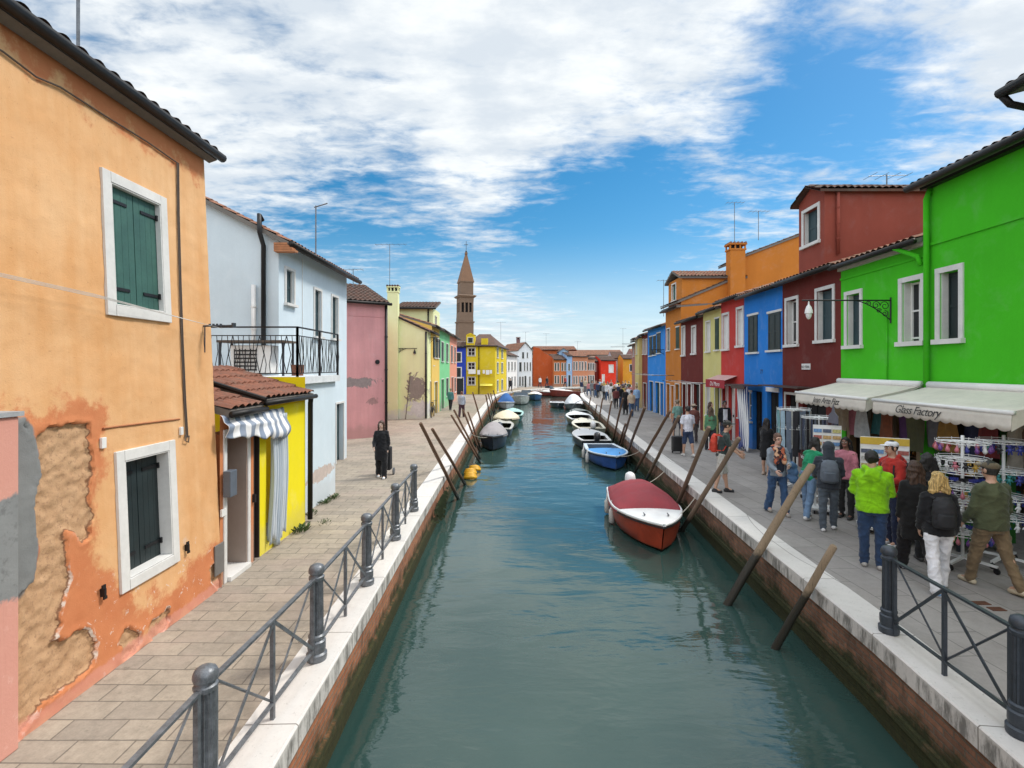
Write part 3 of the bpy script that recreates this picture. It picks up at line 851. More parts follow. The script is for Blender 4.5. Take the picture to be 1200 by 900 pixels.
# eave: soffit, roof, gutter
a = R(17)
roof_plane(root, (LX(OZ)+.15,OY0,6.13), (LX(OZ)+.15,OY1+.10,6.13), (-math.cos(a),0,math.sin(a)), 3.8, 'clay_dark', per=.2, gr=.06, th=.085)
roof_plane(root, (-11.3,OY1+.13,6.10), (-11.3,OY0,6.10), (math.cos(a),0,math.sin(a)), 3.5, 'clay_dark', rs=4, gutter=False, name='rear_roof')
s = MB(); s.add([(LX(6.02)+.02,OY0,6.0),(LX(6.02)+.02,OY1+.09,6.0),(LX(6.02)+.13,OY1+.09,6.04),(LX(6.02)+.13,OY0,6.04)],[(0,1,2,3)]); s.build('soffit', M['soffit'], root)
# cable along the top and down the corner
c = MB(); cy = [lw(*q) for q in ((-20,50),(0,60),(40,90),(68,102),(120,135),(170,166),(205,190))]
c.tube([(LX(z_)+.02+.004*math.sin(i*3),y_,z_) for i,(y_,z_) in enumerate(cy)], .009, 6)
cz = [lw(*q) for q in ((206,190),(207,250),(209,330),(211,400),(214,470),(217,513))]
for dx_ in (0,.028): c.tube([(LX(z_)+.016,y_+dx_+.006*math.sin(i*5),z_) for i,(y_,z_) in enumerate(cz)], .009, 6)
yb,zb_ = lw(217,513); c.tube([(LX(zb_)+.016,yb-.01,zb_+.05),(LX(zb_)+.03,yb-.05,zb_-.03),(LX(zb_)+.03,yb+.02,zb_-.06),(LX(zb_)+.02,yb+.05,zb_+.02)], .008, 6)
c.build('cable', simple('old brown cable', (.09,.065,.05), .7), root)
c = MB(); pts = [lw(*q) for q in ((120,502),(160,497),(210,491))]
c.tube([(LX(z_)+.006,y_,z_) for y_,z_ in pts], .011, 5)
c.build('plaster_crack', simple('rust brown seam', (.36,.14,.06), .9), root)
def wallbox(name, px, py, w_, h_, mat, t=.03):
    y_, z_ = lw(px,py); fr = lframe(z_); return MB().fbox(fr,y_-w_/2,y_+w_/2,.002,t,z_-h_/2,z_+h_/2).build(name, mat, root, bevel=.004)
wallbox('junction_box', 119,519,.06,.11,M['white_paint']); wallbox('junction_box', 211,505,.05,.10,M['white_paint'])
for q in ((118,692),(217,640)):
    y_, z_ = lw(*q); k_ = MB(); fr = lframe(z_)
    k_.fbox(fr,y_-.012,y_+.012,.0,.05,z_-.06,z_+.02); k_.fbox(fr,y_-.03,y_+.012,.03,.045,z_+.021,z_+.06); k_.fbox(fr,y_-.012,y_+.03,.03,.045,z_-.09,z_-.061)
    k_.build('shutter_stay', M['black_iron'], root)
wallbox('vent_grille', 256,655,.22,.42,simple('grey grille', (.16,.15,.14),.7), .02)
# laundry pulley lines on the upper wall
cl = empty('clothes_line', (LX(3.5)+.05,4.0,3.6), 0, 'white laundry lines with pulleys strung along the orange wall under the upper window', 'clothes line')
q0 = lw(-60,312); q1 = lw(195,362)
l_ = MB()
for i in range(4):
    l_.tube([(LX(3.6)+.10+.05*i,q0[0]-.5,q0[1]+.03-.02*i),(LX(3.6)+.10+.05*i,(q0[0]+q1[0])/2,(q0[1]+q1[1])/2-.015-.02*i),(LX(3.6)+.12+.05*i,7.0,3.66-.012*i)], .0026, 5)
l_.build('cord', simple('grey cord', (.5,.48,.45), .8), cl)
k_ = MB(); zt_ = 3.66
k_.tube([(LX(3.6),7.02,zt_),(LX(3.6)+.42,7.05,zt_+.01)], .013, 6); k_.tube([(LX(3.6)+.40,7.05,zt_-.02),(LX(3.6)+.40,7.05,zt_+.045)],.03,8)
for i in range(4): k_.tube([(LX(3.6)+.10+.05*i,7.0,zt_-.01),(LX(3.6)+.10+.05*i,7.0,zt_+.03)],.016,8)
k_.tube([(LX(3.3),7.03,3.3),(LX(3.6)+.02,7.02,zt_)], .008, 6)
k_.build('bracket', M['iron'], cl)
lattice_antenna('television aerial on the roof of the orange house, top left', -5.0, 5.9, 6.4, 1.55, 6, .9)

# ---- pink pier at the picture's left edge
m, g, b = newmat('pink and grey pier render')
p = g.pos(); z = g.sep(p)[2]; nz = g.math('MULTIPLY', g.math('SUBTRACT', g.noise(p, 5, 6, .7), .5), .22)
zz = g.math('ADD', z, nz)
pink = g.mix(g.noise(p, 1.6, 6, .65), (.60,.26,.20), (.68,.35,.275))
cmc = g.mix(g.noise(p, 3, 6, .7), (.17,.175,.175), (.30,.305,.30))
pink = g.mix(g.ss(g.noise(g.scale(p,(4,4,.25)),1.6,6,.7),.5,.75,0,.45),pink,(.40,.17,.13))
pink = g.mix(g.ss(g.noise(p,9,6,.75),.56,.72,0,.35),pink,(.80,.52,.44))
cmc = g.mix(g.ss(g.noise(p,12,6,.75),.5,.7,0,.6),cmc,(.11,.11,.11))
band = g.math('MULTIPLY', g.ss(zz, 1.22, 1.26), g.ss(zz, 2.04, 2.08, 1, 0))
g.put(b.inputs['Base Color'], g.mix(band, pink, cmc)); b.inputs['Roughness'].default_value = .9
g.put(b.inputs['Normal'], g.bump(g.noise(p, 40, 5, .7), .3, .01))
pr = MB().box((-5.2,1.2,0),(-4.005,4.16,2.70)).build('wall_pier', m, loc=(-4.6,2.7,0), bevel=.012)
tag(pr, 'pink plastered pier with a grey cement band at the left edge, against the orange house', 'wall')
cc = MB().box((-5.2,1.2,2.702),(-3.985,4.185,2.74)).build('coping', simple('old cement coping', (.33,.34,.35), .85, 0, .25, 5, .3), pr, world=False)
for v_ in cc.data.vertices: v_.co -= Vector((-4.6,2.7,0))

# ---- low lean-to shop with red tiled roof, yellow wall and striped awning
yel = plaster('bright yellow paint', (.86,.72,.012), .05, .3, damp=.2, dirt=.05)
orn = plaster('orange door surround paint', (.60,.22,.09), .12)
root = empty('shop', (-4.12,8.7,0), 0, 'low lean-to shop with red tiled roof and bright yellow wall beside the orange house', 'shop')
A_ = (-4.12,7.22); B_ = (-4.12,10.2); fr,L = frame(A_,B_)
ops = [(.16,.74,0.0,2.12),(1.30,1.92,0.02,2.30)]
W = MB(); wall(W, A_, (-4.12,8.16), 0, 2.42, [ops[0]], .35); W.build('wall', orn, root, fixn=False, )
W = MB(); wall(W, (-4.12,8.36), B_, 0, 2.42, [(8.58-8.36,9.18-8.36,.12,2.30)], .2); wall(W, B_, (-7.5,10.2), 0, 2.9)
o = W.build('yellow_wall', yel, root, fixn=False)
W = MB(); wall(W, (-4.12,8.16), (-4.12,8.36), 0, 2.42, [(.03,.17,0,2.2)], .12); W.build('dark_pilaster', simple('dark brown door paint', (.035,.022,.018), .5), root, fixn=False)
MB().fbox(fr,.94+.02,.94+.18,-.13,-.11,0,2.2).build('side_door', simple('black door', (.012,.011,.01), .5), root)
s = MB()
s.fbox(fr,.08,.157,-.02,.02,0,2.2); s.fbox(fr,.743,.82,-.02,.02,0,2.2); s.fbox(fr,.158,.742,-.02,.018,2.123,2.2); s.fbox(fr,.161,.739,-.34,.07,.001,.07)
s.build('door_surround', M['white_stone'], root, bevel=.005)
bgm = simple('brown grey door', (.30,.25,.215), .5, 0, .1, 2)
MB().fbox(fr,.162,.738,-.36,-.33,.07,2.115).build('door', bgm, root)
MB().fbox(fr,.722,.737,-.328,-.002,.072,2.115).build('door_lining', bgm, root)
MB().fbox(fr,.90,.93,.002,.05,.95,1.08).build('handle', M['black_iron'], root)
a = R(17); upv = (-math.cos(a),0,math.sin(a))
roof_plane(root, (-3.98,8.25,2.57), (-3.98,10.28,2.57), upv, 1.8, 'clay_red', per=.17, gr=.045)
roof_plane(root, (-3.99,7.26,2.48), (-3.99,8.23,2.48), upv, 1.75, 'clay_red', per=.17, gr=.045, name='lower_roof')
r_ = MB().tube([(-3.96,8.24,2.575),(-5.5,8.24,3.05)], .04, 8).build('verge_trim', M['gutter'], root)
pipe(root, [(-4.0,10.2,2.52),(-4.04,10.26,2.38),(-4.05,10.27,.05)], .05)
MB().fbox(fr,.02,.20,.03,.14,1.25,1.62).build('meter_box', simple('blue grey meter box', (.10,.12,.15), .5), root, bevel=.01)
bx = MB().fbox(fr,.0,.12,.003,.03,.98,1.08).build('house_number', M['white_paint'], root)
# striped canvas: the bunched-up awning and the door curtain hang from the shop
def stripes(name, c1, c2, wdt, axis='y', rough=.8):
    m, g, b = newmat(name); o = g.new('ShaderNodeTexCoord').outputs['UV']
    s_ = g.sep(o)[0]
    fr_ = g.math('FRACT', g.math('DIVIDE', s_, wdt))
    k_ = g.math('MULTIPLY', g.ss(fr_, .0, .04), g.ss(fr_, .5, .54, 1, 0))
    n_ = g.noise(g.obj(), 5, 5, .6)
    c_ = g.mix(k_, c1, c2); c_ = g.mix(g.ss(n_, .4, .7, 0, .2), c_, mul(c1,.6))
    g.put(b.inputs['Base Color'], c_); b.inputs['Roughness'].default_value = rough
    return m
def cloth(name, P, mat, uvs, label, cat, parent=None, loc=None, thick=.006):
    mb = MB(); mb.grid(P)
    o = mb.build(name, mat, parent, loc=loc, smooth=True, fixn=False)
    uv = o.data.uv_layers.new(name='UVMap'); w_ = len(P[0])
    for lp in o.data.loops:
        r_, c_ = divmod(lp.vertex_index, w_); uv.data[lp.index].uv = uvs(r_, c_)
    sm = o.modifiers.new('thickness','SOLIDIFY'); sm.thickness = thick; sm.offset = 0
    if label: tag(o, label, cat)
    return o
aw = stripes('blue grey striped canvas', (.78,.77,.77), (.22,.27,.36), .26)
P = []
for j in range(15):
    t = j/14; row = []
    for i in range(49):
        s_ = i/48; y = 7.17+1.95*s_
        sag = .07*math.sin(math.pi*s_)+.10*s_**2+ .02*math.sin(23*s_+4*t)
        drop = t*(.26+.24*s_**1.5+.02*math.sin(31*s_))
        out = .15+.07*math.sin(math.pi*s_)+.022*math.sin(19*s_+t*5)*t + .045*math.sin(t*7+s_*3)*s_ - .05*max(0,t-.55)
        row.append((-4.12+max(.03, out*min(1,.25+t*2.4)), y, 2.36-drop-sag*.4+(.06 if t<.1 else 0)))
    P.append(row)
cloth('awning', P, aw, lambda r,c: (c/48*1.95, r*.05), 'bunched blue and white striped awning over the lean-to shop door', 'awning', loc=(-4.0,8.3,2.1))
cu = stripes('pale washed curtain', (.62,.66,.70), (.42,.48,.55), .16)
P = []
for j in range(30):
    t = j/29; row = []
    for i in range(57):
        s_ = i/56; amp = .03+.02*t
        row.append((-4.055+amp*math.sin(s_*46+1.2*math.sin(t*3))+.03*math.sin(t*4)*t, 8.60+.56*s_+.03*math.sin(t*5), 2.28-t*(2.17-.10*math.sin(s_*9))))
    P.append(row)
cloth('curtain', P, cu, lambda r,c: (c/56*.9, r*.07), 'pale grey striped door curtain hanging beside the bright yellow wall', 'curtain', loc=(-4.05,8.9,1.1))

# ---- light blue house with terrace
lb_front = plaster('pale blue wash', (.62,.715,.775), .07, .5, damp=.5, dampcol=(.52,.53,.54), dirt=.14, patches=[(-4.37,11.7,.66,.3,.8,.15,(.56,.47,.42)),(-5.65,14.2,.5,.2,.8,.25,(.55,.45,.38))])
root = empty('house', (-5.65,14.5,0), 0, 'pale blue two storey house with an iron railed terrace on the left bank', 'house')
W = MB()
SE = (-5.65,12.4); NE = (-5.65,17.5); SW = (-10.6,12.4); NW = (-10.6,17.5); ez = 6.2
def uY(px): return -5.65*600/(px-600) - 12.4
wins = [(uY(333.5)+.06,uY(345)-.06,4.70,5.55),(uY(367.5)+.05,uY(376.5)-.05,3.98,5.32),(uY(388)+.05,uY(396)-.05,4.0,5.32)]
drs = [(uY(395)-.1,uY(401)+.1,0,1.9)]
fr,L = frame(SE,NE)
wall(W, SE, NE, 0, ez, wins+drs); wall(W, SW, SE, 0, ez); wall(W, NE, NW, 0, ez); wall(W, NW, SW, 0, ez)
gable_fill(W, SW, SE, ez, ez, (.5, ez+1.26), ez); gable_fill(W, NE, NW, ez, ez, (.5, ez+1.26), ez)
# annex under the terrace
As = (-4.37,10.3); An = (-4.37,12.66)
wall(W, As, An, 0, 2.75); wall(W, (-7.6,10.3), As, 0, 2.75); wall(W, An, (-5.65,12.66), 0, 2.75)
W.add([(-7.6,10.3,2.75),(-4.37,10.3,2.75),(-4.37,12.66,2.75),(-5.652,12.66,2.75),(-5.652,12.398,2.75),(-7.6,12.398,2.75)],[(0,1,2,3,4,5)])
W.build('wall', lb_front, root, fixn=False)
for o_ in wins: window(root, fr, o_, fw=.07, style='closed', shut='shutter_teal', sill=.07, rec=.12, fmat='white_stone')
door(root, fr, drs[0], 'shutter_teal', fw=.06)
MB().box((-7.6,10.22,2.752),(-4.27,12.72,2.90)).build('terrace_slab', simple('pale terrace slab', (.66,.68,.69), .8, 0, .15, 4, .2), root)
a = R(27)
roof_plane(root, (-5.65+.34,12.22,6.09), (-5.65+.34,17.72,6.09), (-math.cos(a),0,math.sin(a)), 3.15, 'clay', per=.19, gr=.07)
roof_plane(root, (-10.9,17.72,6.11), (-10.9,12.22,6.11), (math.cos(R(27)),0,math.sin(R(27))), 3.10, 'clay', rs=4, gutter=False, name='rear_roof')
k_ = MB()
for i in range(4): k_.box((-5.66-.02,12.3-.10,6.02-i*.055),(-5.36+i*.06,12.395,6.068-i*.055))
k_.build('cornice', simple('orange brick cornice', (.40,.17,.08), .9, 0, .3, 9, .2), root)
pipe(root, [(-6.0,12.30,6.62),(-6.0,12.16,6.72),(-6.0,12.17,6.3),(-5.98,12.32,6.02),(-5.98,12.32,2.95)], .055, M['black_iron'], 'black_stack_pipe')
pipe(root, [(-6.22,12.33,5.08),(-6.22,12.33,2.95)], .055, M['white_paint'], 'white_vent_pipe')
c = MB().tube([(-5.64,13.83-.05,6.0),(-5.635,13.83-.05,2.95)], .01, 5).build('cable', M['white_paint'], root)
# terrace railing
def railing_run(mb, p0, p1, zb, zt, posts):
    p0 = Vector((*p0,0)); p1 = Vector((*p1,0)); L_ = (p1-p0).length; d = (p1-p0)/L_
    mb.bar(p0+Vector((0,0,zt)), p1+Vector((0,0,zt)), .03, .03); mb.bar(p0+Vector((0,0,zt-.17)), p1+Vector((0,0,zt-.17)), .018, .018); mb.bar(p0+Vector((0,0,zb+.07)), p1+Vector((0,0,zb+.07)), .02, .02)
    n = int(L_/.105)
    for i in range(n+1):
        q = p0+d*(L_*i/n)
        if i % 5 == 2:
            for sg in (-1,1):
                mb.tube([q+Vector((0,0,zb+.07)), q+d*sg*.085+Vector((0,0,(zb+zt-.1)/2)), q+Vector((0,0,zt-.17))], .009, 4)
        else:
            w_ = .012*(1 if i%2 else -1)
            mb.tube([q+Vector((0,0,zb+.07)), q+d*w_*2+Vector((0,0,zb+.25)), q-d*w_*2+Vector((0,0,zb+.5)), q+Vector((0,0,zt-.17))], .008, 4)
    for t in posts: q = p0+d*(L_*t); mb.bar(q+Vector((0,0,zb-.1)), q+Vector((0,0,zt)), .04, .04)
rl = MB(); railing_run(rl, (-4.31,10.28), (-4.31,12.66), 2.9, 3.9, (0,.5,1)); railing_run(rl, (-4.31,10.28), (-7.55,10.28), 2.9, 3.9, (.0,.55,1))
rl.build('terrace_railing', M['black_iron'], root)
t_ = empty('air_conditioner', (-6.0,11.6,2.9), 0, 'white air conditioner unit under a small shelf on the pale blue terrace', 'air conditioner')
MB().box((-6.25,11.35,2.95),(-5.35,11.75,3.58)).build('casing', M['white_paint'], t_, bevel=.02)
k_ = MB()
for i in range(6): k_.box((-6.15,11.325,3.02+i*.085),(-5.65,11.345,3.05+i*.085))
for i in range(5): k_.box((-6.15+i*.12,11.322,3.02),(-6.13+i*.12,11.324,3.5))
k_.build('grille', M['black_iron'], t_)
MB().box((-6.5,11.25,3.64),(-5.0,11.85,3.69)).build('shelf', simple('brown shelf board', (.10,.07,.05), .8), t_)
for (x_,y_) in ((-6.45,11.3),(-5.05,11.3),(-6.45,11.8),(-5.05,11.8)): MB().box((x_-.02,y_-.02,2.9),(x_+.02,y_+.02,3.64)).build('shelf_leg', M['iron'], t_)
fx = MB(); fx.loft([(-4.9,11.7,2.9,.12,.12),(-4.9,11.7,3.15,.15,.15)],12); fp = fx.build('flower_pot', M['clay_red'], loc=(-4.9,11.7,2.9)); tag(fp,'small clay pot standing at the front of the pale blue terrace','flower pot')
r_ = empty('television_aerial', (-5.9,15.4,6.4), 0, 'thin pole aerial on the pale blue house roof', 'aerial', 'television aerials on the roofs')
k_ = MB(); k_.tube([(-5.9,15.4,6.2),(-5.9,15.4,7.95)], .02, 6); k_.tube([(-5.95,15.4,7.9),(-5.55,15.4,8.02)], .02, 5); k_.build('mast', M['iron_pale'], r_)

# ---- pink house, blank wall
pinkm = plaster('stained pink render', (.66,.31,.31), .14, .9, damp=.55, dampcol=(.40,.22,.20), dirt=.55, patches=[(-6.9,22.0,2.42,1.0,3,.24,(.30,.235,.225)),(-6.1,22.6,1.6,.22,3,.22,(.40,.22,.21))])
root = empty('house', (-6.5,23,0), 0, 'pink blank walled house with stained and patched plaster', 'house')
A_ = (-8.6,20.9); B_ = (-5.6,22.85); fr,L = frame(A_,B_); dx_, dy_ = fr[1]
C_ = (B_[0]-2.2, B_[1]+7.3); D_ = (A_[0]-3.6, A_[1]+6.2)
W = MB(); wall(W, A_, B_, 0, 5.95); wall(W, B_, C_, 0, 5.95); wall(W, C_, D_, 0, 5.95); wall(W, D_, A_, 0, 5.95)
W.build('wall', pinkm, root, fixn=False)
MB().fbox(fr,0,L,.002,.022,5.3,5.34).build('string_course', pinkm, root)
a = R(19); n_ = fr[2]; upv = (-n_[0]*math.cos(a), -n_[1]*math.cos(a), math.sin(a))
e0 = (A_[0]+n_[0]*.22-dx_*.1, A_[1]+n_[1]*.22-dy_*.1, 5.93); e1 = (B_[0]+n_[0]*.22+dx_*.12, B_[1]+n_[1]*.22+dy_*.12, 5.93)
roof_plane(root, e0, e1, upv, 4.0, 'clay_dark', per=.2)
pipe(root, [(B_[0]-.03+n_[0]*.07,B_[1]+n_[1]*.07-.03,5.9),(B_[0]-.03+n_[0]*.07,B_[1]+n_[1]*.07-.03,.05)], .06, M['black_iron'])
vt = MB(); q = (A_[0]+dx_*(L-.42), A_[1]+dy_*(L-.42)); vt.tube([(q[0],q[1],3.32),(q[0]+n_[0]*.05,q[1]+n_[1]*.05,3.32)], .10, 14); vt.build('wall_vent', M['black_iron'], root)
lattice_antenna('low aerial on the pink house roof', -7.6, 24.5, 6.9, .9, 4, .7)

# ---- pale yellow house with chimney
py_m = plaster('pale lemon render', (.76,.785,.43), .08, .5, damp=.75, dampcol=(.62,.60,.56), dirt=.2, patches=[(-5.72,30.5,1.75,.62,3,.85,(.30,.26,.22)),(-5.45,30.5,.62,.9,3,.5,(.66,.64,.60))])
root = empty('house', (-6.2,32,0), 0, 'pale lemon yellow house with a tall tiled chimney and a brown bare patch', 'house')
A_ = (-8.4,30.5); B_ = (-5.03,30.5); C_ = (-5.05,33.6); D_ = (-8.4,36)
W = MB(); fr,L = frame(B_,C_)
wall(W, A_, B_, 0, 5.25); gable_fill(W, A_, B_, 6.75, 5.25, None, 5.25)
wall(W, B_, C_, 0, 5.25, [(.9,1.6,0,2.2),(1.9,2.5,3.2,4.6)]); wall(W, C_, D_, 0, 5.25)
W.build('wall', py_m, root, fixn=False)
W = MB(); U0=(-7.4,33.4); U1=(-5.15,33.4); U2=(-5.15,36.5)
wall(W, U0, U1, 5.0, 6.95); wall(W, U1, U2, 5.0, 6.95, [(.8,1.5,5.4,6.5)]); W.build('upper_storey', py_m, root, fixn=False)
door(root, fr, (.9,1.6,0,2.2), 'shutter_deepgreen', fw=.06); window(root, fr, (1.9,2.5,3.2,4.6), fw=.06, style='closed', shut='shutter_deepgreen')
window(root, frame(U1,U2)[0], (.8,1.5,5.4,6.5), fw=.06, style='closed')
tm = MB(); tm.bar((-8.4,30.42,6.80),(-4.95,30.42,5.24), .10, .07); tm.build('verge_trim', M['gutter'], root)
roof_plane(root, (-4.85,33.7,5.25), (-4.85,30.45,5.25), (-.91,0,.41), 3.6, 'clay', rs=4, gutter=True)
a = R(15); roof_plane(root, (-7.6,33.15,6.95), (-4.95,33.15,6.95), (0,math.cos(a),math.sin(a)), 2.6, 'clay_dark', per=.22, rs=4, name='upper_roof')
chimney(root, -7.05, 30.42, 0.0, 7.95, .62, .42, py_m, capm='clay_dark')
pipe(root, [(-5.45,33.3,6.9),(-5.45,33.3,5.3)], .05); pipe(root, [(-5.12,30.44,5.2),(-5.12,30.44,.05)], .055, M['black_iron']); pipe(root, [(-7.35,30.44,6.2),(-7.35,30.44,.05)], .035, M['iron'])
lattice_antenna('tall aerial beside the lemon house chimney', -7.45, 31.2, 6.4, 4.2, 6, 1.5)
def bracket_lamp(name, label, p, out, L_, arm='scroll', zdrop=.35, white=False, scale=1.0):
    """ornate iron wall bracket carrying a street lantern"""
    r = empty('street_lamp', p, 0, label, 'street lamp', 'wall bracket street lamps')
    p = Vector(p); o_ = Vector((*out,0)).normalized(); s = scale
    b_ = MB(); b_.tube([p, p+o_*L_], .020*s, 8); b_.build('arm', M['black_iron'], r)
    k_ = MB()
    def scroll(c0, rr, ph, turns=1.4, sg=1):
        pts = []
        for i in range(22):
            t = i/21; rad = rr*(1-.75*t); an = ph+sg*turns*2*math.pi*t
            pts.append(c0 + o_*(rad*math.cos(an)) + Vector((0,0,rad*math.sin(an))))
        k_.tube(pts, .011*s, 5)
    for (u, v, rr, ph, sg) in ((.16,-.15,.13,0,1),(.40,-.13,.11,math.pi,-1),(.16,-.36,.09,1.5,1),(.60,-.09,.075,0,1),(.32,-.28,.07,3,-1)):
        scroll(p+o_*(u*s)+Vector((0,0,v*s)), rr*s, ph, 1.4, sg)
    pts = [p+o_*(.02+ .98*s*t)+Vector((0,0,-.52*s*(1-t)**1.6)) for t in [i/12 for i in range(13)]]
    k_.tube(pts, .014*s, 6); k_.tube([p+Vector((0,0,.08*s)), p+Vector((0,0,-.62*s))], .022*s, 6)
    k_.build('scrollwork', M['black_iron'], r)
    e = p+o_*(L_-.18*s); lan = MB()
    lan.lathe([(.012,-.02),(.02,-.10),(.05,-.14),(.075,-.22),(.085,-.30),(.03,-.31)], e, 10)
    l_ = lan.build('lantern', M['black_iron'] if not white else M['white_paint'], r, smooth=40)
    g_ = MB(); g_.ell(e+Vector((0,0,-.36*s)), (.075*s,.075*s,(.16 if white else .09)*s), 12, 8); g_.build('globe', M['white_paint'] if white else simple('frosted lamp glass', (.35,.35,.33), .25), l_, smooth=True)
    return r
bracket_lamp('l','black lantern on a scrolled bracket on the lemon yellow wall', (-7.0,30.46,4.2), (1,0.0), 1.35, scale=.8)
bracket_lamp('l','black lantern on the corner of the lemon yellow house', (-5.0,31.2,4.9), (1,-.3), .6, scale=.6)
st = MB().tube([(-6.3,30.3,0),(-6.05,30.44,2.75)], .022, 6).build('pole', simple('old stick', (.12,.09,.07), .8), loc=(-6.3,30.3,0)); tag(st,'thin stick leaning against the lemon yellow wall','pole')

# ---- small row of narrow houses beyond
XL = lambda Y: -4.4-.018*Y
YL = lambda px: 4.4/((600-px)/600-.018)
def left_house(label, pa, pb, eave, mat, wins, roofm='clay', style='closed', shut='shutter_dark', ground=None, group=None):
    ya, yb = YL(pa), YL(pb)
    A_ = (XL(ya), ya+.004); B_ = (XL(yb), yb-.004); fr,L = frame(A_,B_)
    r = empty('house', (A_[0],(ya+yb)/2,0), 0, label, 'house', group)
    W = MB(); ops = [(u0*L,u1*L,a_,b_) for (u0,u1,a_,b_) in wins]
    a2=(A_[0]-6,A_[1]); b2=(B_[0]-6,B_[1])
    wall(W, A_, B_, 0, eave, ops); wall(W, a2, A_, 0, eave); wall(W, b2, a2, 0, eave); wall(W, B_, b2, 0, eave)
    pk = eave+3*math.tan(R(17))
    gable_fill(W, a2, A_, eave, eave, (.5,pk), eave); gable_fill(W, B_, b2, eave, eave, (.5,pk), eave)
    W.build('wall', mat, r, fixn=False)
    for o_ in ops:
        if o_[2] <= .01: door(r, fr, o_, shut, fw=.05)
        else: window(r, fr, o_, fw=.06, style=style, shut=shut, rec=.1)
    a = R(17)
    roof_plane(r, (A_[0]+.28,ya,eave-.03), (B_[0]+.28,yb,eave-.03), (-math.cos(a),0,math.sin(a)), 3.4, roofm, per=.24, rs=4)
    roof_plane(r, (b2[0]-.28,yb,eave-.03), (a2[0]-.28,ya,eave-.03), (math.cos(a),0,math.sin(a)), 3.38, roofm, rs=4, gutter=False, name='rear_roof')
    return r, fr, L
left_house('narrow butter yellow house front between the lemon house and the green house', 506, 515, 5.7, plaster('butter yellow', (.74,.50,.12), .08), [(.25,.5,3.7,5.0),(.6,.85,3.7,5.0),(.3,.7,0,2.1)], style='open', shut='shutter_teal')
left_house('narrow mint green house front on the left bank', 515, 527, 5.75, plaster('mint green', (.20,.56,.26), .08), [(.15,.37,3.5,4.9),(.6,.82,3.5,4.9),(.15,.38,0,2.2),(.6,.85,.8,2.2)])
left_house('narrow salmon pink house front on the left bank', 527, 535.3, 5.8, plaster('salmon pink', (.68,.28,.19), .08), [(.15,.37,3.5,4.9),(.6,.82,3.5,4.9),(.2,.45,0,2.2),(.62,.85,.8,2.1)])
# ================================================================== RIGHT BANK
GREEN = (.060,.50,.014)
gm = plaster('vivid green paint', GREEN, .10, .35, damp=.1, dirt=.12)
# tall bright green house (nearest)
yT1 = YR(1087)
root = empty('house', (8.6,9,0), 0, 'vivid green house, taller end nearest the camera, above the glass shop awning', 'house')
Pf = (RX(yT1), yT1); Pn = (RX(5.9), 5.9); fr, L = frame(Pf, Pn)
def rop(pl, pr, pt, pb, y0):
    ya, yb = YR(pl), YR(pr); return (y0-ya, y0-yb, (zat(pb,ya) if pb else 0.0), zat(pt,ya))
E_T = 6.95
w1 = rop(1097,1130,312,398,yT1); w1 = (w1[0]+.11,w1[1]-.11,3.66,5.0)
sh1 = (.15, L-.25, 0.0, 2.45)
W = MB(); wall(W, Pf, Pn, 0, E_T, [w1, sh1], .2)
bn=(Pn[0]+8,Pn[1]); bf=(Pf[0]+8,Pf[1])
wall(W, Pn, bn, 0, E_T); wall(W, bn, bf, 0, E_T); wall(W, bf, Pf, 0, E_T)
gable_fill(W, Pn, bn, E_T, E_T, (.5,E_T+1.3), E_T); gable_fill(W, bf, Pf, E_T, E_T, (.5,E_T+1.3), E_T)
W.build('wall', gm, root, fixn=False)
window(root, fr, w1, fw=.11, style='closed', shut='shutter_dark', rec=.20, sill=.06)
MB().fbox(fr, .02, L, .002, .03, 5.62, 5.68).build('string_course', gm, root)
a = R(17); upv = (math.cos(a),0,math.sin(a))
roof_plane(root, (Pf[0]-.30,yT1+.10,6.92), (Pn[0]-.30,Pn[1],6.92), upv, 4.4, 'clay_dark', gr=.07)
MB().fbox(fr,0,L,.03,.16,6.80,6.87).build('cornice', M['gutter'], root)
gp_ = pipe(root, [(RX(yT1-.10)-.02,yT1-.10,6.80),(RX(yT1)-.09,yT1-.08,6.6),(RX(yT1)-.09,yT1-.08,2.75)], .055, gm)
# lower green house
root2 = empty('house', (8.7,12.2,0), 0, 'vivid green lower house with three windows and an iron lamp bracket', 'house')
yL1 = YR(985.5); Pf = (RX(yL1), yL1-.004); Pn = (RX(yT1), yT1+.004); fr2, L2 = frame(Pf, Pn)
ops = []
for (pl,pr) in ((990,1011),(1054,1084)):
    o_ = rop(pl,pr,338,408,yL1); ops.append((max(.16,o_[0]+.10),o_[1]-.10,3.66,4.98))
sh2 = (.2,L2-.2,0,2.40)
W = MB(); wall(W, Pf, Pn, 0, 5.78, ops+[sh2], .2)
bn=(Pn[0]+7,Pn[1]); bf=(Pf[0]+7,Pf[1])
wall(W, bn, bf, 0, 5.78); wall(W, bf, Pf, 0, 5.78); wall(W, Pn, bn, 0, 5.78)
gable_fill(W, bf, Pf, 5.78, 5.78, (.5,6.9), 5.78)
W.build('wall', gm, root2, fixn=False)
window(root2, fr2, ops[0], fw=.10, style='closed', shut='shutter_teal', rec=.2, sill=.06)
window(root2, fr2, ops[1], fw=.11, style='glass', rec=.2, sill=.06)
f_ = MB(); f_.fbox(fr2, ops[1][0]+.05, ops[1][1]-.05, -.17, -.15, 3.7, 4.95); 
MB().fbox(fr2,0,L2,.002,.03,5.42,5.47).build('string_course', gm, root2)
MB().fbox(fr2,0,L2,.002,.10,5.66,5.74).build('cornice', simple('pale cornice', (.42,.40,.36), .85), root2)
roof_plane(root2, (Pf[0]-.26,yL1,5.80), (Pn[0]-.26,yT1-.0,5.80), (math.cos(R(18)),0,math.sin(R(18))), 3.9, 'clay', gr=.06)
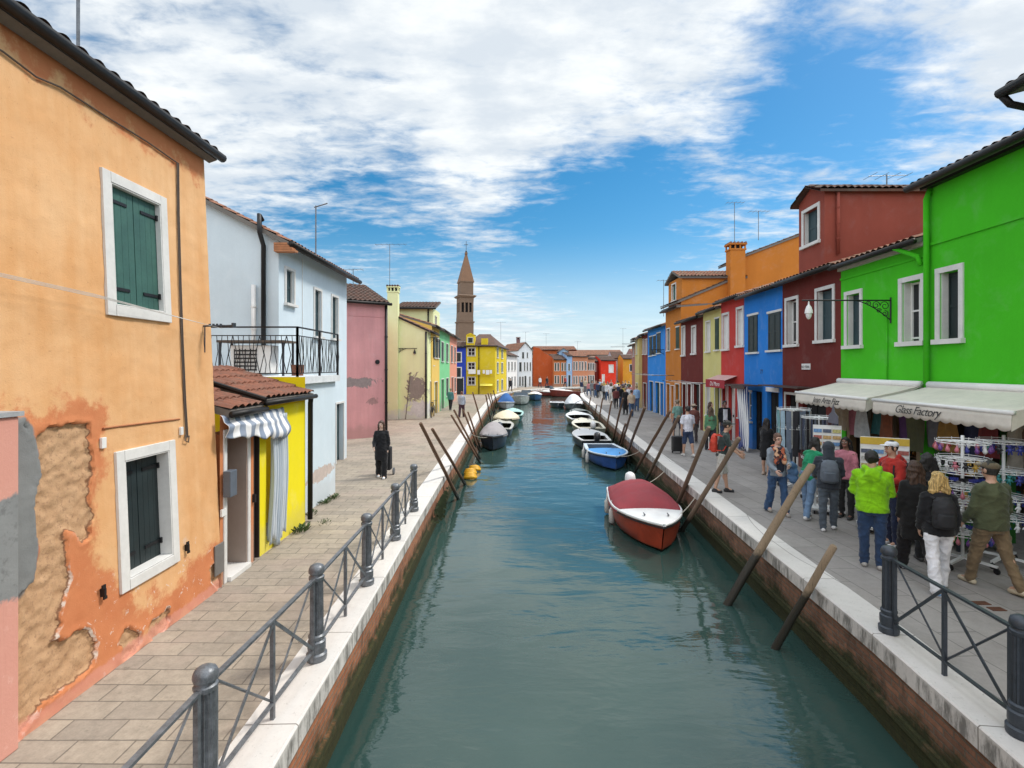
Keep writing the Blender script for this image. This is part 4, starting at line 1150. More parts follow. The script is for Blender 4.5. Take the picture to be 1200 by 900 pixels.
pipe(root2, [(RX(yT1)-.28,yT1+.6,5.74),(RX(yT1)-.12,yT1+.12,5.45),(RX(yT1)-.10,yT1+.06,5.25)], .05, gm)
pipe(root2, [(RX(11.95)-.03,11.95,4.4),(RX(11.95)-.03,11.95,2.72)], .016, gm, 'conduit')
# dark shop interiors behind the openings, with shelves of goods
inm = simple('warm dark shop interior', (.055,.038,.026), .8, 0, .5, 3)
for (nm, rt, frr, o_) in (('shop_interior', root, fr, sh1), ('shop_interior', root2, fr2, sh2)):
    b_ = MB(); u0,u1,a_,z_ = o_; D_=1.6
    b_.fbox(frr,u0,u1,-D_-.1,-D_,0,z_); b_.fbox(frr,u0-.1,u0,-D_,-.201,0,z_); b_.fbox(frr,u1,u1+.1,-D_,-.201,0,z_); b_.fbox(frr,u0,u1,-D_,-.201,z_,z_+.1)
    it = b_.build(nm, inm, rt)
    s_ = MB()
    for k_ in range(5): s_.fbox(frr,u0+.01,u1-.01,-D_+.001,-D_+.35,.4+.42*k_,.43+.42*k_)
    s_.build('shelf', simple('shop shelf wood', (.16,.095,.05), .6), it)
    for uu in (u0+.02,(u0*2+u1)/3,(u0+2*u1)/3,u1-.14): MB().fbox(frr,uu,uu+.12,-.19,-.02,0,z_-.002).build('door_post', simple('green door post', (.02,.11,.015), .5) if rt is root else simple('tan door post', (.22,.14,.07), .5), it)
# goods on the shelves
goods = [simple('glass ware blue', (.04,.08,.30), .15), simple('glass ware amber', (.45,.20,.03), .15), simple('glass ware white', (.6,.6,.58), .2), simple('glass ware red', (.40,.03,.03), .15), simple('glass ware teal', (.03,.22,.2), .15)]
rng = random.Random(3)
for (frr,o_,nm) in ((fr,sh1,'on the shelves of the taller green shop'),(fr2,sh2,'on the shelves of the lower green shop')):
    for k_ in range(5):
        g_ = MB(); uu = o_[0]+.1
        while uu < o_[1]-.15:
            A,d,n = frr; w_ = -1.6+.18; h_ = rng.uniform(.10,.28); r_ = rng.uniform(.04,.07)
            c_ = (A[0]+d[0]*uu+n[0]*w_, A[1]+d[1]*uu+n[1]*w_, .43+.42*k_)
            b0 = len(g_.f); g_.lathe([(r_*.7,0),(r_,h_*.4),(r_*.5,h_*.75),(r_*.65,h_)], c_, 8, rng.randrange(5)); uu += rng.uniform(.14,.22)
        og = g_.build('glassware', goods, loc=(frr[0][0],frr[0][1]-1,.43+.42*k_), smooth=True)
        tag(og, 'row of coloured glassware %s, %s shelf' % (nm, ['lowest','second','third','fourth','topmost'][k_]), 'glassware', 'rows of glassware inside the shops', 'stuff')
# house beyond the right edge whose eave corner juts into the picture
root = empty('house', (8.4,3.5,0), 0, 'house at the right edge showing only a dark tiled eave corner and bent gutter', 'house')
W = MB(); wall(W, (8.3,7.4-1.52), (8.3,-3), 0, 7.3); wall(W, (8.3,-3),(14,-3),0,7.3); wall(W,(14,-3),(14,5.88),0,7.3); wall(W,(14,5.88),(8.3,5.88),0,7.3); W.build('wall', plaster('ochre side house', (.55,.33,.10)), root, fixn=False)
roof_plane(root, (7.30,7.60,7.22),(7.30,-3,7.22),(math.cos(R(15)),0,math.sin(R(15))),3.5,'clay_dark',gr=.07)
MB().tube([(7.27,7.60,7.13),(7.38,7.58,6.99),(7.62,7.55,6.92),(8.26,7.52,6.90)], .05, 8).build('bent_gutter_pipe', M['gutter'], root, smooth=True)

DR = (.14,.024,.019)
dr_m = plaster('oxblood render', DR, .12, .4, damp=.15, dirt=.2, patches=[])
S2 = dict(style='closed', shut='shutter_dark', fw=.09)
root, frD, yn, yf = right_house('house','dark oxblood red house with a white framed dormer, between the green and the blue house', 985.5, 917, 5.88, dr_m,
    wins=[(957.8,976,342,399,dict(fw=.10,style='closed',shut='shutter_teal',rec=.2)),(922,934,353,404,dict(fw=.10,style='glass',rec=.2))],
    doors=[(921,934,462,None,dict(dm='dark_in',fw=.08)),(940,968,470,None,dict(dm='dark_in',surround=False))], slope=17)
# dormer storey
dm_m = plaster('oxblood dormer render', (.27,.062,.042), .12, .4, damp=0, dirt=.2)
ya, yb = 14.55, 15.95
dA = (RX(yb), yb); dB = (RX(ya), ya); frd, Ld = frame(dA, dB)
W = MB(); wo = (.30,1.08,6.78,7.78)
wall(W, dA, dB, 5.9, 8.15, [wo]); gable_fill(W, dA, dB, 8.15, 8.15, (.5,8.47), 8.15)
wall(W, dB, (dB[0]+5,dB[1]), 5.9, 8.15); wall(W, (dA[0]+5,dA[1]), dA, 5.9, 8.15)
dd = W.build('dormer', dm_m, root, fixn=False)
window(root, frd, wo, fw=.10, style='closed', shut='shutter_teal', rec=.18)
r_ = MB()
for (e0,e1,up_) in (((dB[0]-.2,ya-.14,8.12),(dB[0]+5,ya-.14,8.12),(0,.906,.42)),((dA[0]+5,yb+.14,8.12),(dA[0]-.2,yb+.14,8.12),(0,-.906,.42))):
    tile_roof(r_, e0, e1, up_, .92, rs=6)
    r_.add([e0,e1,(e1[0],e1[1]+up_[1]*.92,e1[2]+up_[2]*.92),(e0[0],e0[1]+up_[1]*.92,e0[2]+up_[2]*.92)],[(0,1,2,3)])
    E0=Vector(e0)-Vector((0,0,.07));E1=Vector(e1)-Vector((0,0,.07)); r_.add([E0,E1,E1+Vector(up_)*.92,E0+Vector(up_)*.92],[(3,2,1,0)]); r_.add([e0,e1,E1,E0],[(0,1,2,3)])
r_.build('dormer_roof', M['clay_dark'], root, fixn=False)
pipe(root, [(dB[0]+.35,ya-.06,8.05),(dB[0]+.35,ya-.06,6.3)], .045, dm_m)
MB().fbox(frD, yf-YR(940), yf-YR(950), .002, .02, 3.02, 3.20).build('street_name_plate', M['white_stone'], root)
def lettering(name, text, size, pos, rot, mat, parent, shear=0.0, align='CENTER', ext=.001, spacing=1.0):
    cu = bpy.data.curves.new(name,'FONT'); cu.body = text; cu.size = size; cu.shear = shear; cu.align_x = align; cu.extrude = ext; cu.space_character = spacing; cu.resolution_u = 3
    t = bpy.data.objects.new('tmp_text', cu); COL.objects.link(t)
    dg = bpy.context.evaluated_depsgraph_get(); me = bpy.data.meshes.new_from_object(t.evaluated_get(dg)); me.name = name
    bpy.data.objects.remove(t); me.materials.clear(); me.materials.append(mat)
    Mx = Matrix.Translation(Vector(pos)-base_of(parent)) @ rot
    me.transform(Mx)
    o = bpy.data.objects.new(name, me); COL.objects.link(o); o.parent = parent
    return o
ROT_R = Matrix(((0,0,-1,0),(-1,0,0,0),(0,1,0,0),(0,0,0,1)))   # text reading on a wall that faces -X
ink = simple('dark sign ink', (.03,.028,.027), .7)
lettering('lettering','RIO TERA',.10,(RX(15.2)-.024,YR(945),3.07),ROT_R,ink,root)
MB().fbox(frD, yf-YR(907)+.0, yf-YR(957), .02, .55, 2.46, 2.50).build('door_canopy', simple('dark canopy board', (.06,.035,.03), .6), root)

BL = (.022,.20,.62)
bl_m = plaster('bright blue paint', BL, .09, .35, damp=.15, dirt=.12)
so_ = dict(style='closed', fw=.0, rec=.03, lintel_only=True, shut='shutter_dark')
root, frB, yn, yf = right_house('house','bright blue house with black shutters and a striped door curtain on the right bank', 917, 872, 5.85, bl_m,
    wins=[(877,888,371,413,dict(style='closed',lintel_only=True,fw=.08,rec=.03)),(900.5,915,368,410.5,dict(style='closed',lintel_only=True,fw=.08,rec=.03)),(874.5,880.5,459,492,dict(style='glass',lintel_only=True,fw=.08))],
    doors=[(882,893,458,None,dict(dm='dark_in',surround=False)),(899,912.5,459,None,dict(dm='dark_in',surround=False))])
lt = MB(); lt.fbox(frB, yf-YR(899)-.05, yf-YR(912.5)+.05, .003, .03, zat(459,17.8), zat(454,17.8)); lt.build('lintel', M['white_stone'], root)
lettering('house_number','77',.22,(RX(18.6)-.006,18.55,2.85),ROT_R,ink,root)
hx = MB(); hx.fbox(frB, yf-YR(871.5)+.1, yf-YR(895), .05, .75, 2.40, 2.44); hx.fbox(frB, .7,1.9,.74,.78,2.30,2.40); hx.build('door_canopy', simple('dark canopy board', (.06,.035,.03), .6), root)
bs = stripes('navy and white striped curtain', (.80,.80,.80), (.03,.05,.20), .11)
P = []
cx0 = RX(18.9)-.55
for j in range(26):
    t = j/25; row = []
    for i in range(61):
        s_ = i/60; row.append((cx0-.02+.05*math.sin(s_*30+t*2)+.10*t*math.sin(t*3.0), 19.35-.95*s_*(1-.25*t)-.15*t, 2.38-t*(2.28+.06*math.sin(s_*8))))
    P.append(row)
cloth('curtain', P, bs, lambda r,c: (c/60*1.1, r*.09), 'navy and white striped curtain hanging at the door of the bright blue house', 'curtain', loc=(cx0,19,1.2))

rd_m = plaster('coral red paint', (.52,.050,.042), .10, .35, damp=.1, dirt=.12)
root, frR, yn, yf = right_house('house','coral red house with a small crimson door awning on the right bank', 872, 845, 5.95, rd_m,
    wins=[(847.2,853.6,370,409,dict(style='closed',fw=.10,shut='white_paint')),(864.2,870.6,363,405,dict(style='closed',fw=.10,shut='white_paint')),(866,870.5,461,489,dict(style='glass',fw=.06))],
    doors=[(846.5,851,452,None,dict(dm='dark_in',fw=.05)),(853.5,861,452,None,dict(dm='white_paint',fw=.05))])
crim = simple('crimson awning cloth', (.33,.02,.03), .8, 0, .15, 5, .1)
aw_ = empty('awning', (RX(21.5)-.3,21.5,2.4), 0, 'small crimson door awning with white lettering on the coral red house', 'awning')
y0_,y1_ = 20.75,22.75; xx = RX(21.7)
MB().add([(xx,y0_,2.75),(xx,y1_,2.75),(xx-.55,y1_,2.55),(xx-.55,y0_,2.55)],[(0,1,2,3)]).build('canopy', simple('pale pink awning top', (.55,.35,.33), .8), aw_)
MB().box((xx-.565,y0_,2.22),(xx-.551,y1_,2.56)).build('valance', crim, aw_)
lettering('lettering','Dal Moro',.26,(xx-.568,(y0_+y1_)/2,2.30),ROT_R,M['white_paint'],aw_,.25)
yl_m = plaster('pale straw paint', (.62,.56,.22), .08, .35, damp=.2, dirt=.12)
right_house('house','pale straw yellow narrow house on the right bank beside the coral red one', 845, 824, 5.75, yl_m,
    wins=[(827.8,832.2,378,412,dict(style='closed',fw=.07,shut='white_paint')),(838.2,842.6,374,410,dict(style='closed',lintel_only=True,fw=.07,rec=.03,shut='shutter_deepgreen')),(827.6,832,452,486,dict(style='glass',fw=.06))],
    doors=[(838,843.3,452,None,dict(dm='shutter_dark',fw=.06))])
right_house('house','deep maroon house with white framed windows beside the straw yellow house', 824, 798, 5.6, plaster('maroon paint', (.14,.022,.018), .1, .3, damp=.1),
    wins=[(799.4,802.6,384,416,dict(style='closed',fw=.10,shut='white_paint')),(811.2,815.2,384,414,dict(style='closed',fw=.10,shut='white_paint'))],
    doors=[(800,804,450,None,dict(dm='dark_in',fw=.06)),(806,811,450,None,dict(dm='white_paint',fw=.04)),(813,820,450,None,dict(dm='shutter_dark',fw=.06))])
# orange house with altana dormer, stepped gable and chimney
ob_m = plaster('burnt orange paint', (.53,.185,.030), .10, .35, damp=.1, dirt=.14)
root, frO, yn, yf = right_house('house','burnt orange house with a tiled dormer and a big chimney above its stepped gable', 798, 780, 6.5, ob_m,
    wins=[(781.6,785,386,411,dict(style='closed',fw=.06,shut='shutter_deepgreen')),(792.2,796.2,384,409,dict(style='closed',lintel_only=True,fw=.06,rec=.03,shut='shutter_deepgreen'))],
    doors=[(781.5,785,450,None,dict(dm='dark_in',fw=.05)),(786.5,790,452,None,dict(dm='white_paint',fw=.04)),(791.5,796,450,None,dict(dm='shutter_deepgreen',fw=.05))], depth=3, slope=4)
yg = yn+.02; xg = RX(yn)
GW = MB()
P = [(xg+.02,5.0),(xg+9.5,5.0),(xg+9.5,10.9),(xg+6.9,10.62),(xg+3.45,9.28),(xg+3.45,8.35),(xg+2.75,8.0),(xg+.02,6.88)]
GW.prism([(a_,b_) for a_,b_ in P], lambda a_,b_,o_: (a_,o_,b_), yg, .35); GW.build('stepped_gable', ob_m, root)
# roofs behind the gable
for (x0,z0,x1,z1) in ((xg-.2,6.78,xg+3.45,8.30),(xg+3.4,9.30,xg+7.5,10.86)):
    L_=math.hypot(x1-x0,z1-z0); roof_plane(root,(x0,yf,z0),(x0,yn-.06,z0),((x1-x0)/L_,0,(z1-z0)/L_),L_,'clay_dark',rs=4,gutter=False,name='upper_roof')
ds = MB(); dy0,dy1 = yn+.1,yn+2.6; dx0=xg+.10
frd2,_ = frame((dx0,dy1),(dx0,dy0))
wall(ds,(dx0,dy1),(dx0,dy0),6.6,8.2,[(.7,1.4,7.0,7.95)]); wall(ds,(dx0,dy0),(dx0+4,dy0),6.6,8.2); wall(ds,(dx0+4,dy1),(dx0,dy1),6.6,8.2); ds.build('dormer', ob_m, root, fixn=False)
window(root, frd2, (.7,1.4,7.0,7.95), fw=.08, style='closed', shut='shutter_green')
roof_plane(root,(dx0-.2,dy0-.18,8.15),(dx0+3.6,dy0-.18,8.15),(0,.93,.37),1.55,'clay',rs=6,gutter=False,name='dormer_roof'); roof_plane(root,(dx0+3.6,dy1+.18,8.15),(dx0-.2,dy1+.18,8.15),(0,-.93,.37),1.55,'clay',rs=4,gutter=False,name='dormer_roof')
chimney(root, xg+3.0, yn-.12, 5.5, 10.0, .82, .6, ob_m)
bb_m = plaster('azure blue paint', (.030,.24,.70), .09, .3, damp=.12, dirt=.1)
right_house('house','azure blue house with a row of three black shuttered windows on the right bank', 780, 759, 5.75, bb_m,
    wins=[(761.2,764.2,395,417,dict(style='closed',lintel_only=True,fw=.07,rec=.03)),(765.4,768.8,394,416,dict(style='closed',lintel_only=True,fw=.07,rec=.03)),(770,774.2,391,414,dict(style='closed',lintel_only=True,fw=.07,rec=.03))],
    doors=[(761,765.5,447,None,dict(dm='shutter_dark',fw=.06)),(768,773,448,None,dict(dm='shutter_deepgreen',fw=.06)),(774,777.5,449,None,dict(dm='shutter_deepgreen',fw=.06))], rs=4)
right_house('house','brick red narrow house far along the right bank', 759, 752.5, 5.5, plaster('brick red paint', (.24,.055,.04)), wins=[(753.5,755,398,415,dict(fw=.06)),(756.5,758.2,398,415,dict(fw=.06))], doors=[(754,757.5,449,None,dict(dm='dark_in',fw=.05))], rs=4)
right_house('house','sand yellow house projecting at the far end of the right bank', 752.5, 748, 5.3, plaster('sand yellow paint', (.62,.50,.20)), wins=[(749.3,750.3,398,415,dict(fw=.05))], doors=[(749,751,449,None,dict(dm='dark_in',fw=.05))], rs=4, proud=.25)
right_house('house','faded rose house far along the right bank', 748, 744, 5.2, plaster('faded rose paint', (.52,.26,.24)), wins=[(745.6,746.6,402,417,dict(fw=.05))], doors=[(745,747,449,None,dict(dm='dark_in',fw=.05))], rs=4)
right_house('house','last pinkish house at the far end of the right bank', 744, 740.5, 4.9, plaster('dusky pink paint', (.42,.18,.15)), wins=[(742,743,405,418,dict(fw=.05))], rs=4)
lattice_antenna('aerial above the big orange chimney', RX(28)+3.4, 29.5, 10, 2.6, 5, .8)
lattice_antenna('aerial on the orange house beside the oxblood dormer', 14.2, 29.5, 10.4, 1.7, 5, .9)
lattice_antenna('aerial on the oxblood dormer roof', 11.2, 15.3, 8.5, .35, 4, .9)
lattice_antenna('aerial frame beside the orange dormer', RX(33)+.3, 33.5, 6.4, 2.4, 4, .7)
bracket_lamp('l','ornate iron lamp bracket on the lower green house with a white hanging globe', (RX(11.85)-.01,11.85,zat(352,11.85)), (-1,0), 2.05, white=True, scale=.85)
bracket_lamp('l','small black wall lantern on the azure blue house', (RX(33)-.01,32.2,4.2), (-1,0), .9, scale=.7)
# drying lines on stays across the right hand doors
def drying_line(label, y0, y1, z, out=1.0):
    r = empty('clothes_line', (RX(y0)-out,(y0+y1)/2,z), 0, label, 'clothes line', 'clothes lines along the right bank')
    for y in (y0,y1): MB().tube([(RX(y)-.005,y,z),(RX(y)-out,y,z)],.018,6).build('bracket', M['iron'], r)
    k = MB()
    for o_ in (.3,.6,.9): k.tube([(RX(y0)-out*o_,y0,z+.02),(RX((y0+y1)/2)-out*o_,(y0+y1)/2,z-.02),(RX(y1)-out*o_,y1,z+.02)],.006,4)
    k.build('cord', M['white_paint'], r)
drying_line('clothes line brackets over the doors of the straw yellow house', 22.9, 28.0, 2.35, 1.2)
drying_line('clothes line brackets over the doors of the azure blue house', 30, 36.5, 2.6, 1.3)
drying_line('clothes line brackets on the upper floor of the far rose house', 40, 46, 4.9, 1.3)

# ---- retractable shop awnings
canvas = simple('cream awning canvas', (.66,.61,.535), .8, 0, .12, 3, .15)
def shop_awning(label, text, y0, y1, out=1.22, zr=2.70, zf=2.44, drop=.27, tsize=.215, tpos=.5):
    r = empty('awning', (RX(y0)-out,(y0+y1)/2,zf), 0, label, 'awning', 'cream shop awnings on the green house')
    P = []
    for j in range(9):
        t = j/8; row = []
        for i in range(25):
            y = y0+(y1-y0)*i/24; sag = -.022*math.sin(math.pi*t)*(.6+.4*math.sin(math.pi*i/24*3)**2)
            row.append((RX(y)-.06-(out-.06)*t, y, zr+(zf-zr)*t+sag))
        P.append(row)
    mb = MB(); mb.grid(P); o = mb.build('canopy', canvas, r, fixn=False, smooth=True); sm = o.modifiers.new('t','SOLIDIFY'); sm.thickness=.006
    # valance with scalloped hem
    nS = int((y1-y0)/.21); P = []
    n = nS*8
    for j in range(4):
        t = j/3; row = []
        for i in range(n+1):
            y = y0+(y1-y0)*i/n; sc = .036*abs(math.sin(math.pi*i/8))
            row.append((RX(y)-out-.012-.014*t*(1+.5*math.sin(i*.23)), y, zf-.03-(drop+sc-.03)*t))
        P.append(row)
    mb = MB(); mb.grid(P); v_ = mb.build('valance', canvas, r, fixn=False, smooth=True); sm = v_.modifiers.new('t','SOLIDIFY'); sm.thickness=.005
    # side flap of the nearer end
    MB().add([(RX(y0)-.06,y0,zr-.02),(RX(y0)-out,y0,zf-.01),(RX(y0)-out-.02,y0,zf-drop-.03),(RX(y0)-out+.12,y0,zf-drop+.05)],[(0,1,2,3)]).build('end_flap', canvas, r)
    MB().tube([(RX(y0)-out,y0-.02,zf-.02),(RX(y1)-out,y1+.02,zf-.02)],.035,8).build('front_bar', M['white_paint'], r, smooth=True)
    MB().tube([(RX(y0)-.07,y0,zr+.03),(RX(y1)-.07,y1,zr+.03)],.075,10).build('cassette', M['white_paint'], r, smooth=True)
    for y in (y0+.25,y1-.25):
        MB().tube([(RX(y)-.08,y,zr-.10),(RX(y)-out*.55,y+.28,(zr+zf)/2-.14),(RX(y)-out,y+.05,zf-.04)],.025,6).build('folding_arm', M['white_paint'], r)
    yc = y0+(y1-y0)*tpos
    lettering('lettering', text, tsize, (RX(yc)-out-.055,yc,zf-drop*.80),ROT_R @ Matrix.Rotation(R(-7),4,'X'),ink,r,.32,spacing=.9)
shop_awning('cream shop awning with scalloped valance lettered Glass Factory', 'Glass Factory', 7.55, 10.62, tpos=.60)
shop_awning('cream shop awning with scalloped valance, further one beside the oxblood house', 'Jean Arte Fizz', 10.85, 13.75, tsize=.205, tpos=.50)
# ================================================================== FAR END
def block(label, A, B, depth, eave, mat, wins=(), side_wins=(), roof='ridge', roofm='clay', pk=None, gable=False, cat='house', wkw=None, loc=None, name='house', z_off=0):
    """free house: front A->B (outward on the right hand), depth behind it"""
    fr, L = frame(A, B); n = fr[2]
    a2 = (A[0]-n[0]*depth, A[1]-n[1]*depth); b2 = (B[0]-n[0]*depth, B[1]-n[1]*depth)
    r = empty(name, ((A[0]+B[0])/2, (A[1]+B[1])/2, 0), 0, label, cat)
    W = MB(); ops = [(u0*L,u1*L,z0,z1) for (u0,u1,z0,z1) in wins]
    frs, Ls = frame(a2, A); sops = [(u0*Ls,u1*Ls,z0,z1) for (u0,u1,z0,z1) in side_wins]
    wall(W, A, B, 0, eave, ops, .12); wall(W, a2, A, 0, eave, sops, .12); wall(W, B, b2, 0, eave); wall(W, b2, a2, 0, eave)
    if gable:
        gable_fill(W, A, B, eave, eave, (.5,pk), eave); gable_fill(W, b2, a2, eave, eave, (.5,pk), eave)
    elif pk:
        gable_fill(W, a2, A, eave, eave, (.5,pk), eave); gable_fill(W, B, b2, eave, eave, (.5,pk), eave)
    W.build('wall', mat, r, fixn=False)
    kw = dict(fw=.08, style='closed', rec=.10); kw.update(wkw or {})
    for o_ in ops:
        if o_[2] < .02: door(r, fr, o_, kw.get('shut','shutter_dark'), fw=.06)
        else: window(r, fr, o_, **kw)
    for o_ in sops: window(r, frs, o_, **kw)
    d = fr[1]
    if pk:
        if gable:
            w2 = L/2; h = pk-eave; S = math.hypot(w2,h); ov=.15
            for (p0,p1,sg) in ((A,a2,1),(b2,B,-1)):
                roof_plane(r,(p0[0]-sg*d[0]*ov*1 + (n[0]*.2 if p0 in (A,B) else 0),p0[1]-sg*d[1]*ov+(n[1]*.2 if p0 in (A,B) else 0),eave-.02),(p1[0]-sg*d[0]*ov+(n[0]*.2 if p1 in (A,B) else 0),p1[1]-sg*d[1]*ov+(n[1]*.2 if p1 in (A,B) else 0),eave-.02),(sg*d[0]*w2/S,sg*d[1]*w2/S,h/S),S+.2,roofm,per=.3,rs=4,gutter=False,th=.08)
        else:
            w2 = depth/2; h = pk-eave; S = math.hypot(w2,h)
            for (p0,p1,sg) in ((A,B,1),(b2,a2,-1)):
                roof_plane(r,(p0[0]+sg*n[0]*.22,p0[1]+sg*n[1]*.22,eave-.03),(p1[0]+sg*n[0]*.22,p1[1]+sg*n[1]*.22,eave-.03),(-sg*n[0]*w2/S,-sg*n[1]*w2/S,h/S),S+.2,roofm,per=.3,rs=4,th=.08,gutter=(sg>0))
    return r, fr, L
W3 = lambda cols, rows: [(c0,c1,z0,z1) for (c0,c1) in cols for (z0,z1) in rows]
# blue narrow house and big yellow house closing the left quay
block('deep blue narrow house with white framed windows beside the big yellow house', (-6.6,57.9),(-5.22,57.9),5,5.4,plaster('cobalt paint',(.025,.06,.40),damp=0),wins=[(.25,.6,1.9+.0,3.0),(.25,.6,3.7,4.7),(.25,.8,0,1.9)],pk=6.1,roofm='clay_dark',wkw=dict(fw=.10))
ym = plaster('strong yellow paint', (.66,.49,.022), .08, .3, damp=.08, dirt=.1)
root = empty('house', (-3.4,58.5,0), 0, 'big strong yellow three storey house facing down the canal below the leaning tower', 'house')
A_=(-5.2,58); B_=(-1.93,58); C_=(-.75,69); D_=(-5.2,69)
fr,L = frame(A_,B_); fr2_,L2_ = frame(B_,C_)
ops=[(.20,1.02,1.15-.1,1.95),(.20,1.02,2.75,3.6),(.20,1.02,4.35,5.25)]
o2=[(1.6,2.9,.2,1.5),(5.6,7.2,.2,1.5),(1.6,2.9,2.4,3.6),(5.6,7.2,2.4,3.6),(1.6,2.9,4.2,5.3),(5.6,7.2,4.2,5.3)]
W=MB(); wall(W,A_,B_,0,5.55,ops); wall(W,B_,C_,0,5.55,o2); wall(W,C_,D_,0,5.55); wall(W,D_,A_,0,5.55)
W.build('wall', ym, root, fixn=False)
tw=MB(); wall(tw,(-5.18,57.93),(-4.25,57.93),5.56,6.75,[(.2,.75,5.85,6.4)]); wall(tw,(-4.25,57.93),(-4.25,60),5.56,6.75); wall(tw,(-5.18,60),(-5.18,57.93),5.56,6.75); tw.add([(-5.25,57.85,6.752),(-4.18,57.85,6.752),(-4.18,60,6.752),(-5.25,60,6.752)],[(0,1,2,3)])
gable_fill(tw,(-5.18,57.93),(-4.25,57.93),6.75,6.75,(.5,6.95),6.75); tw.build('attic_tower', ym, root, fixn=False)
window(root,frame((-5.18,57.93),(-4.25,57.93))[0],(.2,.75,5.85,6.4),fw=.05)
for o_ in ops: window(root,fr,o_,fw=.05,style='glass')
for o_ in o2: window(root,fr2_,o_,fw=.10,style='closed',shut='shutter_green')
rfm=MB()
for poly in ([(-5.4,57.8,5.5),(-1.7,57.8,5.5),(-2.6,62.5,7.1),(-4.0,62.5,7.1)],[(-1.7,57.8,5.5),(-.5,69.3,5.5),(-2.6,64.5,7.1),(-2.6,62.5,7.1)],[(-.5,69.3,5.5),(-5.4,69.3,5.5),(-4.0,64.5,7.1),(-2.6,64.5,7.1)],[(-5.4,69.3,5.5),(-5.4,57.8,5.5),(-4.0,62.5,7.1),(-4.0,64.5,7.1)],[(-4,62.5,7.1),(-2.6,62.5,7.1),(-2.6,64.5,7.1),(-4,64.5,7.1)]):
    rfm.add(poly,[tuple(range(len(poly)))])
rfm.add([(-5.4,57.8,5.44),(-1.7,57.8,5.44),(-.5,69.3,5.44),(-5.4,69.3,5.44)],[(3,2,1,0)])
rfm.build('roof', M['clay_dark'], root, fixn=False)
MB().tube([(-5.4,57.76,5.46),(-1.66,57.76,5.46),(-.46,69.3,5.46)],.07,8).build('gutter', M['gutter'], root)
MB().box((-3.5,58.2,5.5),(-2.75,58.95,6.35)).build('chimney', ym, root)
pipe(root,[(-3.75,57.93,5.4),(-3.75,57.93,.05)],.05); MB().fbox(fr,0,L,.002,.03,2.05,2.1).build('string_course', ym, root)
MB().box((-4.9,57.55,2.32),(-4.1,57.97,2.82)).build('air_conditioner', M['white_paint'], root)
aw=MB(); aw.add([(-3.6,57.97,1.2),(-2.2,57.97,1.2),(-2.2,57.3,1.0),(-3.6,57.3,1.0)],[(0,1,2,3)]); aw.build('window_canopy', simple('yellow canopy',(.75,.66,.10),.7), root)
lw_ = empty('laundry', (-3.9,57.6,2.6), 0, 'small white laundry hanging on the big yellow house', 'laundry')
k_=MB()
for i,(x_,w_) in enumerate(((-3.9,.3),(-3.3,.25),(-2.95,.4),(-2.5,.25))): k_.box((x_,57.62,2.25+.1*(i%2)),(x_+w_,57.64,2.75))
k_.build('cloth', M['white_paint'], lw_); MB().tube([(-4.1,57.63,2.76),(-2.1,57.63,2.76)],.012,5).build('cord', M['iron'], lw_)
# white houses
block('low whitewashed house just beyond the big yellow house', (-.7,69.3),(.75,76),6,4.7,plaster('whitewash',(.72,.70,.68),.06,damp=.1),wins=W3([(.12,.24),(.42,.54),(.72,.84)],[(2.6,3.8),(.3,1.7)]),pk=6.0,roofm='clay_dark',wkw=dict(shut='shutter_dark'))
wr, wf, wL = block('white gabled house with dark shutters at the end of the canal', (.95,78.2),(3.1,79.0),8,5.6,plaster('white paint',(.76,.78,.80),.05,damp=.15),wins=[(.28,.42,4.4,5.35),(.62,.70,4.5,5.3),(.08,.24,2.4,3.8),(.42,.50,2.5,3.8),(.62,.70,2.5,3.8),(.84,.92,2.5,3.8),(.08,.18,.2,1.6),(.28,.38,.2,1.6),(.46,.58,0,1.7),(.80,.88,.2,1.6)],pk=6.8,gable=True,roofm='clay',side_wins=[(.3,.5,4.3,5.2)],wkw=dict(fw=.05))
chimney(wr,1.0,82.5,5.6,7.9,.6,.6,plaster('soot chimney',(.22,.12,.12)))
# red/orange blocks
rm_ = plaster('rust red wall',(.44,.085,.022),.10,.4,damp=.1,dirt=.2)
r_, f_, L_ = block('rust red blank sided house beside the white gabled house', (3.35,81.5),(6.5,81.5),7,4.6,rm_,pk=None)
t_=MB(); P=[(3.35,4.6),(6.5,4.6),(5.2,5.35),(4.3,6.1),(3.35,6.3)]; t_.prism(P,lambda a_,b_,o_:(a_,o_,b_),81.5,.3); t_.build('raking_gable',rm_,r_)
roof_plane(r_,(6.75,82.0,4.5),(6.75,88.5,4.5),(-.87,0,.49),3.9,'clay_dark',per=.3,rs=4)
block('tall rust orange house with long tiled roof behind the rust red one', (4.0,92),(11.6,92),8,6.2,plaster('rust orange',(.46,.12,.04)),wins=W3([(.72,.80),(.86,.92)],[(4.5,5.6)]),pk=7.0,roofm='clay')
block('orange house with four green shuttered windows above the barges', (6.55,80.6),(8.6,80.9),6,4.3,plaster('warm orange',(.55,.17,.055)),wins=W3([(.08,.2),(.30,.42),(.62,.74),(.84,.95)],[(2.5,3.7),(.5,1.7)]),pk=5.2,roofm='clay_dark',wkw=dict(shut='shutter_deepgreen',fw=.06))
r_,f_,L_=block('narrow sky blue house with a small dormer at the canal end', (8.62,80.7),(9.5,80.9),6,4.9,plaster('sky blue',(.30,.46,.70)),wins=[(.3,.6,2.5,3.6),(.3,.7,0,1.8)],pk=5.6,roofm='clay_dark')
block('sky blue gabled dormer box behind the orange house', (7.6,83),(9.1,83),3,5.6,plaster('sky blue dormer',(.33,.48,.66)),wins=[(.62,.82,4.9,5.5)],pk=6.1,gable=True,cat='house')
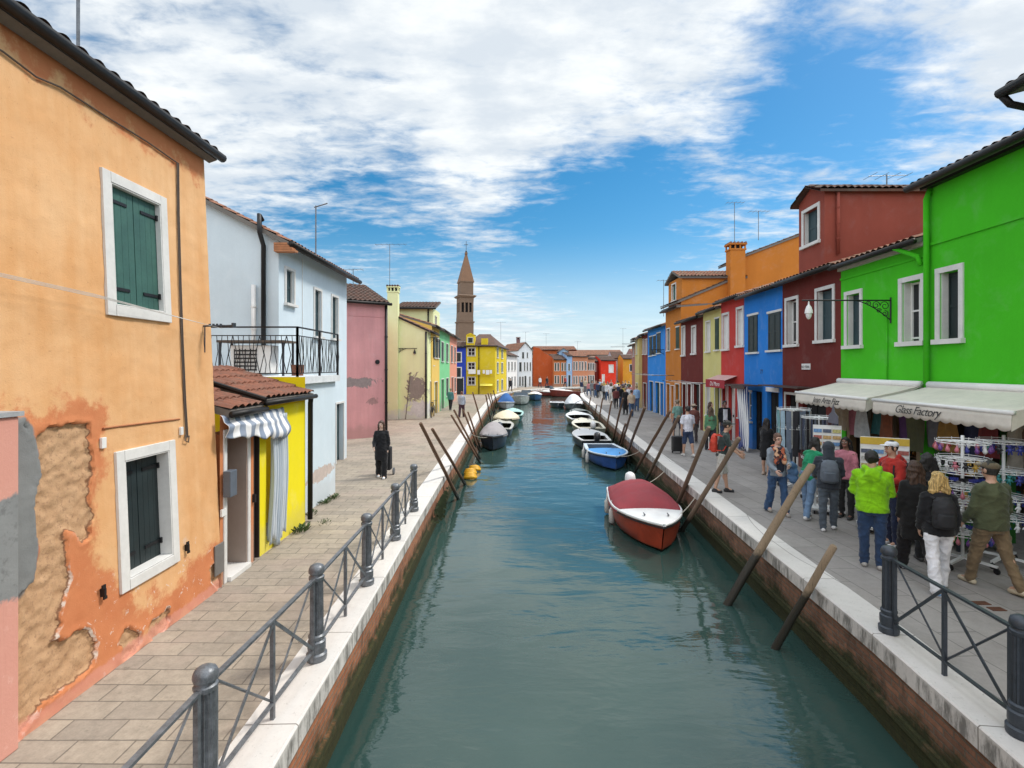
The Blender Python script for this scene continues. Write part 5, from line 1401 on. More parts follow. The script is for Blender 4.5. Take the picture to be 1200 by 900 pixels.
block('salmon house with many dark windows at the canal end', (9.55,81.3),(12.2,82.3),7,4.8,plaster('salmon render',(.60,.24,.13)),wins=W3([(.08,.16),(.25,.33),(.45,.53),(.62,.70),(.82,.9)],[(2.6,3.9),(.4,1.6)]),pk=5.7,roofm='clay')
block('pale salmon house next to the salmon house at the canal end', (12.2,83),(13.5,83.6),7,4.5,plaster('pale salmon',(.58,.27,.17)),wins=W3([(.1,.3),(.4,.6),(.7,.9)],[(2.6,3.7),(.4,1.7)]),pk=5.3,roofm='clay_dark')
block('maroon house glimpsed above the crowd', (13.5,86),(14.4,86),5,4.1,plaster('far maroon',(.20,.035,.03)),wins=[(.3,.6,2.4,3.6)],pk=4.9,roofm='clay_dark')
block('butter coloured house glimpsed above the crowd', (13.7,88.5),(15.5,88.5),5,4.0,plaster('far butter',(.68,.50,.16)),wins=[(.72,.86,2.4,3.5),(.1,.25,.5,1.8)],pk=5.0,roofm='clay')
rr,_,_=block('scarlet house with a pale window above the crowd', (14.75,85),(17.35,85.4),5,4.25,plaster('scarlet paint',(.70,.045,.020),damp=0),wins=[(.55,.80,2.2,3.4),(.1,.22,.4,1.8)],pk=5.0,roofm='clay_dark',wkw=dict(shut='white_paint',fw=.10))
block('lilac grey house between the scarlet and the golden house', (18.0,92),(20.3,92),5,4.7,plaster('lilac grey',(.48,.46,.52)),wins=[(.75,.9,3,4.2)],pk=5.9,roofm='clay_dark')
rr,_,_=block('golden orange house with a dark window at the far right', (19.0,87.8),(21.2,87.8),5,4.55,plaster('golden orange',(.62,.30,.035),damp=0),wins=[(.55,.75,2.4,3.5)],pk=5.3,roofm='clay_dark')
block('dull rose house behind the right bank row', (21.5,91),(26,91),6,5.2,plaster('dull rose',(.4,.22,.2)),pk=6.4)
for (x,y,w_,h_,lab) in ((-2,96,8,5.6,'tiled roof house behind the white gabled house'),(-14,70,7,5.2,'tiled roof house behind the narrow house row'),(28,104,12,5.5,'long tiled house behind the golden orange house'),(13,106,10,5.6,'long tiled house behind the salmon house')):
    block(lab,(x,y),(x+w_,y),6,h_,plaster('back house '+lab[:12]+str(x),(.5,.36,.25)),wins=W3([(.15,.25),(.45,.55),(.75,.85)],[(3.2,4.4)]),pk=h_+1.1)
for i,(x,y,z,lab) in enumerate(((-1.4,64,6.5,'thin aerial on the big yellow house roof'),(2.2,83,6.6,'thin aerial on the white gabled house'),(6,90,6.8,'thin aerial on the long rust orange roof'),(11,86,5.2,'thin aerial above the salmon house'),(19.5,90,5.4,'tall thin aerial behind the scarlet house'))):
    lattice_antenna(lab,x,y,z,2.2 if i<4 else 4.5,4,.9)
# ---- the leaning brick bell tower
tb = brickmat('tower brick',(.34,.19,.115),(.25,.145,.09),(.24,.18,.13),.6,.18,.02,coord='P',bumpk=.3,varn=.35)
m,g,b = newmat('weathered tower brick'); p=g.pos(); z=g.sep(p)[2]
c=g.mix(g.noise(p,.5,7,.7),(.14,.095,.07),(.24,.16,.11)); c=g.mix(g.ss(g.noise(g.scale(p,(1,1,6)),.5,4,.7),.5,.7,0,.5),c,(.14,.09,.065)); g.put(b.inputs['Base Color'],c); b.inputs['Roughness'].default_value=.95
m2,g,b = newmat('orange tower spire'); p=g.pos(); c=g.mix(g.noise(p,.6,6,.7),(.15,.085,.055),(.26,.145,.085)); g.put(b.inputs['Base Color'],c); b.inputs['Roughness'].default_value=.95
tx,ty = -15.15,160.0
root = empty('bell_tower',(tx,ty,0),0,'leaning square brick bell tower with a pointed spire behind the yellow house','bell tower')
def sq(mb,cx,z0,z1,h0,h1,th=.35,mi=0):
    P=[]
    for (z_,h_) in ((z0,h0),(z1,h1)):
        for (sx_,sy_) in ((-1,-1),(1,-1),(1,1),(-1,1)):
            x_=sx_*h_; y_=sy_*h_; P.append((tx+(z_)*.021+x_*math.cos(th)-y_*math.sin(th),ty+x_*math.sin(th)+y_*math.cos(th),z_))
    mb.add(P,[(3,2,1,0),(4,5,6,7),(0,1,5,4),(1,2,6,5),(2,3,7,6),(3,0,4,7)],mi)
sh=MB(); sq(sh,0,0,16.8,2.45,2.28); 
for z_ in (16.8,): sq(sh,0,z_,17.2,2.5,2.55); sq(sh,0,17.2,18.6,2.2,2.18)
s_=sh.build('shaft',m,root)
pil=MB()
bel=MB(); sq(bel,0,18.6,24.2,1.5,1.5); bel.build('belfry_core',M['dark_in'],root)
bl=MB(); sq(bl,0,18.6,20.0,2.15,2.15); sq(bl,0,23.0,24.6,2.15,2.2)
th=.35
for fa in range(4):
    an=th+fa*math.pi/2
    for u in (-1.95,-.75,.75,1.95) if False else (-1.9,-.63,.63,1.9):
        for zz in (20.0,):
            cx=tx+.021*21.5+math.cos(an)*u-math.sin(an)*(-1.98)*1; cy=ty+math.sin(an)*u+math.cos(an)*(-1.98)
            w_=.26 if abs(u)>1 else .20
            d=(math.cos(an),math.sin(an)); n_=(d[1],-d[0]); frx=((cx,cy),d,n_)
            bl.fbox(frx,-w_,w_,-.2,.17,20.0,23.0)
bl.build('belfry',m,root)
cn=MB(); sq(cn,0,24.6,25.1,2.5,2.95); sq(cn,0,25.1,25.4,2.95,2.4); cn.build('cornice',m,root)
dr=MB(); sq(dr,0,25.4,29.3,2.05,2.0); sq(dr,0,29.3,29.6,2.2,2.25); dr.build('drum',m,root)
sp=MB(); sq(sp,0,29.6,38.2,2.15,.28); sq(sp,0,38.2,38.9,.4,.35); sp.build('spire',m2,root)
cr=MB(); cxx=tx+.021*40; cr.box((cxx-.07,ty-.07,38.8),(cxx+.07,ty+.07,42.4)); cr.box((cxx-.6,ty-.06,41.2),(cxx+.6,ty+.06,41.35)); cr.ell((cxx,ty,39.2),(.3,.3,.3)); cr.build('cross',M['iron'],root)
# ================================================================== RAILINGS
def make_bollard(label, x, y, mat, group):
    r = empty('bollard', (x,y,.02), 0, label, 'bollard', group)
    b = MB(); b.lathe([(.10,0),(.105,.03),(.105,.07),(.085,.085),(.092,.12),(.092,.20),(.075,.215),(.085,.24),(.085,.26),(.07,.275)], (x,y,.02), 20); b.build('base', mat, r, smooth=40)
    b = MB(); b.lathe([(.070,.275),(.066,.84)], (x,y,.02), 32, flute=.13); b.build('shaft', mat, r, smooth=25)
    b = MB(); b.lathe([(.074,.84),(.080,.855),(.080,.875),(.066,.885),(.064,.90),(.080,.912),(.083,.93),(.081,.955),(.070,.982),(.042,1.0),(.0,1.006)], (x,y,.02), 24, flute=.05); b.build('cap', mat, r, smooth=40)
    return r
def make_panel(label, p0, p1, mat, group):
    p0 = Vector((*p0,.02)); p1 = Vector((*p1,.02)); d = (p1-p0); L = d.length; d.normalize(); a = p0+d*.10; b = p1-d*.10; mid = (a+b)/2
    r = empty('railing_panel', tuple((p0+p1)/2), 0, label, 'railing', group)
    Z = lambda q, z: Vector((q.x,q.y,.02+z))
    MB().bar(Z(a-d*.04,.865), Z(b+d*.04,.865), .042, .022).build('top_rail', mat, r)
    MB().bar(Z(a-d*.04,.14), Z(b+d*.04,.14), .035, .02).build('bottom_rail', mat, r)
    for q,z0 in ((a,.02),(mid,.0),(b,.02)):
        MB().bar(Z(q,z0), Z(q,.853), .034, .034, up=d).build('upright', mat, r)
    for (q0,q1) in ((a,mid),(mid,b)):
        sg = 1 if q0 is a else -1
        u0,u1 = Z(q0+d*.02,.17),Z(q1-d*.02,.835)
        w0,w1 = Z(q0+d*.02,.835),Z(q1-d*.02,.17)
        n = Vector((d.y,-d.x,0))*.012
        thick = (u0,u1) if sg>0 else (w0,w1); thin = (w0,w1) if sg>0 else (u0,u1)
        MB().bar(thick[0]+n,thick[1]+n,.03,.012,up=n).build('flat_brace', mat, r)
        MB().tube([thin[0]-n,thin[1]-n],.011,6).build('rod_brace', mat, r)
    return r
ordn = ['nearest','second','third','fourth','fifth','sixth']
lp = [(-2.13,1.70),(-2.13,3.56),(-2.06,5.40),(-2.06,7.26),(-2.085,9.14),(-2.10,10.95)]
GL = 'iron railing along the left quay'
for i,q in enumerate(lp):
    if i>0: make_bollard('fluted grey iron bollard on the left kerb, %s one from the camera' % ordn[i-1] if i<5 else 'fluted grey iron bollard that ends the railing on the left kerb', q[0], q[1], M['iron_pale'], GL)
for i in range(5): make_panel('grey iron railing panel on the left kerb, %s one from the camera' % ordn[i], lp[i], lp[i+1], M['iron_pale'], 'railing panels on the left quay')
rp = [(4.38,5.95),(4.26,4.28),(4.10,2.4)]
GR = 'iron railing along the right quay'
make_bollard('dark iron bollard on the right kerb where the railing ends, behind the other one', *rp[0], M['iron'], GR)
make_bollard('dark iron bollard nearest the camera at the lower right corner', *rp[1], M['iron'], GR)
make_panel('dark iron railing panel between the two bollards on the right kerb', rp[0], rp[1], M['iron'], 'railing panels on the right quay')
make_panel('dark iron railing panel running out at the lower right corner', rp[1], rp[2], M['iron'], 'railing panels on the right quay')

# ================================================================== MOORING POLES
def pole_mat(name, c1, c2, wetz):
    m,g,b = newmat(name); p = g.pos(); z = g.sep(p)[2]
    o = g.obj(); n = g.noise(g.scale(o,(9,9,1.2)),2,6,.7); n2 = g.noise(g.scale(o,(30,30,2)),2,5,.7)
    c = g.mix(n, c1, c2); c = g.mix(g.ss(n2,.52,.72,0,.7), c, mul(c1,.35))
    zz = g.math('ADD', z, g.math('MULTIPLY', g.math('SUBTRACT', g.noise(p,4,5,.7),.5), .5))
    k = g.ss(zz, wetz-.08, wetz+.10, 1, 0)
    c = g.mix(g.math('MULTIPLY',k,.95), c, (.014,.015,.012))
    g.put(b.inputs['Base Color'], c); g.put(b.inputs['Roughness'], g.mix(k,(.85,.85,.85),(.35,.35,.35)))
    g.put(b.inputs['Normal'], g.bump(g.math('ADD',n,n2), .6, .012)); return m
pm_grey = pole_mat('weathered grey brown pole',(.19,.135,.085),(.34,.25,.165),-.05)
pm_brown = pole_mat('brown pole',(.11,.058,.034),(.18,.10,.06),-.62)
pm_mid = pole_mat('mid brown pole',(.13,.085,.058),(.23,.16,.11),-.60)
def pole(label, bx_, by_, tx_, ty_, r, mat, group, sink=.7, dy=0.0):
    E = LE if 'left' in group else RE; sg = 1 if E is LE else -1
    def edge(y): 
        for p_, q_ in zip(E, E[1:]):
            if p_[1] <= y <= q_[1]: return p_[0]+(q_[0]-p_[0])*(y-p_[1])/(q_[1]-p_[1])
        return E[-1][0]
    D = F*(CAMZ-WATER)/(by_-HYP)
    for _ in range(40):                       # the foot stands clear of the quay wall
        X0 = xat(bx_,D)
        if sg*(X0-edge(D)) > r+.03: break
        D -= .1
    for k_ in range(60):                      # and the shaft leans over the kerb without cutting it
        D1 = D-.08*k_; X1 = xat(tx_,D1); Z1 = zat(ty_,D1); t = (0.03-WATER)/(Z1-WATER)
        if t >= 1: continue
        if sg*((X0+(X1-X0)*t)-edge(D+(D1-D)*t)) > r+.015: break
    else:
        D1 = D-.6; X1 = xat(tx_,D1); Z1 = zat(ty_,D1)
    t = (0.03-WATER)/(Z1-WATER)
    need = edge(D+(D1-D)*t)+sg*(r+.02)-(X0+(X1-X0)*t)
    if t < 1 and sg*need > 0: X0 += need; X1 += need
    b_ = Vector((X0,D,WATER)); t_ = Vector((X1,D1,Z1)); d = (t_-b_)
    a = b_-d*(sink/d.length)
    n = 9; pts=[]; rs=[]
    rng = random.Random(int(bx_*7+by_))
    bend = Vector((rng.uniform(-1,1),rng.uniform(-1,1),0))*.018
    for i in range(n):
        t=i/(n-1); q=a.lerp(t_,t)+bend*math.sin(math.pi*t)+Vector((rng.uniform(-1,1),rng.uniform(-1,1),0))*.006
        pts.append(q); rs.append(r*(1.08-.18*t)*(1+rng.uniform(-.04,.04)))
    pts.append(t_+d.normalized()*.02); rs.append(rs[-1]*.72)
    o = MB().tube(pts, rs, 12).build('mooring_pole', mat, loc=(X0,D,WATER), smooth=50)
    return tag(o, label, 'mooring pole', group)
names = ['first','second','third','fourth','fifth','sixth','seventh','eighth','ninth','tenth','eleventh','twelfth','thirteenth','fourteenth','fifteenth','sixteenth']
Lp = [(537,585,493,496.5),(545,568,506.7,503),(550,543,516,486.6),(553,538,522,480.5),(554,518,534,480.5),(556,515.6,542,483),(563.6,503,549,460),(568.5,486,562.7,463),(576,486,569,461),(577.4,482.7,572.5,461),(583,474,578,457.5)]
for i,q in enumerate(Lp):
    pole('brown mooring pole leaning over the left kerb, %s one counted from the railing' % names[i], *q, .048 if i<7 else .055, pm_brown, 'mooring poles along the left quay')
Rp = [(908,760,977,641),(853,708,951,545),(798.7,623,866,514),(790,586.6,831,501),(757,562,795.5,488),(743.7,553.6,785,482),(733,528,755.5,478),(725.5,522,740.5,481),(724,511,733,497),(718,511,730,467),(716.7,502,725.5,470),(709,494,714.7,466.7),(701,489,705.5,474.4),(697.8,482,703,465.5),(692,476.7,695.5,469),(686.7,472,689,464.4)]
for i,q in enumerate(Rp):
    lab = ['short weathered pole nearest the camera in the water beside the right kerb','tall pale topped pole with a black wet foot, second along the right kerb'][i] if i<2 else 'leaning mooring pole by the right kerb, %s one counted from the camera' % names[i]
    pole(lab, *q, [.054,.066,.055,.055,.05,.05,.055][i] if i<7 else .05, pm_grey if i<2 else (pm_mid if i<5 else pm_brown), 'mooring poles along the right quay')
# yellow floats round the left poles
for i,(px,py,lab) in enumerate(((556,549,'upper'),(551,553,'middle'),(551,558,'lowest'))):
    D = F*(CAMZ-WATER-.1)/(py-HYP); x,y = xat(px,D),D; mb=MB()
    for k in range(3): mb.tube([(x-.22+.02*k,y+.05*k-.05,WATER+.05+.05*k),(x+.05,y+.04*k-.06,WATER+.09+.04*k),(x+.24-.03*k,y+.05*k,WATER+.05+.04*k)],[.06,.075,.05],8)
    o = mb.build('float', simple('yellow float plastic',(.68,.36,.02),.5,0,.25,8), loc=(x,y,WATER), smooth=True); tag(o,'yellow float tied between the left mooring poles, %s of the three'%lab,'float')

# ================================================================== BOATS
HM={}
def hullmat(c,rg):
    if c in HM: return HM[c]
    m,g,b=newmat('boat hull '+str(c)); p=g.pos(); o=g.obj(); z=g.sep(p)[2]
    n=g.noise(o,3,5,.6); n2=g.noise(g.scale(o,(6,6,1.2)),3,6,.7)
    k=g.mix(g.ss(n,.35,.65),mul(c,.8),mul(c,1.15)); k=g.mix(g.ss(n2,.58,.74,0,.45),k,mul(c,.4)); k=g.mix(g.ss(g.noise(o,22,4,.7),.64,.7,0,.3),k,(.35,.33,.3))
    zz=g.math('ADD',z,g.math('MULTIPLY',g.math('SUBTRACT',g.noise(o,7,5,.7),.5),.12)); k=g.mix(g.ss(zz,WATER+.03,WATER+.11,.85,0),k,(.022,.026,.014))
    g.put(b.inputs['Base Color'],k); b.inputs['Roughness'].default_value=rg; g.put(b.inputs['Normal'],g.bump(n2,.08,.01)); HM[c]=m; return m
def boat(label, bow, stern, W, H, hullc, rimc, inc, cover=None, motor=None, deck_t=.62, shield=False, seats=2, bowh=1.0, group='boats moored in the canal', hull_rough=.35, deckc=None, flat=False, name='boat'):
    bow=Vector((*bow,0)); stern=Vector((*stern,0)); L=(bow-stern).length; f=(bow-stern)/L
    r = empty(name, (stern.x,stern.y,WATER), math.atan2(-f.x,f.y), label, 'boat', group)
    N=22
    hw=lambda t: W/2*((.84+.16*min(1,t/.4)) if t<.5 else max(0.0,1-((t-.5)/.5)**(2.0))**.82)
    sh=lambda t: H*(.82+.30*bowh*t**2.2)
    rake=lambda t,z: .38*H*(z/H)*t**4
    def sec(t):
        w=max(hw(t),.012); s=sh(t); kz=-.16*(1-t**5)
        return [(0,kz),(w*.55,kz+.03+.05*t),(w*.86,.10*s),(w*.96,.5*s),(w,s)]
    mh=hullmat(hullc,hull_rough); mr=simple('boat rim '+str(rimc),rimc,.4,0,.08,4); mi_=simple('boat inside '+str(inc),inc,.6,0,.2,5)
    P=[]
    for i in range(N+1):
        t=i/N; s=sec(t); row=[(-x,t*L+rake(t,max(z,0)),z) for x,z in reversed(s)]+[(x,t*L+rake(t,max(z,0)),z) for x,z in s[1:]]
        P.append(row)
    h=MB(); h.grid(P); h.add(P[0],[tuple(range(len(P[0])))])
    h.build('hull',mh,r,world=False,smooth=45)
    # gunwale rim
    g=MB(); top=[P[i][0] for i in range(N+1)]; topr=[P[i][-1] for i in range(N+1)]
    g.tube([Vector(p)+Vector((0,0,.005)) for p in top]+[Vector(p)+Vector((0,0,.005)) for p in reversed(topr)],.032,8); g.tube([top[0],topr[0]],.032,8)
    for side in (-1,1):
        A=[];B=[]
        for i in range(N+1):
            t=i/N; w=max(hw(t),.012); y=t*L+rake(t,sh(t)); z=sh(t)+.022
            A.append((side*w,y,z)); B.append((side*max(0,w-.13),y-.05*t,z-.004))
        g.grid([A,B])
    g.build('gunwale',mr,r,world=False,smooth=45)
    if cover or not seats==2 or W<1.7:
        rb=MB(); lo=[];
        for i in range(N+1):
            t=i/N; s_=sec(t); w_=max(hw(t),.012)+.012; z_=sh(t)-.055; lo.append((-w_,t*L+rake(t,z_)+.01,z_))
        rb.tube(lo+[(-x_,y_,z_) for x_,y_,z_ in reversed(lo)],.018,6); rb.build('rub_rail',M['black_iron'],r,world=False)
    for sx in (-1,1):
        w_=max(hw(.86)-.12,.05); cz_=sh(.86)+.03; ck=MB(); ck.tube([(sx*w_*.8,.86*L-.07,cz_+.045),(sx*w_*.8,.86*L+.09,cz_+.045)],.014,6); ck.tube([(sx*w_*.8,.86*L+.01,cz_-.01),(sx*w_*.8,.86*L+.01,cz_+.045)],.016,6); ck.build('cleat',M['iron_pale'],r,world=False)
    # inside
    Q=[]
    for i in range(int(N*deck_t)+2):
        t=i/N; w=max(hw(t)-.12,.01); s=sh(t); Q.append([(-w,t*L+.03,s),(-w*.93,t*L+.03,.12),(w*.93,t*L+.03,.12),(w,t*L+.03,s)])
    q=MB(); q.grid(Q); q.add(Q[0],[(0,1,2,3)]); q.build('cockpit',mi_,r,world=False)
    # foredeck
    Dk=[]
    for i in range(int(N*deck_t),N+1):
        t=i/N; w=max(hw(t)-.05,.004); y=t*L+rake(t,sh(t))*.95; z=sh(t)+.02
        Dk.append([(w*(k/4-1),y,z+.05*(1-(k/4-1)**2)*min(1,w)) for k in range(9)])
    dk=MB(); dk.grid(Dk); dk.build('foredeck',simple('boat deck '+str(deckc or rimc),deckc or rimc,.45,0,.08,4),r,world=False,smooth=True)
    for k in range(seats):
        t=.22+.22*k
        if t<deck_t-.05:
            w=hw(t)-.13; MB().box((-w,t*L-.12,sh(t)*.62),(w,t*L+.12,sh(t)*.62+.035)).build('thwart',mr,r,world=False)
    if cover:
        cc,t0,t1,arch,ridge=cover
        rng=random.Random(int(bow.x*100)); C=[]; n=26
        for i in range(33):
            t=t0+(t1-t0)*i/32; e=i/32
            w=hw(min(t,.985))+.035; y=t*L+rake(t,sh(t)); prof=math.sin(math.pi*min(1,max(0,(.04+.96*e))))**ridge
            row=[]
            for k in range(n+1):
                x=k/n*2-1; z=sh(t)+.035+arch*prof*(1-abs(x)**1.9)+.012*mnoise.noise(Vector((x*3,t*9,bow.y)))+(.03*abs(math.sin(e*math.pi*4))*(1-x*x))+.014*mnoise.noise(Vector((x*9,t*22,bow.x)))
                if abs(x)>.999: z=sh(t)-.05
                row.append((w*x,y,z))
            C.append(row)
        c=MB(); c.grid(C); co_=c.build('canvas_cover',simple('boat cover '+str(cc),cc,.8,0,.16,4,.25),r,world=False,smooth=True); 
    if motor:
        mc=simple('outboard '+str(motor),motor,.35,0,.12,4); y=-.20; s=sh(0)
        ob=MB(); ob.loft([(0,y,s+.02,.10,.15),(0,y-.01,s+.10,.15,.22),(0,y-.02,s+.26,.16,.24),(0,y-.02,s+.38,.13,.20),(0,y-.01,s+.43,.06,.10)],14); m_=ob.build('outboard_motor',mc,r,world=False,smooth=50)
        k=MB(); k.box((-.05,y-.06,-.45),(.05,y+.08,s+.03)); k.box((-.10,y+.05,s-.22),(.10,y+.24,s+.02)); k.tube([(0,y+.15,s+.12),(.03,y+.60,s+.20)],.02,6); k.build('motor_leg',M['iron'],m_,world=False)
    if shield:
        y=L*.56; w=hw(.56)-.12; z=sh(.56)
        k=MB(); k.add([(-w,y,z),(w,y,z),(w*.8,y-.28,z+.42),(-w*.8,y-.28,z+.42)],[(0,1,2,3)]); k.add([(-w,y,z),(-w*.8,y-.28,z+.42),(-w*.95,y-.75,z+.36),(-w,y-.85,z)],[(0,1,2,3)]); k.add([(w,y,z),(w*.8,y-.28,z+.42),(w*.95,y-.75,z+.36),(w,y-.85,z)],[(0,1,2,3)])
        k.build('windshield',simple('boat windshield',(.05,.07,.09),.08),r,world=False)
        k=MB(); k.tube([(-w,y-.85,z+.03),(-w*.95,y-.75,z+.38),(-w*.8,y-.28,z+.44),(w*.8,y-.28,z+.44),(w*.95,y-.75,z+.38),(w,y-.85,z+.03)],.022,6); k.build('windshield_frame',M['iron_pale'],r,world=False)
    return r
WHT=(.72,.72,.71)
boat('red hulled boat with white foredeck and dark red canvas cover near the right kerb',(3.27,11.2),(3.50,15.0),1.66,.60,(.34,.045,.016),WHT,(.4,.38,.35),cover=((.26,.035,.045),.02,.66,.42,.55),motor=(.74,.74,.73),deck_t=.60,bowh=.9)
boat('blue boat with bright blue foredeck behind the red one on the right side',(4.05,20.0),(4.05,23.9),1.65,.55,(.02,.075,.26),(.55,.62,.68),(.10,.14,.2),deck_t=.42,deckc=(.05,.24,.55),motor=None,bowh=.8)
boat('black boat with pale grey deck and black outboard behind the blue one',(4.0,28.8),(4.1,24.9),1.7,.58,(.018,.019,.024),(.58,.57,.56),(.12,.12,.12),deck_t=.40,motor=(.03,.03,.035),bowh=.6)
boat('cream open boat with two white hooded motors on the right side',(4.6,33.6),(4.65,29.6),1.8,.6,(.15,.16,.13),(.66,.62,.50),(.22,.20,.16),deck_t=.55,motor=(.70,.70,.70),seats=2)
boat('white open boat with dark hull on the right side, fifth from the camera',(4.75,38.6),(4.8,34.6),1.8,.62,(.06,.075,.08),(.70,.70,.69),(.28,.28,.27),deck_t=.55,motor=None)
boat('low dark open boat with a bent hoop on the right side',(5.5,43.5),(5.55,39.8),1.6,.45,(.055,.065,.06),(.18,.19,.17),(.10,.10,.09),deck_t=.6)
boat('white boat under a peaked white cover on the right side',(5.9,47.3),(6.0,51.2),1.75,.62,(.10,.12,.13),(.66,.67,.68),(.3,.3,.3),cover=((.66,.67,.69),.05,.85,.85,.8),deck_t=.8)
boat('low white boat left of the peaked white cover',(4.5,50.0),(4.7,54),1.5,.5,(.03,.045,.055),(.64,.65,.65),(.3,.3,.3),deck_t=.5)
boat('dark navy boat with a grey canvas cover by the left kerb',(-.93,24.6),(-.98,28.7),1.4,.66,(.022,.03,.048),(.12,.13,.15),(.10,.10,.10),cover=((.30,.28,.285),.05,.80,.52,.6),deck_t=.75)
boat('open dark teal boat with pale deck behind the grey covered one on the left',(-.62,33.0),(-.70,29.3),1.5,.6,(.04,.055,.07),(.44,.43,.39),(.16,.16,.15),deck_t=.6,motor=(.02,.03,.05))
boat('olive hulled boat under a beige tent cover on the left',(-.35,32.6),(-.42,37.2),1.75,.68,(.14,.15,.075),(.46,.42,.30),(.2,.2,.15),cover=((.66,.58,.43),.03,.92,.42,.7),deck_t=.85)
boat('teal decked boat behind the beige tent cover on the left',(.1,41.4),(.05,37.4),1.6,.62,(.05,.16,.15),(.38,.58,.54),(.15,.30,.28),deck_t=.5)
boat('white boat with a blue canvas cover on the left',(-.55,48.8),(-.62,53),1.65,.62,(.42,.45,.47),(.66,.68,.69),(.3,.3,.3),cover=((.02,.10,.30),.05,.6,.85,.8),deck_t=.7,motor=(.03,.03,.04))
boat('grey white motor launch with a windshield in the left channel',(.95,54.5),(.9,59.5),2.0,.85,(.40,.42,.38),(.62,.63,.62),(.25,.25,.25),shield=True,deck_t=.55,bowh=1.2)
boat('small blue hulled boat with white top at the canal end',(2.75,61.5),(2.9,65),1.7,.75,(.025,.09,.20),(.70,.71,.72),(.3,.3,.3),cover=(WHT,.1,.9,.3,.8),deck_t=.8)
boat('small white launch between the windshield boat and the blue hulled one',(1.9,64),(1.8,67.5),1.5,.7,(.62,.62,.62),(.68,.68,.68),(.3,.3,.3),deck_t=.5,shield=True)
boat('long brick red barge lying across the canal end, right one',(5.4,69.3),(12.2,70.3),2.0,.70,(.17,.028,.020),(.24,.06,.045),(.12,.06,.05),deck_t=.8,bowh=1.9,deckc=(.30,.09,.07),name='barge')
boat('brick red barge lying across the canal end, left one',(3.4,71.3),(9.0,72.4),1.9,.62,(.19,.03,.022),(.60,.56,.53),(.12,.06,.05),cover=((.62,.60,.58),.05,.85,.35,.8),deck_t=.8,bowh=1.1,name='barge')
boat('white launch moored beyond the barges below the orange houses',(7.5,75.2),(3.8,73.9),1.8,.95,(.64,.63,.62),(.66,.66,.65),(.3,.3,.3),shield=True,deck_t=.6)
hp=MB(); hp.tube([(5.5+.85*math.cos(a_),40.3,WATER+.40+1.0*math.sin(a_)) for a_ in [math.pi*i/14 for i in range(15)]],.025,6); o=hp.build('hoop',M['iron_pale'],loc=(5.5,40.3,WATER)); tag(o,'bent metal awning hoop over the low dark open boat','hoop')
# fenders and mooring ropes of the nearer boats
fm=simple('off white fender',(.55,.53,.50),.5,0,.2,9)
for (x,y,lab) in ((2.57,13.2,'hanging at the side of the red hulled boat, forward one'),(2.62,14.1,'hanging at the side of the red hulled boat, aft one'),(3.17,21.6,'hanging at the side of the blue boat, forward one'),(3.17,22.7,'hanging at the side of the blue boat, aft one')):
    f_=MB(); f_.loft([(x,y,WATER+.02,.03,.03),(x,y,WATER+.06,.075,.075),(x,y,WATER+.36,.075,.075),(x,y,WATER+.42,.03,.03),(x,y,WATER+.62,.008,.008)],10); o=f_.build('fender',fm,loc=(x,y,WATER),smooth=50); tag(o,'white fender '+lab,'fender','white fenders on the boats')
def rope(label,a,b,sag,r=.012):
    a=Vector(a);b=Vector(b); pts=[a.lerp(b,t)-Vector((0,0,sag*4*t*(1-t))) for t in [i/12 for i in range(13)]]
    o=MB().tube(pts,r,5).build('mooring_rope',simple('pale rope',(.42,.38,.32),.9),loc=tuple(a)); tag(o,label,'rope','mooring ropes')
rope('rope from the bow of the red hulled boat to the quay wall',(3.6,11.6,-.36),(4.50,12.6,-.12),.08)
rope('rope from the stern of the red hulled boat to the quay wall',(3.7,15.0,-.4),(4.62,15.6,-.1),.08)
rope('rope from the bow of the blue boat to the quay',(4.15,20.1,-.4),(4.9,19.4,-.05),.1)
rope('rope from the bow of the navy boat to the left kerb',(-1.1,24.8,-.3),(-1.9,23.8,-.02),.08)

# ================================================================== weeds at the foot of the blue house
wm=simple('weed leaves',(.045,.085,.018),.6,0,.35,9)
rng=random.Random(5)
for i,(x,y,n,h_) in enumerate(((-3.98,9.65,26,.11),(-4.22,10.75,16,.07),(-4.25,11.6,20,.09),(-4.2,12.1,26,.08),(-3.72,10.15,14,.05))):
    mb=MB()
    for k in range(n*3):
        a_=rng.uniform(0,6.28); rr=rng.uniform(0,.16); b_=Vector((x+rr*math.cos(a_)*.7,y+rr*math.sin(a_)*1.4,.0)); hh=h_*rng.uniform(.4,1.1); d=Vector((math.cos(a_),math.sin(a_),0))*hh*.8; s_=Vector((-d.y,d.x,0))*.22
        mb.add([b_,b_+d*.5+s_+Vector((0,0,hh*.8)),b_+d+Vector((0,0,hh)),b_+d*.5-s_+Vector((0,0,hh*.7))],[(0,1,2,3)])
    o=mb.build('weed',wm,loc=(x,y,0),fixn=False); tag(o,'tuft of weeds %s'%['at the foot of the bright yellow wall','just past the drainpipe at the pale blue wall','by the middle of the pale blue terrace wall','at the far corner of the pale blue terrace wall','in a paving joint before the bright yellow wall'][i],'weed','weeds on the left pavement')
mm=simple('hanging quay moss',(.022,.032,.010),.95,0,.4,9)
for i,(x,y,lab,sg) in enumerate(((-1.83,13.2,'dark moss clump on the left quay wall below the first mooring poles',1),)):
    mb=MB()
    for k in range(220):
        yy=y+rng.gauss(0,.45); zz=-.25-abs(rng.gauss(0,.22)); l_=rng.uniform(.04,.12)
        mb.add([(x-.02,yy,zz),(x+.05,yy+.02,zz-l_*.3),(x+.04,yy,zz-l_),(x-.01,yy-.03,zz-l_*.6)],[(0,1,2,3)])
    o=mb.build('moss',mm,loc=(x,y,-.4),fixn=False); tag(o,lab,'moss',kind='stuff')
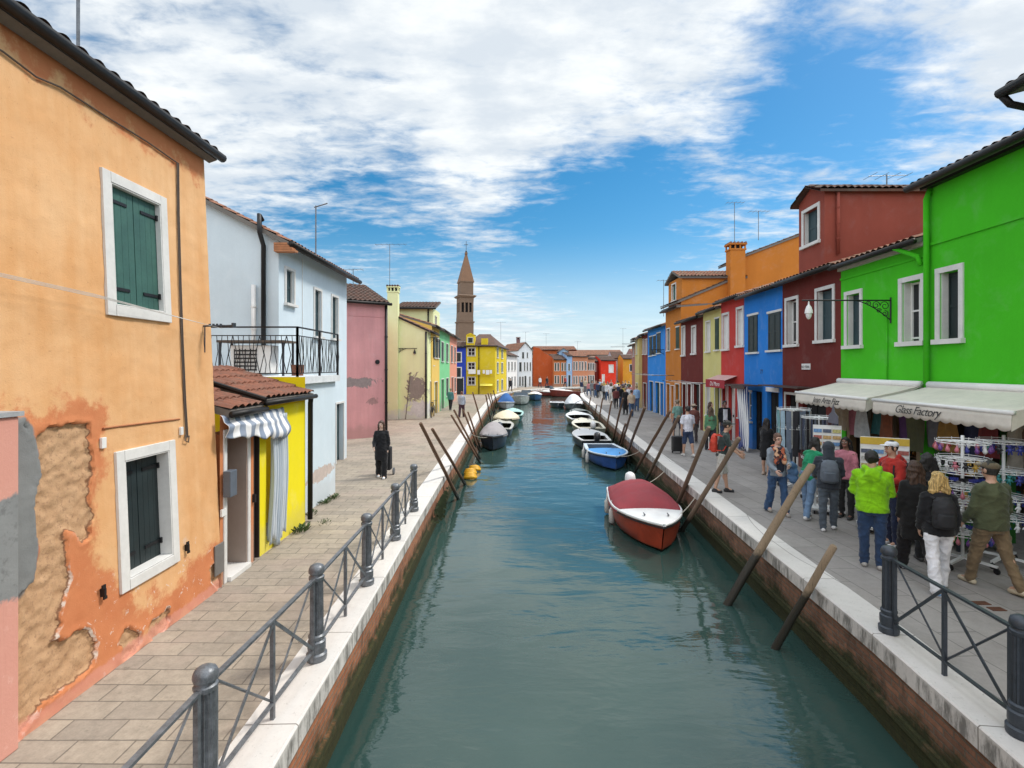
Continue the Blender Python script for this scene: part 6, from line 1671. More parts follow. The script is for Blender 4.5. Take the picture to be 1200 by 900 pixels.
# manhole covers and a hatch in the right pavement
rust=simple('rusty iron cover',(.12,.05,.03),.7,.2,.3,12,.2)
for (px,py,lab) in ((1150,707,'small rusty iron cover in the right pavement, farther one'),(1168,714,'small rusty iron cover in the right pavement, nearer one')):
    x,y=gp(px,py); o=MB().box((x-.09,y-.05,.001),(x+.09,y+.05,.008)).build('access_cover',rust,loc=(x,y,0)); tag(o,lab,'cover')
# ================================================================== PEOPLE
SKIN={}
def skinmat(c):
    return simple('skin '+str(c), c, .55, 0, .10, 12)
EYEW=simple('eye white',(.7,.68,.65),.2); EYED=simple('eye dark',(.03,.02,.015),.15); LIP=simple('lips',(.42,.14,.12),.5)
def remesh(mb, voxel, smooth_it=4, wrinkle=0.0, seed=0, wfreq=9):
    me = mb.mesh('tmp','' and None or M['iron'],fixn=True)
    o = bpy.data.objects.new('tmp',me); COL.objects.link(o)
    r = o.modifiers.new('r','REMESH'); r.mode='VOXEL'; r.voxel_size=voxel
    s = o.modifiers.new('s','SMOOTH'); s.factor=.5; s.iterations=smooth_it
    dg = bpy.context.evaluated_depsgraph_get(); m2 = bpy.data.meshes.new_from_object(o.evaluated_get(dg))
    bpy.data.objects.remove(o); bpy.data.meshes.remove(me)
    v = [tuple(x.co) for x in m2.vertices]; nr = [x.normal.copy() for x in m2.vertices]; f = [tuple(p.vertices) for p in m2.polygons]
    bpy.data.meshes.remove(m2)
    if wrinkle:
        nv=[]
        for c,n in zip(v,nr):
            q=Vector((c[0]*wfreq*.45+seed+c[2]*2.2,c[1]*wfreq*.45,c[2]*wfreq*.95+abs(c[0])*4)); k=mnoise.noise(q)+.3*mnoise.noise(q*2.3)
            k=(1-min(1,abs(k)*3.2))**2*wrinkle*1.3-wrinkle*.35
            nv.append((c[0]+n.x*k,c[1]+n.y*k,c[2]+n.z*k))
        v=nv
    return v,f
def rot2(y,z,a): return (y*math.cos(a)-z*math.sin(a), y*math.sin(a)+z*math.cos(a))
CLM={}
def clothmat(c,rg=.85):
    if c in CLM: return CLM[c]
    m,g,b=newmat('cloth '+str(c)); o=g.obj(); n=g.noise(g.scale(o,(1,1,.6)),6,5,.6,.8); n2=g.noise(g.scale(o,(11,11,26)),1,4,.6,1.2); n3=g.noise(o,160,2,.5)
    g.put(b.inputs['Base Color'],g.mix(g.ss(n,.35,.65),mul(c,.80),mul(c,1.16))); b.inputs['Roughness'].default_value=rg; b.inputs['Specular IOR Level'].default_value=.25
    b.inputs['Sheen Weight'].default_value=.15
    g.put(b.inputs['Normal'],g.bump(g.math('ADD',g.math('MULTIPLY',n3,.12),n2),.42,.02)); CLM[c]=m; return m
HRM={}
def hairmat(c):
    if c in HRM: return HRM[c]
    m,g,b=newmat('hair '+str(c)); o=g.obj(); n=g.noise(g.scale(o,(70,70,9)),1,5,.65,.6)
    g.put(b.inputs['Base Color'],g.mix(g.ss(n,.36,.64),mul(c,.45),mul(c,1.5))); b.inputs['Roughness'].default_value=.5; g.put(b.inputs['Normal'],g.bump(n,.9,.015)); HRM[c]=m; return m
PSEED=[0]
def person(label, loc, h, fwd, top=((.1,.1,.1),'jacket'), bottom=((.1,.1,.15),'trousers'), shoes=(.5,.5,.5), skin=(.50,.29,.20), hair=((.03,.02,.015),'short'),
           legs=(0,0,0,0), arms=((.05,.12,.25),(.05,.12,.25)), lean=0.0, female=False, build=1.0, hat=None, inner=None, vox=.02, group='people on the right quay', hood=False, face=True, headturn=0.0, detail=True):
    """legs: thighL, kneeL, thighR, kneeR (radians, forward positive); arms: (forward, out, elbow) for left and right"""
    PSEED[0]+=1; sd_=PSEED[0]*3.7
    r = empty('person',(loc[0],loc[1],0.0),math.atan2(-fwd[0],fwd[1]),label,'person',group)
    k=h/1.75; S=lambda p: Vector(p)*k
    hipw=.095 if female else .092; shw=(.160 if female else .182)*(1+(build-1)*.6)
    J={}
    for i,sg in enumerate((-1,1)):
        t,q=legs[2*i],legs[2*i+1]
        hip=Vector((sg*hipw,0,.92)); kn=hip+Vector((sg*.005,.43*math.sin(t),-.43*math.cos(t))); an=kn+Vector((0,.41*math.sin(t-q),-.41*math.cos(t-q)))
        J[i]=(hip,kn,an)
    dz=.085-min(J[0][2].z,J[1][2].z)
    for i in (0,1): J[i]=tuple(p+Vector((0,0,dz)) for p in J[i])
    up=lambda z: lean*max(0,(z-.95))    # forward shift of the trunk
    Tz=lambda z: z+dz
    A={}
    for i,sg in enumerate((-1,1)):
        fw,ou,el=arms[i][:3]; inn=arms[i][3] if len(arms[i])>3 else .1
        s=Vector((sg*shw,up(1.39),Tz(1.388)))
        d1=Vector((sg*math.sin(ou),math.sin(fw)*math.cos(ou),-math.cos(fw)*math.cos(ou))); e=s+d1*.285
        a2=fw+el; d2=Vector((-sg*math.sin(inn)*math.sin(min(1.5,el+.3)),math.sin(a2),-math.cos(a2))).normalized(); w_=e+d2*.25
        A[i]=(s,e,w_,d2)
    hc=Vector((0,up(1.62)+.025,Tz(1.625)))
    fb=1.12 if build>1.05 else 1.0
    b=MB()
    b.loft([(0,up(z),Tz(z),rx*build,ry*fb) for z,rx,ry in ((.84,.13,.10),(.93,.165 if female else .158,.115),(1.05,.142 if female else .15,.10),(1.15,.132 if female else .148,.098),(1.28,.15 if female else .165,.112),(1.38,.15 if female else .172,.102),(1.44,.11,.075),(1.48,.06,.06))],18)
    b.cap((0,up(1.44),Tz(1.44)),(hc.x,hc.y-.015,hc.z-.05),.058,.055)
    b.ell(hc+Vector((0,-.005,.02)),(.077,.095,.098),14,10); b.ell(hc+Vector((0,.022,-.045)),(.058,.068,.068),12,8)
    for i in (0,1):
        hp,kn,an=J[i]; lk=1.0 if bottom[1] in ('shorts',) or top[1]=='dress' else .70; b.cap(hp,kn,.088*fb*lk,.055*fb*lk); b.cap(kn,an,.055*lk,.038*lk); b.ell(kn+(an-kn)*.3+Vector((0,-.018,0)),(.052*lk,.055*lk,.10),10,7)
        b.cap(an,an+Vector((0,.12,-.045)),.038,.03)
        s,e,w_,d2=A[i]; b.cap((s.x*.75,s.y,s.z),s,.06,.056); b.cap(s,e,.052,.041); b.cap(e,w_,.041,.027)
    b.v=[(x*k,y*k,z*k) for x,y,z in b.v]
    v,f=remesh(b,vox*.85,3)
    body=MB(); body.add(v,f,0)
    # hands: palm, four curled fingers, a thumb from the side of the palm
    for i,sg in enumerate((-1,1)):
        s,e,w_,d2=A[i]; side=Vector((0,1,0)) if abs(d2.y)<.7 else Vector((0,0,1)); side=(side-d2*side.dot(d2)).normalized(); nrm=d2.cross(side)*(-sg)
        if nrm.dot(Vector((-sg,0,0)))<0: nrm=-nrm
        rot=Matrix((side,nrm,d2)).transposed()
        h0=MB(); h0.ell(w_+d2*.045,(.040,.017,.055),10,6,0,rot); h0.cap(w_-d2*.01,w_+d2*.02,.026,.026,8)
        if detail:
            for q,(o_,ln) in enumerate(((.030,.070),(.010,.080),(-.010,.074),(-.029,.058))):
                p0=w_+d2*.085+side*o_; p1=p0+d2*ln*.5+nrm*.008; p2=p1+d2*ln*.35+nrm*ln*.38
                h0.cap(p0,p1,.0095,.0088,6); h0.cap(p1,p2,.0088,.007,6)
            p0=w_+d2*.03+side*.034; p1=p0+side*.028+d2*.03+nrm*.012; p2=p1+d2*.032+nrm*.012
            h0.cap(p0,p1,.012,.010,6); h0.cap(p1,p2,.010,.008,6)
        body.add([tuple(Vector(p)*k) for p in h0.v],h0.f,0)
    if face:
        q=MB(); ct,st=math.cos(headturn),math.sin(headturn)
        q.cap(hc+Vector((0,.088,.018)),hc+Vector((0,.102,-.016)),.009,.013,8); q.ell(hc+Vector((0,.096,-.020)),(.018,.012,.010),8,6)
        for sg in (-1,1): q.ell(hc+Vector((sg*.078,-.005,-.002)),(.012,.024,.034),8,6); q.cap(hc+Vector((sg*.014,.086,.030)),hc+Vector((sg*.045,.080,.032)),.009,.007,6)
        body.add([tuple(Vector(p)*k) for p in q.v],q.f,0)
        q=MB()
        for sg in (-1,1): q.ell(hc+Vector((sg*.031,.0815,.012)),(.0145,.010,.009),8,6)
        body.add([tuple(Vector(p)*k) for p in q.v],q.f,1)
        q=MB()
        for sg in (-1,1): q.ell(hc+Vector((sg*.031,.0885,.012)),(.0070,.006,.0072),8,6); q.cap(hc+Vector((sg*.015,.092,.036)),hc+Vector((sg*.047,.085,.038)),.0045,.003,5)
        body.add([tuple(Vector(p)*k) for p in q.v],q.f,2)
        q=MB(); q.cap(hc+Vector((-.020,.087,-.056)),hc+Vector((.020,.087,-.056)),.0085,.0085,8); body.add([tuple(Vector(p)*k) for p in q.v],q.f,3)
    bo=body.build('body',[skinmat(skin),EYEW,EYED,LIP],r,world=False,smooth=True,fixn=False)
    def garment(name,mb,mat,wr=.006,vx=None,sm=3):
        mb.v=[(x*k,y*k,z*k) for x,y,z in mb.v]
        v,f=remesh(mb,vx or vox,sm,wr*k if detail else 0,sd_); return MB().add(v,f).build(name,mat,r,world=False,smooth=True,fixn=False)
    cm=lambda c,rg=.85: clothmat(c,rg)
    # ---- lower clothes
    bc,bt=bottom
    g_=MB()
    if bt in ('trousers','shorts','flared','loose'):
        ex={'trousers':.020,'shorts':.032,'flared':.022,'loose':.04}[bt]
        g_.loft([(0,0,Tz(z),rx*build,ry*fb) for z,rx,ry in ((.80,.145,.115),(.88,.18,.135),(.97,.175,.128),(1.04,.158,.115))],16)
        for i in (0,1):
            hp,kn,an=J[i]
            if bt=='shorts': e_=hp.lerp(kn,.98); g_.cap(hp,e_,.10*fb,.082)
            else:
                g_.cap(hp,kn,(.088+ex*.6)*fb,.058+ex); lo=an+Vector((0,0,-.03 if bt!='trousers' else -.015))
                g_.cap(kn,lo,.058+ex,(.045+ex*.9) if bt=='trousers' else (.085 if bt=='flared' else .085))
        garment('trousers' if bt!='shorts' else 'shorts',g_,cm(bc),.012)
    elif bt=='skirt':
        g_.loft([(0,0,Tz(z),rx,ry) for z,rx,ry in ((.12,.20,.19),(.5,.19,.17),(.9,.175,.13),(1.04,.15,.11))],18); garment('skirt',g_,cm(bc),.010)
    # ---- shoes
    shm=simple('shoe '+str(shoes),shoes,.6,0,.15,9)
    for i in (0,1):
        an=J[i][2]; lift=an.z-.085; pit=min(.9,max(0,lift*4.0)); s_=MB()
        def fp(y,z): yy,zz=rot2(y,z,-pit); return yy+an.y,zz+an.z
        y0,z0=fp(-.035,-.045); y1,z1=fp(.13,-.055); y2,z2=fp(.0,-.01)
        s_.cap((an.x,y0,z0),(an.x,y1,z1),.042,.040,10); s_.cap((an.x,y2,z2),(an.x,(y0+y1)/2,(z0+z1)/2+.01),.046,.042,10)
        s_.v=[(x,y,max(z,.003) if lift<.02 else z) for x,y,z in s_.v]
        v,f=[(x*k,y*k,z*k) for x,y,z in s_.v],s_.f
        MB().add(v,f).build('shoe',shm,r,world=False,smooth=True)
    # ---- upper clothes
    tcol,tt=top
    g_=MB(); ex={'jacket':.030,'tee':.016,'dress':.020,'shirt':.020,'puffy':.042,'coat':.032}[tt]
    zb={'jacket':.84,'tee':.86,'dress':.52,'shirt':.84,'puffy':.84,'coat':.55}[tt]
    rings=[(zb,.165+ex,.115+ex),(max(zb+.05,.93),(.172 if female else .166)+ex*.9,.120+ex),(1.05,(.146 if female else .160)+ex,.104+ex),(1.18,.150+ex,.106+ex),(1.30,(.152 if female else .168)+ex,.114+ex),(1.375,(.145 if female else .165)+ex*.7,.100+ex*.8),(1.44,.112,.082+ex*.3),(1.475,.072,.070)]
    g_.loft([(0,up(z),Tz(z),rx*build,ry*fb) for z,rx,ry in rings],18)
    for i in (0,1):
        s,e,w_,d2=A[i]; g_.cap((s.x*.45,s.y,s.z+.022),s,.060,.052+ex*.45)
        if tt in ('tee','dress'): g_.cap(s,s.lerp(e,.72),.056+ex*.5,.052+ex)
        else: g_.cap(s,e,.050+ex*.6,.043+ex*.7); g_.cap(e,w_-d2*.01,.043+ex*.7,.034+ex*.5)
    if hood:
        for a_ in range(9):
            an_=R(10+a_*20); g_.ell((.092*math.cos(an_),up(1.45)-.02-.085*math.sin(an_),Tz(1.50)-.04*math.sin(an_)),(.048,.045,.052),8,6)
        g_.ell((0,up(1.40)-.135,Tz(1.40)),(.115,.055,.10),10,8)
    garment({'jacket':'jacket','tee':'t_shirt','dress':'dress','shirt':'shirt','puffy':'padded_jacket','coat':'coat'}[tt],g_,cm(tcol),.012)
    if inner:
        g_=MB(); n_=12
        P=[]
        for z in (.90,1.05,1.2,1.32,1.40):
            rx=.168+ex; ry=.110+ex; P.append([(rx*math.sin(R(a_))*.98,up(z)+ry*math.cos(R(a_))*1.03+.006,Tz(z)) for a_ in (-26,-13,0,13,26)])
        g_.grid(P); g_.v=[(x*k,y*k,z*k) for x,y,z in g_.v]; g_.build('shirt_front',cm(inner),r,world=False,smooth=True)
    # ---- hair and hats
    hcol,hs=hair; hm=hairmat(hcol)
    g_=MB()
    if hs!='bald' and hs!='hooded':
        g_.ell(hc+Vector((0,-.012,.030)),(.088,.104,.110),16,12); 
        if hs in ('long','bob','bun'): g_.ell(hc+Vector((0,-.035,-.01)),(.092,.08,.10),12,8)
        if hs=='long':
            for sx_ in (-1,-.4,.4,1): g_.cap(hc+Vector((sx_*.062,-.045+.01*abs(sx_),0)),(sx_*.085,up(1.3)-.105+.02*abs(sx_),Tz(1.24+.03*math.sin(sx_*9))),.050,.038)
            for sx_ in (-1,1): g_.cap(hc+Vector((sx_*.078,.0,.01)),(sx_*.105,up(1.3)+.03,Tz(1.33)),.028,.026)
        if hs=='bob':
            for sx_ in (-1,-.4,.4,1): g_.cap(hc+Vector((sx_*.066,-.04,0)),hc+Vector((sx_*.095,-.055,-.15)),.05,.045)
        if hs=='bun': g_.ell(hc+Vector((0,-.12,.06)),(.045,.045,.045))
        # cut the hair away from the face
        g_.v=[(x,(min(y,hc.y+.055+max(0,(z-hc.z-.045))*.9) if z>hc.z-.2 else y),z) for x,y,z in g_.v]
        garment('hair',g_,hm,.012,vox*.75,2)
    if hs=='hooded':
        g_.ell(hc+Vector((0,-.02,.02)),(.112,.125,.128),14,10); g_.cap(hc+Vector((0,-.05,-.06)),(0,up(1.44)-.04,Tz(1.43)),.10,.11)
        g_.v=[(x,min(y,hc.y+.07),z) for x,y,z in g_.v]; garment('hood',g_,cm(tcol),.006,vox*.8,2)
    if hat:
        g_=MB(); g_.ell(hc+Vector((0,-.012,.055)),(.094,.108,.072),14,8); g_.v=[(x,y,max(z,hc.z+.038)) for x,y,z in g_.v]
        if len(hat)>1 and hat[1]=='brim': g_.lathe([(.0,0),(.155,-.008),(.155,.0),(.0,.02)],tuple(hc+Vector((0,-.01,.045))),16)
        else:
            g_.ell(hc+Vector((0,.115,.052)),(.068,.075,.012),10,6)
        g_.v=[(x*k,y*k,z*k) for x,y,z in g_.v]; g_.build('hat' if (len(hat)>1) else 'cap',cm(hat[0]),r,world=False,smooth=45)
    r['_k']=k; r['_dz']=dz; r['_lean']=lean
    return r
def pfrom(pr,p):
    """point in the person's own frame -> world"""
    a=pr.rotation_euler.z; k=pr['_k']; x,y,z=p[0]*k,(p[1]+pr['_lean']*max(0,p[2]-.95))*k,(p[2]+pr['_dz'])*k
    return Vector((pr.location.x+x*math.cos(a)-y*math.sin(a), pr.location.y+x*math.sin(a)+y*math.cos(a), z))
def backpack(label,pr,col,col2=None,w_=.30,h_=.44,d_=.17,stripe=None,zc=1.20):
    k=pr['_k']; r=empty('backpack',tuple(pfrom(pr,(0,-.16,zc-h_/2))),pr.rotation_euler.z,label,'backpack')
    m_=simple('pack '+str(col),col,.7,0,.2,8,.2); b=MB()
    b.loft([(0,-.02,0,w_*.42,d_*.40),(0,-.03,.05,w_*.5,d_*.55),(0,-.03,h_*.55,w_*.5,d_*.52),(0,-.015,h_*.85,w_*.44,d_*.42),(0,-.0,h_,w_*.28,d_*.25)],14)
    b.v=[(x*k,y*k,z*k) for x,y,z in b.v]; v,f=remesh(b,.018,2,.006,PSEED[0]); MB().add(v,f).build('bag',m_,r,world=False,smooth=True,fixn=False)
    p_=MB(); p_.loft([(0,-.03-d_*.45,.05,w_*.36,.05),(0,-.03-d_*.47,h_*.45,w_*.36,.045),(0,-.03-d_*.42,h_*.5,w_*.3,.02)],10); p_.v=[(x*k,y*k,z*k) for x,y,z in p_.v]; p_.build('front_pocket',simple('pocket '+str(col2 or col),col2 or mul(col,.8),.7,0,.2,8),r,world=False,smooth=50)
    for sg in (-1,1):
        s_=MB(); pts=[(sg*.09,.02,h_*.92),(sg*.12,.10,h_*.95),(sg*.13,.245,h_*.85),(sg*.15,.27,h_*.5),(sg*.17,.18,h_*.15),(sg*.13,.03,.05)]
        s_.tube([tuple(Vector(q)*k) for q in pts],.016,6); s_.build('strap',m_,r,world=False)
    if stripe:
        for x in (-.06,.02,.08): 
            q=MB(); q.box((x-.02,-.03-d_*.56-.03,.08),(x+.01,-.03-d_*.5-.022,h_*.8)); q.build('reflective_stripe',simple('stripe '+str(stripe),stripe,.5),r,world=False)
    return r
def feet(px,py): return gp(px,py)
GQ='people on the right quay'
stride=(.28,.10,-.30,.25); st2=(-.26,.22,.28,.08); stand=(.03,.03,-.04,.02)
p1=person('woman with wavy blonde hair in a black jacket and white flared trousers, seen from behind',feet(1100,692),1.66,(.35,.94),((.012,.012,.014),'jacket'),((.72,.71,.73),'flared'),(.16,.30,.50),hair=((.50,.33,.12),'bob'),legs=(-.22,.15,.26,.05),arms=((.1,.15,.3),(-.1,.15,.3)),female=True,vox=.016)
backpack('black backpack worn by the blonde woman in white trousers',p1,(.012,.012,.015))
p2=person('woman with long dark brown hair in black clothes just left of the blonde woman',feet(1073,671),1.70,(.2,.98),((.012,.012,.013),'coat'),((.015,.014,.016),'loose'),(.55,.55,.56),hair=((.055,.026,.015),'long'),legs=stride,female=True,vox=.018)
p2b=person('woman in black with dark hair half hidden behind the blonde woman and trinket rack',(6.62,8.15),1.72,(.3,.95),((.014,.013,.014),'jacket'),((.02,.02,.022),'trousers'),(.05,.05,.05),hair=((.012,.01,.009),'bob'),legs=stand,female=True,vox=.02)
p3=person('man in an olive green jacket, khaki trousers and brown cap walking away',feet(1162,690),1.80,(-.12,.99),((.070,.080,.040),'jacket'),((.165,.115,.065),'trousers'),(.50,.42,.30),hair=((.02,.018,.016),'short'),legs=(.30,.12,-.26,.20),arms=((.15,.14,.5),(-.05,.14,.4)),hat=((.12,.095,.06),),build=1.10,vox=.016)
p4=person('man in a lime green hooded jacket and blue jeans seen from behind',feet(1022,665),1.80,(.55,.83),((.22,.52,.005),'jacket'),((.022,.045,.10),'trousers'),(.35,.33,.31),hair=((.012,.010,.009),'short'),legs=stand,arms=((.25,.16,1.0,.3),(.25,.16,1.1,.3)),hood=True,build=1.10,vox=.016)
p5=person('man in a red jacket and white cap facing left beside the lime green jacket',feet(1046,640),1.82,(-.88,-.05),((.42,.030,.022),'jacket'),((.02,.028,.065),'trousers'),(.70,.70,.72),hair=((.03,.022,.018),'short'),legs=stand,arms=((.2,.14,1.3,.4),(.15,.14,1.0,.3)),hat=((.72,.72,.76),),hood=True,vox=.017)
backpack('black backpack worn by the man in the red jacket',p5,(.010,.010,.012))
p6=person('person in a dark grey hooded puffer jacket and grey trousers by the postcard rack',feet(971,622),1.68,(.45,.89),((.035,.042,.055),'puffy'),((.085,.105,.13),'trousers'),(.75,.75,.76),hair=((.03,.03,.03),'hooded'),legs=(-.06,.05,.20,.05),arms=((.3,.15,.8),(.3,.15,.9)),vox=.017)
backpack('slate grey backpack worn by the person in the dark hooded puffer',p6,(.105,.125,.155),(.075,.09,.115),w_=.32)
p7=person('woman in a green top and light jeans bending towards the scarf rack',feet(947,607),1.64,(.85,.5),((.015,.24,.11),'shirt'),((.15,.24,.38),'trousers'),(.72,.72,.72),hair=((.014,.012,.011),'bob'),legs=(.20,.10,-.22,.15),arms=((.7,.2,.7),(.6,.2,.6)),lean=.42,female=True,vox=.018)
p8=person('smiling woman with short brown hair, patterned scarf and blue jeans walking towards the camera',feet(911,602),1.70,(-.02,-1),((.22,.25,.29),'shirt'),((.035,.075,.16),'flared'),(.30,.27,.24),skin=(.58,.36,.28),hair=((.11,.05,.03),'short'),legs=(.20,.05,-.16,.22),arms=((.35,.12,1.15,.5),(.15,.15,.9,.2)),female=True,inner=(.02,.025,.04),vox=.015)
def scarf(pr):
    k=pr['_k']; m,g,b=newmat('patterned orange scarf'); o=g.obj(); v=g.new('ShaderNodeTexVoronoi'); g.put(v.inputs['Vector'],o); v.inputs['Scale'].default_value=17
    sp=g.sep(v.outputs['Color']); c=g.mix(g.ss(sp[0],.3,.4),(.45,.12,.06),(.04,.02,.03)); c=g.mix(g.ss(sp[1],.6,.65),c,(.62,.36,.22)); g.put(b.inputs['Base Color'],c); b.inputs['Roughness'].default_value=.9
    s=MB()
    for a_ in range(12):
        an=R(a_*30); s.ell((.10*math.cos(an),.01+.085*math.sin(an),1.44-.03*math.sin(an)+pr['_dz']),(.05,.045,.045),8,6)
    for sx in (-.05,.06): s.cap((sx,.10,1.42+pr['_dz']),(sx*1.5,.15,1.16+pr['_dz']),.055,.06)
    s.v=[(x*k,y*k,z*k) for x,y,z in s.v]; v_,f=remesh(s,.015,2,.008,2); MB().add(v_,f).build('scarf',m,pr,world=False,smooth=True,fixn=False)
scarf(p8)
gl_=MB()
for sg in (-1,1): gl_.tube([(sg*.031+.019*math.cos(t_*.785),.118,1.637+p8['_dz']+.015*math.sin(t_*.785)) for t_ in range(9)],.0028,4,caps=False)
gl_.v=[(x*p8['_k'],y*p8['_k'],z*p8['_k']) for x,y,z in gl_.v]; gl_.build('glasses',M['black_iron'],p8,world=False)
jk=MB(); q=pfrom(p8,(-.26,.14,1.0))
for i in range(9): jk.ell(q+Vector((.03*math.sin(i*2.1)+.035*(i%3-1),-.03*math.cos(i*1.7),-.04*i+.1)),(.085,.07,.075),8,6)
jk.v=[tuple(x) for x in jk.v]; v,f=remesh(jk,.017,2,.014,9); o=MB().add(v,f).build('denim_jacket',simple('denim',(.075,.15,.28),.85,0,.25,9,.3),loc=tuple(q),smooth=True,fixn=False); tag(o,'blue denim jacket carried over the arm of the smiling woman','jacket')
p9=person('woman with long dark hair in a short black dress and jacket by the striped curtain',feet(898,557),1.62,(.85,.45),((.012,.012,.014),'coat'),((.012,.012,.014),'shorts'),(.45,.35,.28),hair=((.018,.012,.010),'long'),legs=stand,female=True,arms=((.4,.12,1.1),(.4,.12,1.0)))
p10=person('man in dark grey t-shirt, pale shorts and black shoes looking down at the kerb',feet(846,577),1.78,(.93,-.35),((.035,.050,.048),'tee'),((.50,.48,.44),'shorts'),(.02,.02,.022),hair=((.04,.032,.028),'short'),legs=(.16,.05,-.14,.10),arms=((.45,.12,.5),(.4,.12,.5)),lean=.16,hat=((.03,.034,.03),),vox=.018)
backpack('red backpack with white stripes worn by the man at the kerb',p10,(.55,.05,.025),stripe=(.65,.6,.58))
p11=person('man in a white t-shirt and navy shorts walking away with a suitcase',feet(806,535),1.74,(-.15,.99),((.66,.65,.72),'tee'),((.035,.055,.115),'shorts'),(.55,.53,.51),hair=((.02,.017,.015),'short'),legs=(.16,.05,-.18,.18),arms=((-.05,.18,.1),(.05,.12,.2)),vox=.02)
def suitcase(label,x,y,col,h_=.62,rz=0):
    r=empty('suitcase',(x,y,0),rz,label,'suitcase'); mt=simple('case '+str(col),col,.5,0,.15,6)
    MB().box((-.2,-.12,.07),(.2,.12,h_)).build('shell',mt,r,world=False,bevel=.04)
    hd=MB(); hd.tube([(-.09,.08,h_-.02),(-.09,.08,h_+.38),(.09,.08,h_+.38),(.09,.08,h_-.02)],.012,6); hd.build('handle',M['iron'],r,world=False)
    for sx in (-.15,.15):
        w_=MB(); w_.tube([(sx-.02,.1,.035),(sx+.02,.1,.035)],.035,10); w_.build('wheel',M['black_iron'],r,world=False)
    return r
x,y=gp(794,531); suitcase('black suitcase beside the man in the white t-shirt',x,y,(.014,.014,.016))
p12=person('woman in a green patterned blouse seen from behind, near the red backpack',feet(833,528),1.62,(.1,.99),((.10,.24,.13),'shirt'),((.03,.03,.035),'loose'),(.5,.5,.5),hair=((.10,.06,.035),'long'),legs=stride,female=True)
p13=person('man in a black jacket and white shirt in front of the coral red house door',feet(849,519),1.72,(-.15,-.98),((.014,.014,.017),'jacket'),((.06,.09,.15),'trousers'),(.05,.05,.05),skin=(.24,.12,.08),hair=((.012,.01,.01),'short'),inner=(.68,.68,.70),legs=stand,vox=.02)
p14=person('woman with dark hair and grey cardigan beside the straw yellow wall',feet(832,519),1.66,(.6,-.6),((.12,.14,.15),'shirt'),((.03,.03,.04),'trousers'),(.2,.2,.2),hair=((.06,.03,.02),'bob'),legs=stand,female=True)
p15=person('person in a sea green t-shirt and dark shorts ahead of the suitcase man',feet(794,514),1.70,(-.3,.95),((.16,.30,.26),'tee'),((.03,.03,.05),'shorts'),(.4,.4,.4),hair=((.18,.13,.08),'short'),legs=stride)
p16=person('person in a brown sun hat and maroon top beyond the suitcase man',feet(813,519),1.60,(.2,.97),((.14,.05,.04),'shirt'),((.05,.04,.04),'trousers'),(.2,.2,.2),hair=((.1,.07,.05),'short'),hat=((.40,.32,.24),'brim'),legs=stand)
p17=person('small person in a white top with a dark pack behind the smiling woman',feet(923,558),1.55,(.6,.8),((.66,.66,.70),'tee'),((.06,.08,.12),'trousers'),(.4,.4,.4),hair=((.03,.022,.018),'short'),legs=stand,female=True)
p18=person('shopkeeper with dark curly hair in a pink blouse under the gap between the awnings',(6.85,10.5),1.66,(-.75,-.6),((.55,.20,.25),'shirt'),((.03,.03,.03),'trousers'),(.05,.05,.05),skin=(.22,.11,.075),hair=((.012,.01,.009),'bob'),legs=stand,female=True)
# left bank
pL=person('woman with long dark hair in black clothes and white shoes on the left pavement',feet(447,560),1.60,(.08,-1),((.012,.012,.015),'coat'),((.012,.012,.014),'loose'),(.72,.72,.73),skin=(.62,.42,.33),hair=((.075,.035,.022),'long'),legs=(.14,.03,-.12,.15),arms=((-.1,.16,.2),(.2,.14,.8)),female=True,vox=.018,group='people on the left quay')
t_=empty('shopping_trolley',(pL.location.x,pL.location.y+.45,0),0,'dark two wheeled shopping trolley pulled behind the woman in black','trolley')
x,y=pL.location.x,pL.location.y+.45
MB().box((x-.17,y-.12,.14),(x+.17,y+.14,.80)).build('bag',simple('black trolley cloth',(.015,.015,.018),.8),t_,bevel=.03)
for sx in (-.24,.24):
    w_=MB(); w_.tube([(x+sx-.02,y,.10),(x+sx+.02,y,.10)],.10,14); w_.build('wheel',M['iron_pale'],t_)
hd=MB(); hd.tube([(x-.1,y-.1,.8),(x-.1,y-.2,1.0),(x+.1,y-.2,1.0),(x+.1,y-.1,.8)],.012,6); hd.build('handle',M['iron'],t_)
person('walker in a teal jacket and black trousers far along the left quay',feet(528,481),1.60,(.1,1),((.07,.20,.22),'jacket'),((.015,.015,.02),'trousers'),(.1,.1,.1),hair=((.25,.2,.15),'short'),legs=stride,vox=.03,group='people on the left quay',detail=False)
pz=person('walker in a pale grey top with a shoulder bag far along the left quay',feet(541,489),1.62,(.1,1),((.34,.38,.44),'jacket'),((.06,.03,.04),'loose'),(.1,.1,.1),hair=((.14,.05,.03),'short'),legs=st2,vox=.028,group='people on the left quay',detail=False)
bk=empty('bicycle',(-5.0,31.6,0),0,'black bicycle leaning at the corner of the lemon yellow house','bicycle')
for yy in (31.1,32.15):
    w_=MB(); w_.tube([(-4.9,yy+.33*math.cos(R(a_*20)),.35+.33*math.sin(R(a_*20))) for a_ in range(19)],.02,6,caps=False); w_.build('wheel',M['black_iron'],bk)
f_=MB(); P_={'s':(-4.9,31.1,.35),'e':(-4.9,32.15,.35),'b':(-4.9,31.55,.30),'t':(-4.92,31.42,.85),'h':(-4.92,31.98,.92)}
for a_,b_ in (('s','b'),('s','t'),('b','t'),('b','h'),('t','h'),('h','e')): f_.tube([P_[a_],P_[b_]],.018,6)
f_.build('frame',M['black_iron'],bk); MB().ell((-4.92,31.4,.92),(.06,.13,.03)).build('saddle',M['black_iron'],bk); MB().tube([(-5.15,31.95,1.0),(-4.92,32.0,.98),(-4.68,31.95,1.0)],.014,6).build('handlebar',M['iron'],bk)
